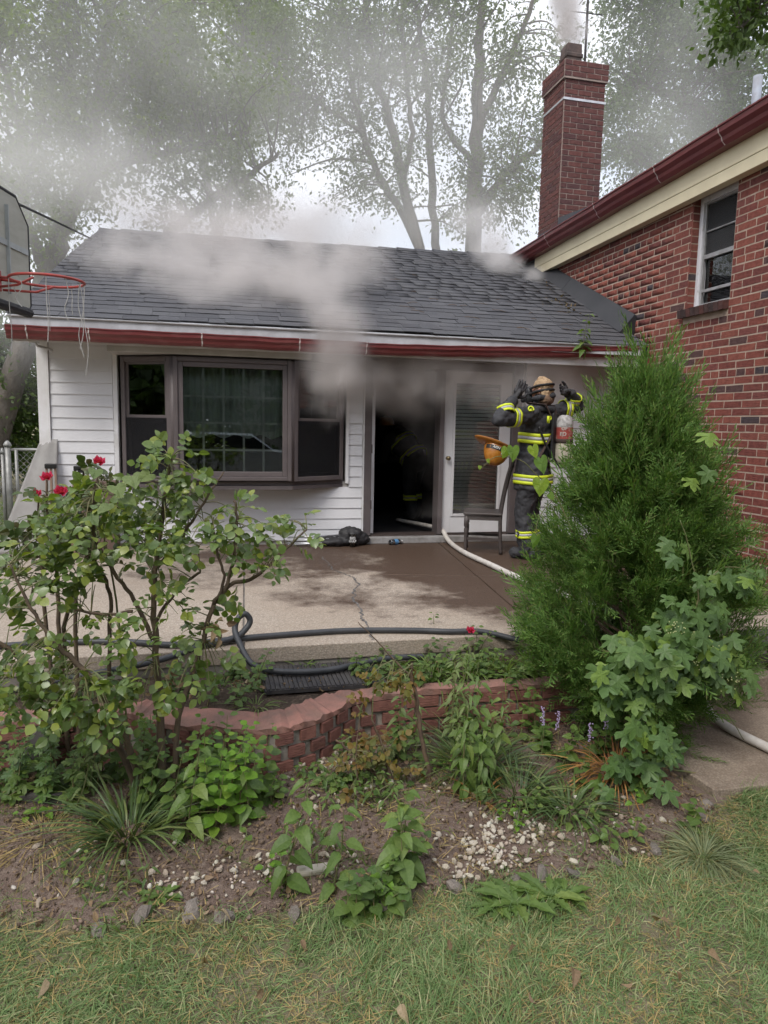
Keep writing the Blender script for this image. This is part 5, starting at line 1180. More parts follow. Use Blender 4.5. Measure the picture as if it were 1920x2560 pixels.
for i, (x_, y_) in enumerate(((.85, 3.98), (1.05, 3.95), (1.3, 3.9), (1.6, 3.92), (-.2, 3.95), (-.7, 4.0), (-1.2, 4.0), (1.85, 3.9), (-.05, 3.9))):
    weed('bed_plant', 'leafy plant in the planter, number', (x_, y_, -.15), .16, 5, .05, 'bed_leaf', ROSE + HEART, seed=40 + i, stems=6, spread=.1, cat='bedding plant', group='leafy plants in the planter')['label'] = ['low leafy plant beside the far end of the mat', 'low leafy plant behind the dead rose top', 'leafy plant in the planter below the hose end', 'leafy plant mid-way along the straight planter wall', 'leafy plant in the planter right of the rose trunk', 'leafy plant in the planter left of the rose trunk', 'leafy plant in the planter at far left', 'leafy plant in the planter touching the juniper', 'small leafy plant left of the rubber mat'][i]
weed('red_flower_plant', 'trailing plant with a red flower at the end of the black hose', (1.62, 4.2, -.12), .2, 5, .055, 'bed_leaf', ROSE, seed=60, stems=8, spread=.14, cat='bedding plant')
flower(bpy.data.objects['red_flower_plant'], at(1176, 1578, 4.1), .035)
for i in range(26):
    x_, y_ = rnd.uniform(-1.0, 2.2), rnd.uniform(2.6, 3.5)
    if y_ < lawn_edge(x_) + .08: continue
    weed('seedling', 'small', gp(x_, y_), rnd.uniform(.05, .13), 3, rnd.uniform(.03, .05), rnd.choice(('weed_leaf', 'lime_leaf', 'bed_leaf')), ROSE, seed=200 + i, stems=rnd.choice((1, 2, 3)), spread=.03, droop=.2, group='seedlings on the bed')['label'] = 'tiny green seedling sprouting from the bare garden soil'
for i, (x_, y_, h_) in enumerate(((.62, 3.25, .08), (.45, 3.3, .07), (.8, 3.4, .12), (.92, 3.42, .3), (1.3, 3.55, .34), (1.5, 3.5, .3), (1.75, 3.5, .3), (-.35, 3.3, .3), (-.6, 3.35, .3), (.2, 3.2, .1), (-.05, 3.3, .3))):
    weed('wall_weed', 'weed', gp(x_, y_), h_, 6, .055, ('weed_leaf', 'bed_leaf', 'pale_weed_leaf')[i % 3], (ROSE, WEED, LANCE)[i % 3], seed=300 + i, stems=5, spread=.07, droop=.4, group='weeds at the foot of the planter wall')['label'] = 'bushy weed against the planter wall, %s from the right' % ['sixth', 'seventh', 'fifth', 'fourth', 'third', 'second', 'first', 'tenth', 'eleventh', 'eighth', 'ninth'][i]
# dandelions on the lawn
for i, (x, y, s) in enumerate(((1290, 2260, .15), (1370, 2350, .16), (1420, 2080, .1), (1240, 2330, .1), (720, 2110, .08), (400, 2140, .09))):
    p = at(x, y, 2.3 if i < 4 else 2.6); p.z = float(gh(p.x, p.y)); t = thing('dandelion', ['jagged dandelion rosette at the lawn border, upper', 'jagged dandelion rosette lying on the lawn', 'flat leafy rosette beside the brown dry leaves', 'small dandelion rosette left of the larger ones', 'tiny green rosette on the soil, centre', 'low rosette on bare soil at left'][i], 'dandelion', p)
    RR_, TT_ = [], []; g = np.random.default_rng(300 + i)
    for k in range(14):
        a = k * 2.4 + g.normal() * .2; RR_.append(fr_np((math.cos(a), math.sin(a), .35 + g.random() * .5), (0, -.1, 1)) * s * g.uniform(.6, 1.1)); TT_.append([p.x, p.y, p.z + .006])
    leaves(t, [leaf_t(.26, .3, .5, 8, .3, base=1.4)], np.array(RR_), np.array(TT_), *LM['weed_leaf'], nparts=14)
# --- dead rose in the middle
dr = thing('dying_rose', 'half-dead rose bush with one dark upright stem in the bed', 'rose bush', gp(1.02, 3.2))
cps = canes(dr, [[(1.05, 3.18, G, .014)] + CN(3.2, [(1078, 1960, .012), (1058, 1860, .011), (1042, 1760, .01), (1030, 1690, .009), (1030, 1660, .007)]), [(.98, 3.2, G, .012)] + CN(3.2, [(990, 1980, .011), (930, 1930, .01), (880, 1880, .007), (840, 1850, .004)]),
              CN(3.2, [(985, 1970, .009), (960, 1880, .007), (930, 1800, .004)]), CN(3.2, [(1035, 1700, .005), (985, 1650, .004), (940, 1600, .003), (895, 1556, .002)]), CN(3.15, [(905, 1990, .005), (890, 1900, .004), (902, 1780, .002)])], M_DRYST)
bush(dr, [RG(930, 1880, 3.2, 90, 55, 42, .12), RG(1000, 1960, 3.2, 80, 60, 20, .1), RG(1020, 1700, 3.2, 30, 40, 12, .06), RG(960, 1700, 3.2, 60, 25, 9, .08), RG(902, 1770, 3.15, 16, 28, 5, .04), RG(880, 1960, 3.15, 40, 40, 8)], cps, 'dead_rose_leaf', ROSE, .034, 35, 200)
# dry leaves caught in the rose
g = np.random.default_rng(71)
dl = thing('dry_leaf_cluster', 'cluster of brown withered leaves hanging in the rose canes', 'dead leaves', at(560, 1600, 3.25))
RR_ = rand_frames(24, 0, g=g) * .045; TT_ = np.array([list(at(545 + g.normal() * 14, 1580 + g.normal() * 22, 3.24)) for _ in range(12)] + [list(at(430 + g.normal() * 20, 1700 + g.normal() * 25, 3.3)) for _ in range(12)])
leaves(dl, DRY, RR_, TT_, *LM['brown_leaf'], nparts=24)
# --- lawn -----------------------------------------------------------------------
g = np.random.default_rng(81); n_ = 210000
x = g.uniform(-1.7, 3.6, n_); y = g.uniform(1.35, 3.0, n_)
dens = .55 + .5 * vnoise(x, y, 2.2, 9); edge = lawn_edge(x) - .01 + .09 * vnoise(x, y, 4, 1) + .05 * vnoise(x, y, 11, 2)
keep = (g.random(n_) < dens) & (y < edge + np.abs(g.normal(size=n_)) * .05); x, y = x[keep], y[keep]; n_ = len(x)
comb = vnoise(x, y, 1.1, 4) * 3
d = np.stack([np.cos(comb) * .7, np.sin(comb) * .7, np.full(n_, .85)], 1) + g.normal(size=(n_, 3)) * np.array([.75, .75, .25]); d[:, 2] = np.abs(d[:, 2]) + .1; d /= np.linalg.norm(d, axis=1, keepdims=True)
tuft = np.clip(.8 + .7 * vnoise(x, y, 2.3, 6), .3, 1.6)
V, F = blades(np.stack([x, y, gh(x, y) - .008], 1), d, .09 * tuft * g.uniform(.5, 1.4, n_), .0024 * g.uniform(.6, 1.5, n_), g.uniform(.2, 1.1, n_), 3, g)
tag(put('grass', np_mesh('grass', V, F, LM['lawn_blade'][1])), 'short mixed green and straw coloured lawn grass', 'grass', kind='stuff')
n_ = 30000; x = g.uniform(-1.7, 3.6, n_); y = g.uniform(1.35, 3.0, n_); keep = (y < lawn_edge(x) + .02) & (vnoise(x, y, 1.6, 3) + g.normal(size=n_) * .5 > -.3); x, y = x[keep], y[keep]; n_ = len(x)
d = g.normal(size=(n_, 3)); d[:, 2] = np.abs(d[:, 2]) * .3 + .08; d /= np.linalg.norm(d, axis=1, keepdims=True)
V, F = blades(np.stack([x, y, gh(x, y)], 1), d, .06 * g.uniform(.5, 1.4, n_), .002 * g.uniform(.6, 1.4, n_), g.uniform(.1, .5, n_), 2, g)
tag(put('thatch', np_mesh('thatch', V, F, LM['straw_blade'][1])), 'dry straw thatch lying between the lawn blades', 'thatch', kind='stuff')
n_ = 3200; x = g.uniform(-1.2, 2.3, n_); y = g.uniform(2.4, 3.6, n_); keep = (vnoise(x, y, 2.2, 12) > .1) | (g.random(n_) < .15); x, y = x[keep], y[keep]; n_ = len(x)
d = g.normal(size=(n_, 3)); d[:, 2] = np.abs(d[:, 2]) * .12 + .03; d /= np.linalg.norm(d, axis=1, keepdims=True)
V, F = blades(np.stack([x, y, gh(x, y) + .014], 1), d, .07 * g.uniform(.4, 1.5, n_), .0028 * g.uniform(.6, 1.5, n_), g.uniform(.0, .25, n_), 2, g)
tag(put('straw_litter', np_mesh('straw_litter', V, F, LM['straw_blade'][1])), 'dry straw strewn over the garden bed', 'litter', kind='stuff')
# sparse grass on the bed, along the fence and behind
n_ = 6000; x = g.uniform(-1.2, 2.3, n_); y = g.uniform(2.5, 3.6, n_); keep = (vnoise(x, y, 3, 7) > .22) & (y > lawn_edge(x)); x, y = x[keep], y[keep]; n_ = len(x)
d = g.normal(size=(n_, 3)); d[:, 2] = np.abs(d[:, 2]) + .7; d /= np.linalg.norm(d, axis=1, keepdims=True)
V, F = blades(np.stack([x, y, gh(x, y)], 1), d, .10 * g.uniform(.4, 1.3, n_), .003 * g.uniform(.6, 1.4, n_), g.uniform(.3, 1, n_), 3, g)
tag(put('bed_grass', np_mesh('bed_grass', V, F, LM['daylily'][1])), 'thin grass blades sprouting on the garden bed', 'grass', kind='stuff')
n_ = 9000; x = g.uniform(-7, -1.9, n_); y = g.uniform(8.2, 13, n_)
d = g.normal(size=(n_, 3)); d[:, 2] = np.abs(d[:, 2]) + 1; d /= np.linalg.norm(d, axis=1, keepdims=True)
V, F = blades(np.stack([x, y, np.full(n_, -.08)], 1), d, .35 * g.uniform(.4, 1.4, n_), .008 * g.uniform(.6, 1.4, n_), g.uniform(.2, .8, n_), 3, g)
tag(put('tall_grass', np_mesh('tall_grass', V, F, LM['lawn_blade'][1])), 'tall unmown grass behind the chain link fence', 'grass', kind='stuff')
# ================================================================ FIREFIGHTERS
def turnout_mat(name, col=(.028, .028, .031)):
    return mat(name, col, .72, tuple(c * 1.6 for c in col), 9, 5, bmp=.35, bscale=160, bdist=.002, coord='Object', spec=.35)
M_GEAR = turnout_mat('black_turnout'); M_GLOVE = mat('black_glove', (.022, .021, .023), .65, (.04, .038, .04), 30, bmp=.4, bscale=90)
M_LIME = mat('lime_trim', (.62, .72, .03), .55, (.52, .6, .03), 12, bmp=.1); M_SILV = mat('silver_trim', (.42, .42, .43), .4, (.36, .36, .37), 20, bmp=.05)
M_SKIN = mat('skin', (.45, .24, .17), .6, (.40, .2, .14), 10, bmp=.1)
M_HOOD = mat('tan_hood', (.42, .30, .18), .9, (.33, .22, .13), 20, bmp=.4, bscale=120)
def capsule(mb, a, b, ra, rb, flat=1.0, n=12):
    a, b = Vector(a), Vector(b); pts, rs = [], []
    d = (b - a); L = d.length; d.normalize()
    for k in range(4): q = (k / 3.0) * math.pi / 2; pts.append(a - d * ra * math.cos(q) * .999); rs.append(max(ra * math.sin(q), .004))
    for k in range(1, 4): q = (k / 4.0); pts.append(a.lerp(b, q)); rs.append(ra + (rb - ra) * q)
    for k in range(4): q = (k / 3.0) * math.pi / 2; pts.append(b + d * rb * math.sin(q) * .999); rs.append(max(rb * math.cos(q), .004))
    mb.tube(pts, rs, n, flat=flat)
def organic(name, mb, mats, parent, vox=.012, it=6, folds=.006, fs=.09):
    o = mb.build(name, mats, parent, smooth=True)
    r_ = o.modifiers.new('remesh', 'REMESH'); r_.mode = 'VOXEL'; r_.voxel_size = vox; r_.use_smooth_shade = True
    s_ = o.modifiers.new('smooth', 'SMOOTH'); s_.iterations = it; s_.factor = .5
    if folds:
        tx = bpy.data.textures.new(name, 'CLOUDS'); tx.noise_scale = fs; tx.noise_depth = 2
        d_ = o.modifiers.new('folds', 'DISPLACE'); d_.texture = tx; d_.strength = folds * 2; d_.mid_level = .5; d_.texture_coords = 'LOCAL'
    return o
def band(name, parent, c, axis, rx, ry, xdir, h, seg=((0, .34, 0), (.34, .66, 1), (.66, 1, 0)), arc=(0, 360), mats=None):
    """striped trim ring round a limb: centre, axis, radii, width"""
    ax = Vector(axis).normalized(); F3 = frame(xdir, ax).to_4x4(); T = Matrix.Translation(c) @ F3
    mb = MB(); N_ = 40
    for s0, s1, mi in seg:
        vs = []
        for k in range(N_ + 1):
            th = R(arc[0] + (arc[1] - arc[0]) * k / N_); w_ = 1 + .02 * math.sin(th * 5 + 1) + .015 * math.sin(th * 9)
            for z in (s0, s1):
                for off in (0, .004): vs.append(T @ Vector(((rx + off) * w_ * math.cos(th), (ry + off) * w_ * math.sin(th), (z - .5) * h + .004 * math.sin(th * 3))))
        mb.add(vs, [f for k in range(N_) for f in ((k * 4 + 1, k * 4 + 3, k * 4 + 7, k * 4 + 5), (k * 4, k * 4 + 4, k * 4 + 6, k * 4 + 2), (k * 4, k * 4 + 1, k * 4 + 5, k * 4 + 4), (k * 4 + 2, k * 4 + 6, k * 4 + 7, k * 4 + 3))], mi)
    return mb.build(name, mats or [M_LIME, M_SILV], parent, smooth=True)
def letter(txt, parent, loc, xdir, nrm, size, m, name='lettering', ext=.001):
    cu = bpy.data.curves.new(name, 'FONT'); cu.body = txt; cu.size = size; cu.extrude = ext; cu.align_x = 'CENTER'; cu.align_y = 'CENTER'; cu.offset = size * .02
    tmp = bpy.data.objects.new('tmp', cu); COL.objects.link(tmp); dg = bpy.context.evaluated_depsgraph_get()
    me = bpy.data.meshes.new_from_object(tmp.evaluated_get(dg)); bpy.data.objects.remove(tmp); me.materials.clear(); me.materials.append(m)
    return put(name, me, Matrix.Translation(loc) @ frame(xdir, nrm).to_4x4(), parent)
def hand(mb, wrist, palm_dir, across, nrm, curl, s=1.0, spread=.12):
    """gloved hand: palm plus four unequal fingers and a side thumb"""
    w_ = Vector(wrist); d = Vector(palm_dir).normalized(); a = Vector(across); a = (a - d * a.dot(d)).normalized(); n_ = d.cross(a) * (1 if d.cross(a).dot(Vector(nrm)) > 0 else -1)
    capsule(mb, w_ - d * .02, w_ + d * .05 * s, .036 * s, .043 * s, .6); capsule(mb, w_ + d * .05 * s + a * .022 * s, w_ + d * .085 * s + a * .026 * s, .022 * s, .019 * s); capsule(mb, w_ + d * .05 * s - a * .022 * s, w_ + d * .082 * s - a * .026 * s, .022 * s, .018 * s)
    for k, (off, L) in enumerate(((-.036, .062), (-.012, .078), (.013, .084), (.037, .074))):
        p = w_ + (d * .088 + a * off) * s; dd = (d + a * (off * spread * 40 * .4)).normalized()
        p1 = p + dd * L * .45 * s; dd2 = (dd + n_ * curl).normalized(); p2 = p1 + dd2 * L * .35 * s; dd3 = (dd2 + n_ * curl).normalized(); p3 = p2 + dd3 * L * .3 * s
        capsule(mb, p, p1, .0125 * s, .0118 * s, n=8); capsule(mb, p1, p2, .0118 * s, .011 * s, n=8); capsule(mb, p2, p3, .011 * s, .0095 * s, n=8)
    t0 = w_ + (d * .025 + a * .035) * s; t1 = t0 + (d * .6 + a * .85).normalized() * .045 * s; t2 = t1 + (d + a * .25 + n_ * curl * .4).normalized() * .045 * s
    capsule(mb, t0, t1, .017 * s, .0145 * s, n=8); capsule(mb, t1, t2, .0145 * s, .012 * s, n=8)
FY_ = 6.85
ff = thing('person', 'firefighter in black turnout coat with lime stripes, hands raised to his hood', 'person', (3.25, FY_, 0))
Fd = Vector((-.72, .69, 0)); Rd = Vector((.69, .72, 0))           # facing direction, his right
pel = at(1332, 1180, FY_); chest = at(1342, 1062, FY_); neck = at(1350, 1018, FY_ - .02); head = at(1352, 991, FY_ - .02)
LS = chest + Vector((0, 0, .10)) - Rd * .20; RS = chest + Vector((0, 0, .10)) + Rd * .20
LE = at(1248, 1049, 6.52); LW = at(1281, 1002, 6.60); RE = at(1446, 1014, 7.08); RW_ = at(1424, 984, 6.98)
hips = [pel - Rd * .085 + Vector((0, 0, -.12)), pel + Rd * .085 + Vector((0, 0, -.12))]
body = MB()
capsule(body, pel + Vector((0, 0, .02)), chest, .165, .175); capsule(body, chest - Rd * .07, chest - Rd * .07 + Vector((0, 0, .08)), .15, .11); capsule(body, chest + Rd * .07, chest + Rd * .07 + Vector((0, 0, .08)), .15, .11)
body.lathe([(.10, -.20), (.19, -.19), (.212, -.17), (.205, -.05), (.188, .08), (.175, .2)], 20, Matrix.Translation(pel) @ frame(Rd, (0, 0, 1)).to_4x4(), sx=1.0, sy=.92)
capsule(body, LS + Rd * .05, LS, .10, .095); capsule(body, RS - Rd * .05, RS, .10, .095)
capsule(body, chest + Vector((0, 0, .1)), neck + Vector((0, 0, .03)), .10, .075)
capsule(body, neck, head, .06, .08)
for S_a, E_a, W_a in ((LS, LE, LW), (RS, RE, RW_)): capsule(body, S_a, E_a, .092, .080); capsule(body, E_a, W_a, .080, .058)
for k, hp in enumerate(hips):
    kn = Vector((hp.x + Fd.x * .05, hp.y + Fd.y * .05, .50)); an_ = Vector((hp.x - Fd.x * .02 + (Rd.x * (.03 if k else -.03)), hp.y - Fd.y * .02, .12))
    capsule(body, hp, kn, .118, .102); capsule(body, kn, an_, .102, .09)
    capsule(body, an_ + Vector((0, 0, -.05)) - Fd * .05, an_ + Vector((0, 0, -.06)) + Fd * .14, .062, .055)
bd = organic('body', body, M_GEAR, ff, .011, 4, .019, .065)
gl = MB(); hand(gl, LW + (LW - LE).normalized() * .05, at(1310, 955, 6.62) - LW, (.9, .1, -.3), (.3, .8, 0), .25, 1.15); organic('glove', gl, M_GLOVE, ff, .006, 2, .0015, .03)
gl = MB(); hand(gl, RW_ + (RW_ - RE).normalized() * .03, at(1388, 975, 6.86) - RW_, (0, .3, 1), (-.2, -1, 0), .55, 1.12); organic('glove', gl, M_GLOVE, ff, .006, 2, .0015, .03)
# head: face turned away to the left, tan hood pushed onto the crown, mask straps
hd = MB(); Hh = head + Vector((0, 0, .03)); capsule(hd, Hh, Hh + Vector((0, 0, .07)) - Fd * .01, .085, .088); capsule(hd, Hh + Fd * .05 + Vector((0, 0, -.03)), Hh + Fd * .03 + Vector((0, 0, .05)), .055, .06)
hd.ell(Hh - Rd * .086 + Vector((0, 0, .02)) - Fd * .01, (.018, .026, .036)); capsule(hd, Hh + Fd * .098 + Vector((0, 0, .03)), Hh + Fd * .115 + Vector((0, 0, -.005)), .012, .016)
organic('head', hd, M_SKIN, ff, .007, 3, 0)
M_BLKS = mat('strap_black', (.02, .019, .02), .7)
ho = MB(); ho.ell(Hh + Vector((0, 0, .075)) - Fd * .02, (.102, .102, .088)); capsule(ho, Hh + Rd * .04 - Fd * .07, Hh - Rd * .05 - Fd * .06, .06, .055); capsule(ho, Hh - Fd * .06 + Vector((0, 0, .10)), Hh - Fd * .09 + Vector((0, 0, .03)), .05, .04); capsule(ho, Hh + Vector((0, 0, .14)) - Rd * .05, Hh + Vector((0, 0, .145)) + Rd * .06, .03, .034)
organic('hood', ho, M_HOOD, ff, .007, 3, .011, .028)
mk = MB(); capsule(mk, Hh + Fd * .12 + Vector((0, 0, .02)), Hh + Fd * .11 + Vector((0, 0, -.06)), .055, .06); capsule(mk, Hh + Fd * .155 + Vector((0, 0, -.05)), Hh + Fd * .19 + Vector((0, 0, -.07)), .03, .028)
organic('face_mask', mk, mat('mask_rubber', (.02, .02, .022), .4, bmp=.1), ff, .007, 3, 0)
for dz_, w_ in ((.055, .012), (.0, .014)):
    MB().tube(smooth_path([Hh + Fd * .10 - Rd * .06 + Vector((0, 0, dz_ - .01)), Hh - Rd * .104 + Vector((0, 0, dz_ + .02)), Hh - Rd * .07 - Fd * .10 + Vector((0, 0, dz_ + .035)), Hh - Fd * .125 + Vector((0, 0, dz_ + .04)), Hh + Rd * .07 - Fd * .10 + Vector((0, 0, dz_ + .035)), Hh + Rd * .104 + Vector((0, 0, dz_ + .02))], 5), w_, 8).build('mask_strap', M_BLKS, ff, smooth=True)
ho2 = MB(); capsule(ho2, Hh - Fd * .055 - Rd * .035 + Vector((0, 0, -.055)), Hh - Fd * .06 + Rd * .04 + Vector((0, 0, -.05)), .075, .075); organic('hood_neck', ho2, mat('brown_hood', (.20, .13, .085), .9, (.15, .095, .06), 25, bmp=.4, bscale=120), ff, .008, 3, .008, .03)
co = MB(); co.tube([Hh - Rd * .1 + Vector((0, 0, -.06)) + Fd * .06, Hh - Rd * .13 - Fd * .02 + Vector((0, 0, -.05)), Hh - Fd * .13 + Vector((0, 0, -.02)), Hh + Rd * .12 + Vector((0, 0, -.02)), Hh + Rd * .18 + Vector((0, 0, .02))], [.022, .03, .034, .034, .022], 10)
co.tube([neck - Rd * .12 + Fd * .08 + Vector((0, 0, -.03)), neck - Rd * .14 - Fd * .03 + Vector((0, 0, -.02)), neck - Fd * .14 + Vector((0, 0, -.02)), neck + Rd * .15 + Vector((0, 0, -.01))], .035, 10)
organic('collar', co, M_GEAR, ff, .010, 3, .006, .05)
cz = lambda a, b, f: a.lerp(b, f)
up_ = (chest - pel).normalized()
band('chest_band', ff, cz(pel, chest, .72) , up_, .190, .184, Rd, .105)
band('hem_band', ff, pel + Vector((0, 0, -.07)), (0, 0, 1), .218, .203, Rd, .10)
band('sleeve_band', ff, cz(LS, LE, .58), LE - LS, .096, .096, (0, 0, 1), .085); band('sleeve_band', ff, cz(LE, LW, .50), LW - LE, .082, .082, (1, 0, 0), .07)
band('sleeve_band', ff, cz(RS, RE, .62), RE - RS, .096, .096, (0, 0, 1), .085); band('sleeve_band', ff, cz(RE, RW_, .55), RW_ - RE, .080, .080, (1, 0, 0), .07)
for k, hp in enumerate(hips): band('trouser_band', ff, Vector((hp.x + Fd.x * .01, hp.y + Fd.y * .01, .27)), (0, 0, 1), .108, .108, (1, 0, 0), .075)
bk = -Fd                                                            # outward from his back
letter('P', ff, chest + bk * .172 - Rd * .135 + Vector((0, 0, .05)), Rd + bk * .35, bk - Rd * .35, .10, M_LIME, ext=.012)
letter('G', ff, cz(LS, LE, .12) + Vector((-.01, -.085, .062)), (.15, -.5, -.8), (-.1, -.82, .55), .085, M_LIME, ext=.012)
# breathing set worn on his back
ba = thing('air_pack', 'scuffed grey and red air cylinder strapped to the firefighter', 'air tank', chest + bk * .30)
tc_ = chest + bk * .285 + Rd * .03; tb = tc_ + Vector((.0, 0, -.40)); tt = tc_ + Vector((0, 0, .09))
M_TANK = mat('scuffed_tank', (.42, .41, .40), .5, (.22, .21, .20), 28, 5, bmp=.2, lo=.42, hi=.6); M_TRED = mat('red_tank_label', (.28, .05, .04), .55, (.36, .24, .2), 30, 5, lo=.5, hi=.7); M_TCR = mat('cream_tank_label', (.50, .46, .36), .6, (.33, .3, .24), 24, 5)
cyl = MB(); rT = .088
cyl.lathe([(.03, -.40), (.07, -.39), (.086, -.36), (rT, -.32), (rT, -.18)], 24, Matrix.Translation(tc_), 2, capt=False); cyl.lathe([(rT, -.18), (rT, -.02)], 24, Matrix.Translation(tc_), 1, capb=False, capt=False); cyl.lathe([(rT, -.02), (.087, .03), (.076, .07), (.055, .095), (.028, .105)], 24, Matrix.Translation(tc_), 0, capb=False)
cyl.build('cylinder', [M_TANK, M_TRED, M_TCR], ba, smooth=True)
M_STRAP = mat('webbing', (.06, .035, .028), .8, (.035, .025, .022), 40, bmp=.3); M_LETW = mat('pale_lettering', (.5, .44, .40), .6, bmp=0)
for dz in (-.16,): MB().lathe([(rT + .002, dz - .022), (rT + .006, dz - .02), (rT + .006, dz + .02), (rT + .002, dz + .022)], 24, Matrix.Translation(tc_), capb=False, capt=False).build('tank_strap', M_STRAP, ba, smooth=True)
vd = (CP - tc_); vd.z = 0; vd.normalize(); vr = Vector((-vd.y, vd.x, 0))
letter('OF', ba, tc_ + vd * (rT + .002) + Vector((0, 0, -.035)), vr, vd, .045, M_LETW); letter('FD', ba, tc_ + vd * (rT + .002) + Vector((0, 0, -.09)) - vr * .01, vr, vd, .055, M_LETW)
bp = MB(); bp.box((-.11, -.02, -.34), (.11, .01, .12), M=Matrix.Translation(chest + bk * .195) @ frame(Rd, (0, 0, 1)).to_4x4())
bp.build('back_plate', mat('black_plastic', (.02, .02, .022), .5), ba, bevel=.02)
st_ = MB()
for s_ in (-1, 1): st_.tube([chest + bk * .19 + Rd * s_ * .09 + Vector((0, 0, .06)), chest + bk * .13 + Rd * s_ * .13 + Vector((0, 0, .20)), chest + Fd * .05 + Rd * s_ * .13 + Vector((0, 0, .22))], .024, 8, flat=.4)
st_.build('shoulder_strap', M_STRAP, ba)['kind'] = 'stuff'
for s_ in (-1,): MB().tube([chest + bk * .20 + Rd * s_ * .04 + Vector((0, 0, -.05)), chest + bk * .17 - Rd * .12 + Vector((0, 0, -.16)), pel + bk * .10 - Rd * .19 + Vector((0, 0, .12))], .016, 8, flat=.4).build('side_strap', M_STRAP, ba)
MB().tube(smooth_path([tc_ + Vector((0, 0, -.40)), tc_ - Rd * .1 + Vector((0, 0, -.42)), chest + bk * .16 - Rd * .16 + Vector((0, 0, -.2)), LS + bk * .09 + Vector((0, 0, -.12))], 6), .011, 8).build('air_hose', mat('rubber_hose', (.02, .02, .02), .4), ba, smooth=True)
MB().tube([tb, tb + Vector((0, 0, -.04))], .032, 12).build('valve', M_TANK, ba)
wb_ = MB(); wb_.tube([pel + bk * .19 - Rd * .1 + Vector((0, 0, .13)), pel + bk * .205 + Vector((0, 0, .12)), pel + bk * .19 + Rd * .1 + Vector((0, 0, .13))], .03, 8, flat=.45); wb_.build('waist_strap', M_STRAP, ba)
# helmet hung on the chair back, brim upwards
hm = thing('fire_helmet', 'amber fire helmet turned upside down on the chair back', 'helmet', at(1240, 1140, 6.95))
M_HELM = mat('amber_helmet', (.42, .17, .018), .35, (.30, .10, .012), 14, 5, bmp=.12, bscale=50, lo=.4, hi=.65, coat=.3, spec=.5)
hc = at(1243, 1122, 6.95); Hx = frame((.86, -.15, -.36), (.40, .25, .85)).to_4x4(); HT = Matrix.Translation(hc) @ Hx       # local +z = open rim side
dome = MB(); N_ = 32; vs = []; rings = 9
for i in range(rings + 1):
    q = i / rings * math.pi / 2
    for j in range(N_):
        th = 2 * math.pi * j / N_; rr_ = math.cos(q) * (1 + .03 * max(0, math.cos(th * 8)) ** 6)
        vs.append(HT @ Vector((.135 * rr_ * math.cos(th), .11 * rr_ * math.sin(th), -.19 * math.sin(q))))
dome.add(vs, [(i * N_ + j, (i + 1) * N_ + j, (i + 1) * N_ + (j + 1) % N_, i * N_ + (j + 1) % N_) for i in range(rings) for j in range(N_)])
dome.build('dome', M_HELM, hm, smooth=True)
brim = MB(); vs = []
for (k, zz) in ((1.0, 0), (1.22, .012), (1.42, .02), (1.42, .027), (1.2, .02), (.97, .008)):
    for j in range(N_):
        th = 2 * math.pi * j / N_; ext = 1 + (.42 * max(0, -math.cos(th)) ** 2 + .08 * max(0, math.cos(th))) * max(0, (k - .97) / .45)
        vs.append(HT @ Vector((.135 * k * ext * math.cos(th), .11 * k * math.sin(th), zz + .02 * max(0, -math.cos(th)) * max(0, k - 1))))
brim.add(vs, [(i * N_ + j, ((i + 1) % 6) * N_ + j, ((i + 1) % 6) * N_ + (j + 1) % N_, i * N_ + (j + 1) % N_) for i in range(6) for j in range(N_)])
brim.build('brim', M_HELM, hm, smooth=True)
M_BLK = mat('black_paint', (.015, .015, .015), .5, bmp=0)
vs = []
for k in range(13):
    th = R(200 + 110 * k / 12)
    for zz in (-.012, -.055): q = math.asin(-zz / .19); vs.append(HT @ Vector((.1375 * math.cos(q) * math.cos(th) * 1.012, .1125 * math.cos(q) * math.sin(th) * 1.012, zz)))
MB().add(vs, [(2 * k, 2 * k + 1, 2 * k + 3, 2 * k + 2) for k in range(12)]).build('name_band', M_BLK, hm)
thn = R(255); letter('AISN', hm, HT @ Vector((.141 * math.cos(thn), .1165 * math.sin(thn), -.033)), Hx.to_3x3() @ Vector((-math.sin(thn), math.cos(thn) * .8, 0)), Hx.to_3x3() @ Vector((math.cos(thn), math.sin(thn), -.2)), .036, mat('white_letter', (.75, .75, .72), .5, bmp=0))
MB().ell(HT @ Vector((0, 0, .006)), (.12, .098, .012), Hx).build('liner', M_BLK, hm, smooth=True)
MB().tube([HT @ Vector(p) for p in ((.09, -.07, .01), (.11, -.08, -.05), (.07, -.1, -.09), (.02, -.09, -.06))], .008, 8).build('chin_strap', mat('white_strap', (.6, .58, .55), .7), hm)
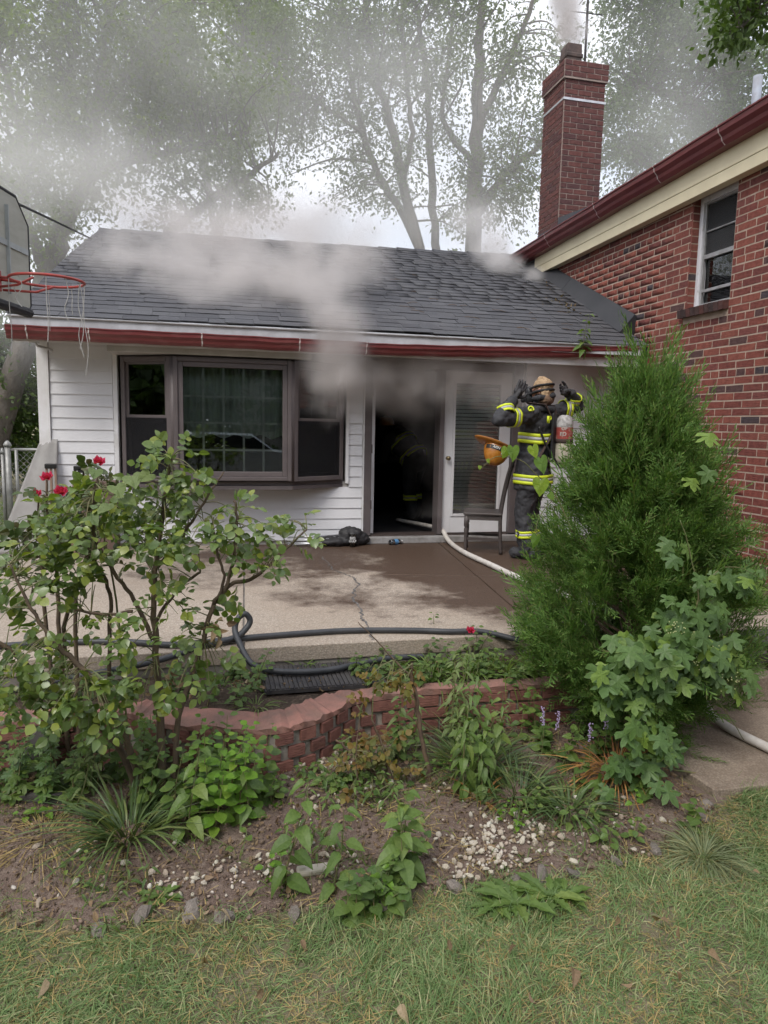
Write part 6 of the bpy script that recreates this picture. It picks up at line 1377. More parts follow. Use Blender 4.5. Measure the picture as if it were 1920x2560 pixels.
# wooden chair by the door
chr_ = thing('wooden_chair', 'dark wooden chair standing by the glazed door', 'chair', (2.88, 7.3, 0))
M_CH = mat('dark_wood', (.05, .042, .04), .5, (.075, .06, .055), 12, 4, bmp=.15, stretch=(1, 1, 8))
CM = Matrix.Translation((2.90, 7.32, 0)) @ Matrix.Rotation(R(-22), 4, 'Z')      # local +x = chair's back side
def cpt(x, y, z): return CM @ Vector((x, y, z))
st = MB(); st.box((-.22, -.215, .425), (.20, .215, .455), M=CM); st.build('seat', M_CH, chr_, bevel=.012)
ap = MB(); ap.box((-.195, -.19, .37), (.185, .19, .425), M=CM); ap.build('apron', M_CH, chr_)
for sy in (-1, 1):
    MB().lathe([(.02, 0), (.016, .05), (.022, .12), (.017, .16), (.024, .22), (.024, .27), (.016, .285), (.026, .30), (.026, .42)], 12, Matrix.Translation(cpt(-.185, sy * .175, 0))).build('leg', M_CH, chr_, smooth=True)
    MB().tube(smooth_path([cpt(.20, sy * .18, 0), cpt(.185, sy * .18, .25), cpt(.185, sy * .18, .45), cpt(.23, sy * .19, .75), cpt(.30, sy * .195, 1.04)], 5), .019, 8).build('back_post', M_CH, chr_, smooth=True)
    MB().bar(cpt(-.185, sy * .175, .16), cpt(.19, sy * .178, .16), .018, .03).build('stretcher', M_CH, chr_)
MB().bar(cpt(-.185, -.17, .2), cpt(-.185, .17, .2), .018, .03).build('stretcher', M_CH, chr_)
MB().bar(cpt(.295, -.20, 1.0), cpt(.295, .20, 1.0), .022, .09).build('top_rail', M_CH, chr_, bevel=.008)
for k in (-1, 0, 1): MB().bar(cpt(.19, k * .08, .47), cpt(.285, k * .085, .96), .03, .012).build('splat', M_CH, chr_)
# second firefighter bending inside the dark room
f2 = thing('person', 'firefighter bending inside the dark doorway, only stripes visible', 'person', (2.8, 10.0, 0))
B0 = Vector((2.86, 10.0, 0)); D2 = Vector((-.55, .83, 0)); R2 = Vector((.83, .55, 0)); b2 = MB()
pl = B0 + Vector((0, 0, .88)); cs = pl + D2 * .34 + Vector((0, 0, .30)); hd2 = cs + D2 * .26 + Vector((0, 0, .10))
capsule(b2, pl, cs, .19, .20); capsule(b2, cs - R2 * .12, cs + R2 * .12, .16, .16); capsule(b2, cs, hd2, .09, .08); b2.ell(hd2 + Vector((0, 0, .03)), (.11, .11, .13))
for s_ in (-1, 1):
    sh = cs + R2 * s_ * .2; el = sh + D2 * .12 + Vector((0, 0, -.3)); hn = el + D2 * .28 + Vector((0, 0, -.05)); capsule(b2, sh, el, .09, .075); capsule(b2, el, hn, .075, .055); hand(b2, hn, D2, R2, (0, 0, -1), .5, 1.0)
    hp = pl + R2 * s_ * .11; kn = hp + D2 * (.12 if s_ > 0 else .02) + Vector((0, 0, -.42)); ak = Vector((kn.x - D2.x * .08, kn.y - D2.y * .08, .12)); capsule(b2, hp, kn, .12, .095); capsule(b2, kn, ak, .095, .08); capsule(b2, ak + Vector((0, 0, -.05)), ak + D2 * .15 + Vector((0, 0, -.06)), .06, .055)
organic('body', b2, M_GEAR, f2, .016, 4, .010, .12)
band('hem_band', f2, pl + (cs - pl) * .12, cs - pl, .215, .21, R2, .085); band('chest_band', f2, pl + (cs - pl) * .75, cs - pl, .22, .21, R2, .085)
for s_ in (-1, 1): hp = pl + R2 * s_ * .11; kn = hp + D2 * (.12 if s_ > 0 else .02) + Vector((0, 0, -.42)); band('trouser_band', f2, kn + Vector((0, 0, -.13)) - D2 * .03, (0, 0, 1), .105, .105, (1, 0, 0), .075)
MB().lathe([(.17, 0), (.12, .015), (.115, .06), (.09, .11), (.03, .14)], 20, Matrix.Translation(hd2 + Vector((0, 0, .09)))).build('helmet', M_HELM, f2, smooth=True)
# ================================================================ HOSES AND LITTER BY THE DOOR
M_HOSEW = mat('white_hose', (.60, .57, .53), .75, (.48, .44, .40), 12, 5, bmp=.5, bscale=220, bdist=.002)
fh = MB().tube(smooth_path([(2.45, 9.4, .07), (2.62, 8.6, .11), (2.66, 8.2, .125), (2.66, 8.0, .12), (2.66, 7.86, .06), (2.64, 7.6, .032), (2.6, 7.05, .032), (2.63, 6.41, .032), (2.66, 5.78, .032), (2.78, 5.0, .032), (2.9, 4.4, .035), (2.93, 4.22, .02), (2.94, 4.08, -.12), (2.95, 3.85, -.168), (2.955, 3.72, -.19), (2.96, 3.62, -.33), (2.965, 3.45, -.372), (3.0, 3.16, -.374), (3.08, 2.7, -.374), (3.3, 2.2, -.39), (3.9, 1.4, -.4)], 8), .027, 12)
tag(fh.build('fire_hose', M_HOSEW, None, smooth=True), 'white fire hose running from the doorway past the juniper', 'fire hose')
M_HOSEB = mat('black_hose', (.028, .03, .035), .5, (.045, .047, .052), 8, 4, bmp=.1, spec=.5)
rH = .019
bhp = [(-2.0, 4.5, .022), (-1.28, 4.5, .022), (-.94, 4.52, .022), (-.55, 4.46, .022), (-.3, 4.36, .022), (-.12, 4.34, .03), (.09, 4.40, .022), (.26, 4.43, .022), (.69, 4.47, .022), (.96, 4.46, .022), (1.29, 4.40, .022), (1.5, 4.34, .022), (1.72, 4.30, .022), (1.95, 4.2, -.02)]
tag(MB().tube(smooth_path(bhp, 8), rH, 12).build('drain_hose', M_HOSEB, None, smooth=True), 'straight thick black hose lying along the patio edge', 'hose')
bh2 = [(-1.9, 4.0, -.11), (-1.15, 4.05, -.10), (-.8, 4.15, -.08), (-.35, 4.22, -.03), (-.1, 4.3, .02), (.10, 4.37, .04), (.175, 4.41, .08), (.205, 4.43, .13), (.175, 4.43, .175), (.13, 4.42, .15), (.11, 4.40, .09), (.13, 4.33, .03), (.2, 4.20, -.07), (.32, 4.09, -.085), (.47, 4.045, -.088), (.66, 4.05, -.088), (.86, 4.12, -.086), (1.07, 4.2, -.09), (1.3, 4.22, -.1)]
tag(MB().tube(smooth_path(bh2, 8), rH, 12).build('drain_hose', M_HOSEB, None, smooth=True), 'black hose with a standing loop, sagging over the rubber mat', 'hose')
# bag, cup, tubes and bottle by the door step
bag = MB(); bag.ell((1.50, 7.86, .10), (.16, .11, .12)); bag.ell((1.62, 7.88, .07), (.11, .09, .08)); bag.ell((1.32, 7.83, .05), (.20, .09, .055)); bag.ell((1.18, 7.85, .05), (.1, .05, .06))
bo = organic('camp_chair_bag', bag, mat('black_nylon', (.02, .02, .022), .6, (.035, .033, .035), 20, bmp=.4), None, .014, 3, .022, .07); tag(bo, 'crumpled black fabric bag beside the door step', 'bag')
fc = thing('folded_chair_frame', 'folded silver tube frame lying by the black bag', 'folding chair', (1.05, 7.88, 0))
M_TUBE = mat('silver_tube', (.5, .51, .54), .35, metallic=.7, bmp=0)
for k, (za, zb_, y_) in enumerate(((.03, .05, 7.80), (.065, .09, 7.83), (.10, .12, 7.87), (.03, .035, 7.9))): MB().tube([(.78, y_, za), (1.42, y_ - .02, zb_)], .011, 10).build('tube', M_TUBE, fc, smooth=True)
cu_ = thing('plastic_cup', 'clear plastic cup with white lettering standing before the black bag', 'cup', (1.50, 7.74, 0))
M_CUP = glass('cup_plastic', (.5, .5, .5), .15)
MB().lathe([(.034, .002), (.047, .15), (.049, .152), (.0465, .15), (.033, .005)], 24, Matrix.Translation((1.50, 7.74, 0)), capb=True, capt=False).build('cup_body', M_CUP, cu_, smooth=True)
cd = (CP - Vector((1.5, 7.74, 0))); cd.z = 0; cd.normalize(); cr_ = Vector((-cd.y, cd.x, 0)); M_LW = mat('white_print', (.75, .75, .75), .5, bmp=0)
letter('BIG', cu_, Vector((1.50, 7.74, .105)) + cd * .0455, cr_, cd, .042, M_LW); letter('GULP', cu_, Vector((1.50, 7.74, .072)) + cd * .0435, cr_, cd, .034, M_LW)
bt = thing('water_bottle', 'small clear plastic bottle with blue label on the patio by the step', 'bottle', (2.03, 7.85, 0))
BT = Matrix.Translation((2.03, 7.84, .032)) @ Matrix.Rotation(R(25), 4, 'Z') @ Matrix.Rotation(R(90), 4, 'Y')
MB().lathe([(.02, -.09), (.031, -.085), (.032, -.03), (.029, -.02), (.032, -.01), (.032, .04), (.012, .075), (.012, .09)], 18, BT).build('bottle_body', glass('bottle_plastic', (.8, .85, .9), .1), bt, smooth=True)
MB().lathe([(.0325, -.03), (.0325, .02)], 18, BT, capb=False, capt=False).build('label_wrap', mat('blue_label', (.12, .30, .55), .5), bt, smooth=True)
MB().lathe([(.014, .078), (.014, .095)], 14, BT).build('bottle_cap', mat('white_cap', (.7, .7, .7), .5), bt)
# ================================================================ LEFT SIDE
hp_ = thing('basketball_hoop', 'worn basketball backboard with red rim and torn net', 'basketball hoop', (-1.42, 5.45, 0))
n_ = Vector((.975, -.22, 0)); d_b = Vector((.22, .975, 0)); M0 = Vector((-1.46, 5.47, 2.33))
def bp_(u, z, t): return M0 + d_b * u + n_ * t + Vector((0, 0, z - 2.33))
M_BB = mat('weathered_polycarbonate', (.42, .42, .37), .55, (.33, .33, .28), 3, 6, bmp=.05, coord='World', stretch=(1, 1, 3)); M_BBF = mat('grey_rib', (.40, .43, .43), .5, (.3, .32, .32), 6)
out_ = [(-.62, 2.18), (.50, 2.18), (.53, 2.22), (.53, 2.80), (.36, 2.96), (-.62, 2.96)]
MB().prism(out_, -.035, -.008, lambda a, b, t: bp_(a, b, t)).build('backboard', M_BB, hp_, bevel=.004)
rib = MB()
for a, b in (((.2, 2.25), (.2, 2.86)), ((-.3, 2.25), (-.3, 2.9))): rib.bar(bp_(*a, -.004), bp_(*b, -.004), .012, .04, up=n_)
rib2 = MB().bar(bp_(-.6, 2.6, -.004), bp_(.5, 2.6, -.004), .04, .012, up=n_)
rib.build('rib', M_BBF, hp_)['kind'] = 'stuff'; rib2.build('rib', M_BBF, hp_)
edge_ = MB().tube([bp_(a, b, -.02) for a, b in out_ + out_[:1]], .017, 8); edge_.build('edge_trim', mat('black_trim', (.02, .02, .023), .5), hp_)
MB().tube([bp_(-.62, 2.165, -.02), bp_(.52, 2.165, -.02)], .036, 10).build('bottom_pad', mat('dark_pad', (.03, .03, .035), .6), hp_)
M_RIM = mat('red_rim', (.40, .055, .05), .45, (.30, .06, .05), 14, 5, bmp=.1)
rc_ = M0 + n_ * .36 + Vector((0, 0, -.02)); rim = MB()
rim.tube([rc_ + Vector((.235 * math.cos(k * math.pi / 24), .235 * math.sin(k * math.pi / 24), 0)) for k in range(49)], .0095, 8, cap=False); rim.build('rim', M_RIM, hp_, smooth=True)
MB().box((-.06, -.01, -.09), (.06, .025, .05), M=Matrix.Translation(M0 + n_ * .01) @ frame(d_b, (0, 0, 1)).to_4x4()).build('bracket', M_RIM, hp_, bevel=.004)
for s_ in (-1, 1):
    MB().tube([M0 + d_b * s_ * .05 + n_ * .03 + Vector((0, 0, -.08)), M0 + d_b * s_ * .13 + n_ * .22 + Vector((0, 0, -.075)), M0 + d_b * s_ * .16 + n_ * .34 + Vector((0, 0, -.03))], .0085, 8).build('brace', M_RIM, hp_, smooth=True)
    MB().tube([M0 + d_b * s_ * .05 + n_ * .02 + Vector((0, 0, -.01)), M0 + d_b * s_ * .08 + n_ * .14 + Vector((0, 0, -.02))], .009, 8).build('brace', M_RIM, hp_, smooth=True)
M_NET = mat('grey_net_cord', (.45, .44, .42), .9, bmp=0)
for a, L in ((10, .62), (-20, .5), (60, .18), (100, .3), (160, .12), (200, .5), (235, .2), (280, .42), (310, .28), (340, .45)):
    p = rc_ + Vector((.235 * math.cos(R(a)), .235 * math.sin(R(a)), -.01)); k1 = rnd.uniform(-.02, .02)
    MB().tube(smooth_path([p, p + Vector((k1, .01, -L * .35)), p + Vector((-k1, 0, -L * .7)), p + Vector((k1 * .8, 0, -L))], 5), .0028, 5).build('net_cord', M_NET, hp_)
pole = MB().tube([(-1.75, 5.1, 0), (-1.75, 5.1, 2.3)], .045, 12); pole.tube([(-1.75, 5.1, 2.25), M0 - n_ * .05 + Vector((0, 0, .3))], .03, 10); pole.build('pole', mat('pole_grey', (.1, .1, .105), .5), hp_)
cb = MB().tube(smooth_path([at(-60, 452, 5.6), at(0, 488, 6.0), at(110, 540, 8.0), at(228, 597, 10.6)], 8), [.012] * 25, 8)
tag(cb.build('overhead_cable', mat('black_cable', (.03, .03, .032), .6), None), 'black cable running from upper left down to the roof gable', 'cable')
# chain link fence
fe = thing('chain_link_fence', 'weathered chain link fence and gate left of the house', 'fence', (-2.6, 10, 0))
M_GALV = mat('galvanised', (.33, .33, .32), .5, (.22, .22, .21), 10, bmp=.1, metallic=.5)
FYY = 9.6
for x_, zt, r_ in ((-2.50, 1.02, .036), (-2.56, .93, .022), (-4.4, 1.02, .036), (-1.85, .98, .022)):
    MB().tube([(x_, FYY, -.2), (x_, FYY, zt)], r_, 12).lathe([(r_ * 1.3, zt), (r_ * 1.35, zt + .02), (r_ * .9, zt + .05), (r_ * .3, zt + .07)], 12, Matrix.Translation((x_, FYY, 0))).build('post', M_GALV, fe, smooth=True)
for x0, x1 in ((-2.46, -1.80), (-4.4, -2.58)): MB().tube([(x0, FYY, .98), (x1, FYY, .98)], .019, 10).build('rail', M_GALV, fe, smooth=True)
MB().tube([(-2.40, FYY - .02, .0), (-2.40, FYY - .02, .98)], .02, 10).build('gate_stile', M_GALV, fe, smooth=True)
wm = MB(); s_ = .075
for x0, x1 in ((-2.38, -1.82), (-4.4, -2.6)):
    for k in range(int((x1 - x0 + 1) / s_)):
        for sg in (1, -1):
            a = x0 + k * s_ if sg > 0 else x1 - k * s_; pts = []
            z0_, z1_ = 0.0, .96
            xa, xb_ = a - .96 * (1 if sg > 0 else -1) * 0, a + sg * .96
            def clip(xq): return min(max(xq, x0), x1)
            zz0, zz1 = z0_, z0_ + abs(clip(xb_) - a)
            if zz1 > zz0 + .05: wm.tube([(a, FYY + .004 * sg, zz0), (clip(xb_), FYY + .004 * sg, zz1)], .0026, 4, cap=False)
            # start from the sides too
    for k in range(1, int(.96 / s_)):
        for sg in (1, -1):
            xs_ = x0 if sg > 0 else x1; L_ = min(.96 - k * s_, x1 - x0)
            wm.tube([(xs_, FYY + .004 * sg, k * s_), (xs_ + sg * L_, FYY + .004 * sg, k * s_ + L_)], .0026, 4, cap=False)
wm.build('wire_mesh', M_GALV, fe)['kind'] = 'stuff'
# quilted grey panel leaning at the corner of the house
pn = MB(); N1, N2 = 26, 14; vs = []
for i in range(N1 + 1):
    for j in range(N2 + 1):
        u, v = i / N1, j / N2; zt = 1.16 * u; wl_x = -2.17 + .41 * u
        x_ = wl_x + (-1.60 - wl_x) * v; y_ = 8.0 - .30 * (1 - u) - .02
        vs.append((x_, y_ + .004 * math.sin(u * 60 + v * 26) + .004 * math.sin(v * 9), zt))
pn.add(vs, [(i * (N2 + 1) + j, i * (N2 + 1) + j + 1, (i + 1) * (N2 + 1) + j + 1, (i + 1) * (N2 + 1) + j) for i in range(N1) for j in range(N2)])
po = pn.build('leaning_panel', mat('grey_quilted_vinyl', (.33, .32, .31), .55, (.27, .26, .25), 5, bmp=.1), None, smooth=True, base=True)
sd_ = po.modifiers.new('thick', 'SOLIDIFY'); sd_.thickness = .03; tag(po, 'grey quilted panel leaning on the left house corner', 'panel')
# folding stools / sawhorses with black tops by the wall
M_TAN = mat('tan_leg', (.30, .20, .15), .6, (.22, .15, .11), 12)
for k, (x_, lab) in enumerate(((-1.62, 'folded sawhorse with black top by the corner trim'), (-1.45, 'tilted folded sawhorse, second from the corner'), (-1.36, 'folded sawhorse nearest the bay window'))):
    t = thing('sawhorse', lab, 'sawhorse', (x_, 7.75, 0), 'folded sawhorses at the wall'); tl = (.0, .10, .05)[k]
    MB().box((x_ + tl - .055, 7.70, .87 - k * .02), (x_ + tl + .055, 7.76, .92 - k * .02)).build('top', M_BLK, t, bevel=.008)
    for q in (-.04, .0, .04): MB().bar((x_ + q * 1.6, 7.73, 0), (x_ + tl + q, 7.73, .88 - k * .02), .018, .03, up=(0, 1, 0)).build('leg', M_TAN, t)
bx_ = MB().box((-1.40, 7.72, 0), (-1.0, 7.94, .74)); tag(bx_.build('storage_box', mat('brown_box', (.17, .115, .09), .7, (.12, .08, .065), 5, bmp=.15), None, bevel=.01, base=True), 'brown storage box against the wall under the bay window', 'box')
# dark timber edging at the lower left
tb_ = thing('timber_edging', 'dark painted boards edging the bed at lower left', 'edging board', (-1.0, 3.4, G))
M_DKT = mat('dark_board', (.045, .04, .042), .7, (.07, .062, .06), 10, bmp=.2)
MB().bar((-.98, 3.62, -.36), (-.80, 3.66, -.13), .07, .02, up=(0, -1, .3)).build('slanting_board', M_DKT, tb_); MB().bar((-1.6, 3.42, -.38), (-.66, 3.34, -.385), .03, .08).build('base_board', M_DKT, tb_)
# hydrant pipe and step wall on the right of the walkway
sp = MB().tube(smooth_path([(4.80, 5.55, .15), (4.78, 5.5, .20), (4.70, 5.42, .14), (4.62, 5.3, -.02), (4.6, 5.2, -.1)], 6), .014, 8); sp.tube([(4.9, 5.57, .17), (4.78, 5.54, .17)], .02, 10)
tag(sp.build('garden_tap', mat('dark_tap', (.05, .05, .055), .4, metallic=.5), None), 'dark garden tap with hose stub low on the brick wall', 'tap')
sw = thing('step_wall', 'low dark brick cheek wall at the right of the steps', 'wall', (4.0, 3.9, G))
M_DKB = brickmat('dark_step_brick', False, [(0, (.05, .035, .035)), (.5, (.07, .045, .042)), (1, (.04, .03, .032))]); DBM = [b.mesh('brick', M_DKB) for b in BPOOL]
MB().box((3.52, 3.86, -.5), (4.4, 4.1, -.03)).build('core', M_CONC, sw)
for r_ in range(6):
    for k in range(5):
        put('brick', rnd.choice(DBM), Matrix.Translation((3.60 + k * .2 + (r_ % 2) * .08, 3.855, -.40 + r_ * .07)) @ Matrix.Diagonal((.19, .03, .06, 1)), sw)
bx('cap', (3.50, 3.83, -.031), (4.42, 4.12, -.004), mat('dark_cap', (.07, .06, .058), .8), sw, bevel=.006)
# ================================================================ STONES AND LITTER
def pebble(seed, sub=1):
    q = random.Random(seed); mb = MB(); mb.ell((0, 0, 0), (1, 1, 1), nu=7, nv=5)
    ax = [Vector((q.gauss(0, 1), q.gauss(0, 1), q.gauss(0, 1))).normalized() for _ in range(7)]
    for v in mb.v:
        f = 1.0
        for a in ax: f = min(f, .6 / max(v.dot(a), .45)) if v.dot(a) > .6 else f
        v *= f * q.uniform(.9, 1.08)
    return [tuple(v) for v in mb.v], mb.f
PB = [pebble(k) for k in range(7)]
def split_tris(t): 
    fs = []
    for f in t[1]:
        for k in range(1, len(f) - 1): fs.append((f[0], f[k], f[k + 1]))
    return t[0], fs
PB = [split_tris(t) for t in PB]
M_PEBJ = leafmat('white_pebble', [(.42, .36, .31), (.50, .45, .39), (.33, .26, .21), (.40, .32, .27), (.54, .50, .46)], True, rough=.85, trans=0, spec=.2, warm=(1, 1, 1)); M_PEB = leafmat('white_pebble_one', [(.42, .36, .30), (.50, .45, .38), (.34, .27, .22), (.55, .51, .46)], False, rough=.85, trans=0, spec=.2, warm=(1, 1, 1))
g = np.random.default_rng(91); TTp = []; sz = []
for cx_, cy_, rx, ry, n_ in ((1.12, 2.62, .17, .1, 150), (1.3, 2.78, .2, .08, 60), (.98, 2.5, .1, .05, 26), (-.1, 2.68, .35, .08, 60), (.3, 2.62, .25, .06, 40), (.48, 3.5, .22, .12, 60), (.7, 3.2, .3, .2, 50), (1.55, 2.62, .3, .12, 40), (-.5, 2.8, .3, .2, 30), (.5, 2.9, .6, .4, 60), (1.85, 2.8, .2, .15, 20)):
    for k in range(n_):
        x, y = cx_ + g.normal() * rx * .6, cy_ + g.normal() * ry * .7
        if y > lawn_edge(x) - .02 and y < 3.62: TTp.append((x, y)); sz.append(.005 + .014 * g.random() ** 2.0)
TTp = np.array(TTp); sz = np.array(sz); zz = gh(TTp[:, 0], TTp[:, 1]) + .012 + sz * .15
RRp = rand_frames(len(TTp), 1.5, g=g) * sz[:, None, None] * np.array([1.25, 1, .75])[None, None, :]
PT = np.stack([TTp[:, 0], TTp[:, 1], zz], 1); order = np.argsort(-sz)
pm = [tmesh('pebble', t, M_PEB) for t in PB]
for i in order[:150]: tag(put('pebble', pm[i % 7], to4(RRp[i], PT[i])), 'small off-white pebble lying on the bare garden soil', 'pebble', 'white pebbles on the soil')
rest_ = order[150:]
tag(put('gravel', cloud_mesh('gravel', PB, g.integers(0, 7, len(rest_)), RRp[rest_], PT[rest_], M_PEBJ)), 'fine pale gravel scattered over the garden soil', 'gravel', kind='stuff')
ORD = ['first', 'second', 'third', 'fourth', 'fifth', 'sixth', 'seventh', 'eighth', 'ninth', 'tenth', 'eleventh', 'twelfth', 'thirteenth', 'fourteenth', 'fifteenth', 'sixteenth', 'seventeenth', 'eighteenth', 'nineteenth', 'twentieth', 'twenty-first', 'twenty-second', 'twenty-third', 'twenty-fourth', 'twenty-fifth', 'twenty-sixth', 'twenty-seventh', 'twenty-eighth']
M_STN = mat('edging_stone', (.22, .19, .165), .95, (.14, .12, .10), 9, 6, bmp=.6, bscale=40, bdist=.008, piece=.2); stn = [tmesh('stone', t, M_STN) for t in PB]
for i, (x_, y_, s) in enumerate(((2.33, 3.25, .06), (2.24, 3.05, .06), (2.31, 2.78, .05), (2.21, 2.68, .05), (1.84, 2.5, .06), (1.63, 2.46, .05), (1.42, 2.43, .055), (1.28, 2.45, .055), (1.16, 2.45, .04), (.9, 2.44, .06), (.6, 2.38, .05), (.27, 2.42, .05), (.02, 2.45, .06), (-.1, 2.5, .07), (-.28, 2.5, .06), (-.42, 2.48, .05))):
    Rs = rand_frames(1, 2, g=g)[0] * s * np.array([1.2, .85, .5])[None, :]
    tag(put('stone', stn[i % 7], to4(Rs * .85, (x_, y_, float(gh(x_, y_)) + .002))), 'grey-brown edging stone along the lawn, %s from the right' % ORD[i], 'stone', 'edging stones along the lawn')
flat_ = MB().box((.30, 2.58, -.40), (.45, 2.63, -.375)); tag(flat_.build('flat_stone', M_PEB, None, bevel=.008), 'long flat whitish stone lying behind the tall weed', 'stone')
# soil clods
nC = 5000; cx_ = g.uniform(-1.2, 2.35, nC); cy_ = g.uniform(2.4, 3.65, nC); kk = cy_ > lawn_edge(cx_) - .02; cx_, cy_ = cx_[kk], cy_[kk]; nC = len(cx_)
M_CLOD = leafmat('soil_clod', [(.13, .088, .068), (.18, .13, .10), (.23, .17, .135), (.10, .07, .055)], True, rough=.95, trans=0, spec=.1, warm=(1, 1, 1))
tag(put('soil_clods', cloud_mesh('soil_clods', PB, g.integers(0, 7, nC), rand_frames(nC, 1, g=g) * (.003 + .010 * g.random(nC) ** 2.5)[:, None, None], np.stack([cx_, cy_, gh(cx_, cy_) + .008], 1), M_CLOD)), 'crumbly brown clods covering the garden soil', 'soil', kind='stuff')
# fallen leaves
dm = [tmesh('fallen_leaf', t, LM['brown_leaf'][0]) for t in DRY]
spots = [(620, 2350, .06), (545, 2285, .07), (752, 2360, .05), (510, 2420, .06), (300, 2480, .06), (115, 2455, .075), (640, 2510, .05), (1020, 2260, .05), (1125, 2390, .05), (1430, 2440, .08), (1640, 2315, .09), (1290, 2380, .05), (1700, 2360, .05), (1545, 2300, .05), (1690, 2450, .05), (560, 1990, .05), (160, 2090, .06), (330, 2030, .05), (80, 2160, .05), (480, 2310, .06), (1000, 2525, .06), (1340, 2530, .05), (1880, 2190, .05), (1770, 2390, .05), (240, 2300, .05), (820, 2480, .05), (1210, 2050, .05), (1580, 2480, .05)]
for i, (x, y, s) in enumerate(sorted(spots)):
    d = FW + RT * ((x - 960) / FPX) - UP * ((y - 1280) / FPX); p = CP + d * ((G + .03 - CAM_H) / d.z)
    Rs = rand_frames(1, .8, g=g)[0] * s * .72; zq = float(gh(p.x, p.y)) + (.045 if p.y < lawn_edge(p.x) else .02)
    tag(put('fallen_leaf', dm[i % 3], to4(Rs, (p.x, p.y, zq))), 'curled brown fallen leaf on the lawn or soil, %s from the left' % ORD[i], 'leaf', 'fallen leaves on the ground')
spots2 = [(1010, 1700), (870, 1760), (800, 1720), (930, 1700), (700, 1690), (640, 1660), (600, 1700), (590, 1720), (980, 1670)]
for i, (x, y) in enumerate(sorted(spots2)):
    d = FW + RT * ((x - 960) / FPX) - UP * ((y - 1280) / FPX); p = CP + d * ((-.115 - CAM_H) / d.z)
    tag(put('fallen_leaf', dm[i % 3], to4(rand_frames(1, .8, g=g)[0] * .04, tuple(p))), 'curled dry leaf by the rubber mat, %s from the left' % ORD[i], 'leaf', 'dry leaves around the mat')
# soil litter: twigs, chips and shredded leaves
tw = MB()
for k in range(900):
    x, y = rnd.uniform(-1.1, 2.3), rnd.uniform(2.5, 3.6)
    if y < lawn_edge(x): continue
    a = rnd.uniform(0, 6.28); L = rnd.uniform(.012, .06); z = float(gh(x, y)) + .016
    tw.tube([(x, y, z), (x + math.cos(a) * L * .5, y + math.sin(a) * L * .5, z + rnd.uniform(0, .006)), (x + math.cos(a) * L, y + math.sin(a) * L, z)], rnd.uniform(.0008, .0022), 4, cap=False)
tag(tw.build('twig_litter', M_DRYST, None), 'small twigs and stalks littering the garden soil', 'litter', kind='stuff')
n_ = 4200; x = g.uniform(-1.1, 2.35, n_); y = g.uniform(2.45, 3.65, n_); k_ = y > lawn_edge(x); x, y = x[k_], y[k_]; n_ = len(x)
tag(put('leaf_litter', cloud_mesh('leaf_litter', DRY, g.integers(0, 3, n_), rand_frames(n_, 1.2, g=g) * (.008 + .024 * g.random(n_) ** 2)[:, None, None], np.stack([x, y, gh(x, y) + .014], 1), LM['brown_leaf'][1])), 'shredded brown leaf litter on the garden soil', 'litter', kind='stuff')
n_ = 500; x = np.concatenate([g.uniform(-1.5, 2.1, n_ // 2), g.normal(.35, .5, n_ // 2)]); y = g.uniform(3.85, 4.22, n_)
tag(put('planter_litter', cloud_mesh('planter_litter', DRY, g.integers(0, 3, n_), rand_frames(n_, 1.2, g=g) * (.01 + .02 * g.random(n_) ** 2)[:, None, None], np.stack([x, y, np.full(n_, -.118)], 1), LM['brown_leaf'][1])), 'dry leaf scraps on the dark planter soil', 'litter', kind='stuff')
# debris on the roof by the brick wall
rl = 260; u = np.abs(g.normal(size=rl)); yv = np.concatenate([g.normal(9.55, .28, rl * 2 // 3), g.normal(8.75, .18, rl - rl * 2 // 3)]); xv = 4.72 - np.abs(g.normal(size=rl)) * .16 - np.where(np.arange(rl) < rl * 2 // 3, 0, .12)
tag(put('roof_litter', cloud_mesh('roof_litter', DRY, g.integers(0, 3, rl), rand_frames(rl, 1.0, g=g) * (.03 + .03 * g.random(rl))[:, None, None], np.stack([xv, yv, EZ + (yv - EY) * sd.z / sd.y + .035], 1), LM['brown_leaf'][1])), 'dead leaves gathered on the roof beside the brick wall', 'litter', kind='stuff')
tr = MB()
for k in range(34):
    x, y = rnd.uniform(1.8, 4.7), rnd.uniform(7.6, 10.6); z = EZ + (y - EY) * sd.z / sd.y + .03; a = rnd.uniform(-.5, .5); L = rnd.uniform(.05, .22)
    tr.tube([(x, y, z), (x + L * .5, y + a * L * .5, z + a * L * .25 + .01), (x + L, y + a * L, z + a * L * .45)], .003, 4, cap=False)
tag(tr.build('roof_twigs', M_DRYST, None), 'thin twigs scattered on the grey shingles', 'litter', kind='stuff')
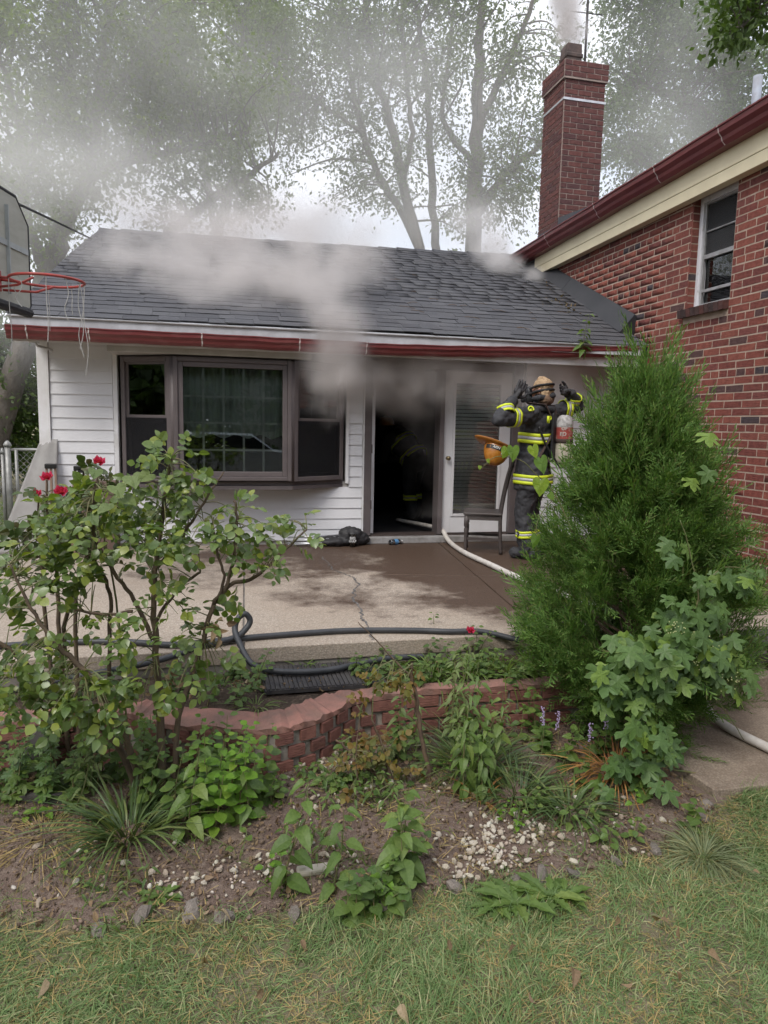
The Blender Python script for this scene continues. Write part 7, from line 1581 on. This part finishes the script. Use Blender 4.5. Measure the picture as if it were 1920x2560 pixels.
# ================================================================ SMOKE
def smoke(name, label, lo, hi, vox, blobs, nscale, warp, thr, gain, color, aniso=.0, fine=None):
    """a grid of smoke density: soft ellipsoids (centre, radii, amount) broken up by warped noise"""
    me = bpy.data.meshes.new(name); o = put(name, me); tag(o, label, 'smoke', kind='stuff')
    ng = bpy.data.node_groups.new(name, 'GeometryNodeTree')
    ng.interface.new_socket('Geometry', in_out='INPUT', socket_type='NodeSocketGeometry'); ng.interface.new_socket('Geometry', in_out='OUTPUT', socket_type='NodeSocketGeometry')
    N, L = ng.nodes, ng.links; out = N.new('NodeGroupOutput'); vc = N.new('GeometryNodeVolumeCube')
    vc.inputs['Min'].default_value = lo; vc.inputs['Max'].default_value = hi
    for k, a in enumerate('XYZ'): vc.inputs['Resolution ' + a].default_value = max(8, int((hi[k] - lo[k]) / vox))
    pos = N.new('GeometryNodeInputPosition').outputs[0]
    def vm(op, a, b):
        x = N.new('ShaderNodeVectorMath'); x.operation = op
        for k, v in enumerate((a, b)):
            if v is None: continue
            if hasattr(v, 'links'): L.new(v, x.inputs[k])
            else: x.inputs[k].default_value = v
        return x
    def nz(v, sc, det, rough=.55):
        x = N.new('ShaderNodeTexNoise'); x.inputs['Scale'].default_value = sc; x.inputs['Detail'].default_value = det; x.inputs['Roughness'].default_value = rough; L.new(v, x.inputs['Vector']); return x
    wn = nz(pos, nscale * .55, 2); w1 = vm('SUBTRACT', wn.outputs['Color'], (.5, .5, .5)).outputs[0]
    w2 = nz(pos, nscale * 2.4, 3); w3 = vm('SUBTRACT', w2.outputs['Color'], (.5, .5, .5)).outputs[0]
    p = vm('ADD', vm('ADD', pos, vm('MULTIPLY', w1, (warp * 2,) * 3).outputs[0]).outputs[0], vm('MULTIPLY', w3, (warp * .75,) * 3).outputs[0]).outputs[0]
    tot = None
    for c, r, a in blobs:
        d = vm('LENGTH', vm('MULTIPLY', vm('SUBTRACT', p, tuple(c)).outputs[0], tuple(1 / q for q in r)).outputs[0], None).outputs['Value']
        mr = N.new('ShaderNodeMapRange'); mr.interpolation_type = 'SMOOTHERSTEP'; L.new(d, mr.inputs[0])
        mr.inputs[1].default_value = 1; mr.inputs[2].default_value = .0; mr.inputs[3].default_value = 0; mr.inputs[4].default_value = a
        tot = mr.outputs[0] if tot is None else mth(ng, 'ADD', tot, mr.outputs[0])
    n1 = nz(p, nscale, 6, .62).outputs[0]
    f = maprange(ng, n1, thr[0], thr[1], thr[2], 1.0)
    d = mth(ng, 'MULTIPLY', mth(ng, 'MULTIPLY', tot, f), gain)
    d = mth(ng, 'MAXIMUM', mth(ng, 'SUBTRACT', d, .01 * gain), 0)
    L.new(d, vc.inputs['Density'])
    m = bpy.data.materials.new(name); m.use_nodes = True; t = m.node_tree; t.nodes.clear()
    pv = t.nodes.new('ShaderNodeVolumePrincipled'); mo = t.nodes.new('ShaderNodeOutputMaterial'); t.links.new(pv.outputs[0], mo.inputs['Volume'])
    pv.inputs['Density'].default_value = 1; pv.inputs['Color'].default_value = (*color, 1); pv.inputs['Anisotropy'].default_value = aniso
    sm = N.new('GeometryNodeSetMaterial'); sm.inputs['Material'].default_value = m
    L.new(vc.outputs[0], sm.inputs[0]); L.new(sm.outputs[0], out.inputs[0])
    md = o.modifiers.new('smoke', 'NODES'); md.node_group = ng; me.materials.append(m)
    return o
def sb(x, y, Y, r, a): return (at(x, y, Y), r, a)
# drifting veil over the roof and among the trees
smoke('drifting_smoke', 'pale smoke veil drifting up to the left through the trees', (-11, 10.9, 1.6), (15, 19.5, 13), .2, [
    ((1.5, 15.5, 6), (16, 7, 8), .32),
    sb(40, 340, 12.4, (2.8, 1.9, 2.0), 1.5), sb(150, 500, 12.3, (2.2, 1.8, 1.3), 1.3), sb(400, 480, 12.4, (2.8, 1.8, 1.5), 1.1), sb(420, 230, 12.8, (3.6, 2.0, 2.3), .6), sb(800, 250, 12.8, (3.8, 2.0, 2.6), .5),
    sb(680, 580, 12.2, (2.8, 1.5, .8), .9), sb(1130, 570, 12.2, (3.0, 1.5, 1.1), 1.0), sb(1120, 250, 12.8, (3.0, 2.0, 2.8), .45), sb(1420, 60, 12.5, (1.8, 1.5, 1.6), .6),
    sb(1650, 400, 12.8, (3.2, 1.8, 2.2), .75), sb(1750, 150, 12.8, (3.2, 1.9, 2.4), .6), sb(250, 60, 12.8, (3.2, 1.9, 1.8), .45), sb(80, 720, 12.3, (1.8, 1.5, 1.6), .8)],
    .6, .9, (.32, .68, .42), .30, (.975, .965, .95))
# the dense plume out of the doorway, over the gutter and across the roof
smoke('smoke_plume', 'dense brownish smoke pouring from the doorway over the gutter and roof', (-3.2, 6.4, .4), (4.4, 11.0, 5.4), .05, [
    # inside, under the ceiling, and boiling out under the eaves
    ((2.2, 9.2, 2.2), (1.1, 1.3, .75), 4.5), ((2.2, 8.2, 1.9), (.75, .6, .62), 4.5), ((2.0, 7.75, 1.95), (1.0, .45, .52), 4.6), ((2.75, 7.75, 1.95), (.75, .4, .45), 2.0), ((1.5, 7.6, 1.85), (.6, .42, .5), 2.8), ((1.2, 7.5, 1.65), (.42, .32, .45), 1.5),
    # up the front of the gutter
    sb(830, 890, 7.2, (.52, .38, .42), 3.4), sb(850, 810, 7.2, (.52, .38, .4), 3.0), sb(810, 740, 7.6, (.66, .5, .44), 2.8), sb(770, 690, 8.1, (.8, .6, .42), 2.6), sb(880, 640, 8.6, (.6, .6, .42), 1.8),
    # spreading left over the roof
    sb(640, 690, 8.5, (1.0, .75, .46), 2.4), sb(510, 680, 8.8, (1.0, .85, .5), 2.4), sb(380, 680, 9.1, (1.1, .85, .55), 2.2), sb(700, 610, 9.3, (1.2, .8, .5), 1.9), sb(780, 550, 9.9, (1.0, .7, .5), 1.6), sb(520, 590, 9.6, (1.3, .8, .5), 1.6), sb(330, 730, 8.8, (.8, .6, .4), 1.0), sb(380, 560, 10.2, (1.2, .8, .6), 1.2), sb(640, 510, 10.6, (1.2, .7, .5), 1.0), sb(300, 640, 9.4, (.8, .7, .5), 1.0), sb(430, 740, 8.3, (.9, .6, .4), 1.5), sb(600, 750, 8.0, (.85, .55, .4), 1.6), sb(880, 700, 8.2, (.5, .5, .35), 1.2),
    # haze about the door and the firefighter
    ((2.8, 7.3, .3), (1.1, .65, .5), .35), ((3.4, 7.5, 1.8), (.9, .45, .5), .9), ((2.6, 7.5, 1.0), (.8, .5, .8), .22)],
    1.9, .40, (.37, .62, .05), 1.7, (.80, .765, .745))
# from the chimney pot and the eaves corner
smoke('chimney_smoke', 'brownish smoke rising from the chimney pot', (4.2, 9.6, 6.8), (6.1, 11.0, 9.4), .05, [
    ((5.13, 10.2, 6.98), (.24, .22, .32), 3), ((5.10, 10.25, 7.3), (.30, .28, .38), 2.8), ((5.02, 10.3, 7.65), (.38, .34, .44), 2.4), ((4.95, 10.3, 8.1), (.5, .4, .55), 2.0), ((4.9, 10.3, 8.7), (.65, .5, .65), 1.7), ((5.38, 10.4, 7.25), (.26, .24, .3), 2.0)],
    2.6, .14, (.36, .6, .12), 4.2, (.80, .765, .745))
smoke('eaves_smoke', 'small puff of smoke leaking where roof and brick wall meet', (3.0, 9.2, 3.2), (5.2, 11.2, 5.4), .05, [
    (at(1260, 660, 10.0), (.42, .34, .34), 2.6), (at(1225, 620, 10.3), (.5, .4, .4), 2.0), (at(1335, 692, 9.7), (.26, .22, .22), 2.2), (at(1190, 560, 10.6), (.65, .45, .5), 1.3)],
    2.4, .14, (.36, .62, .12), 2.8, (.88, .86, .85))
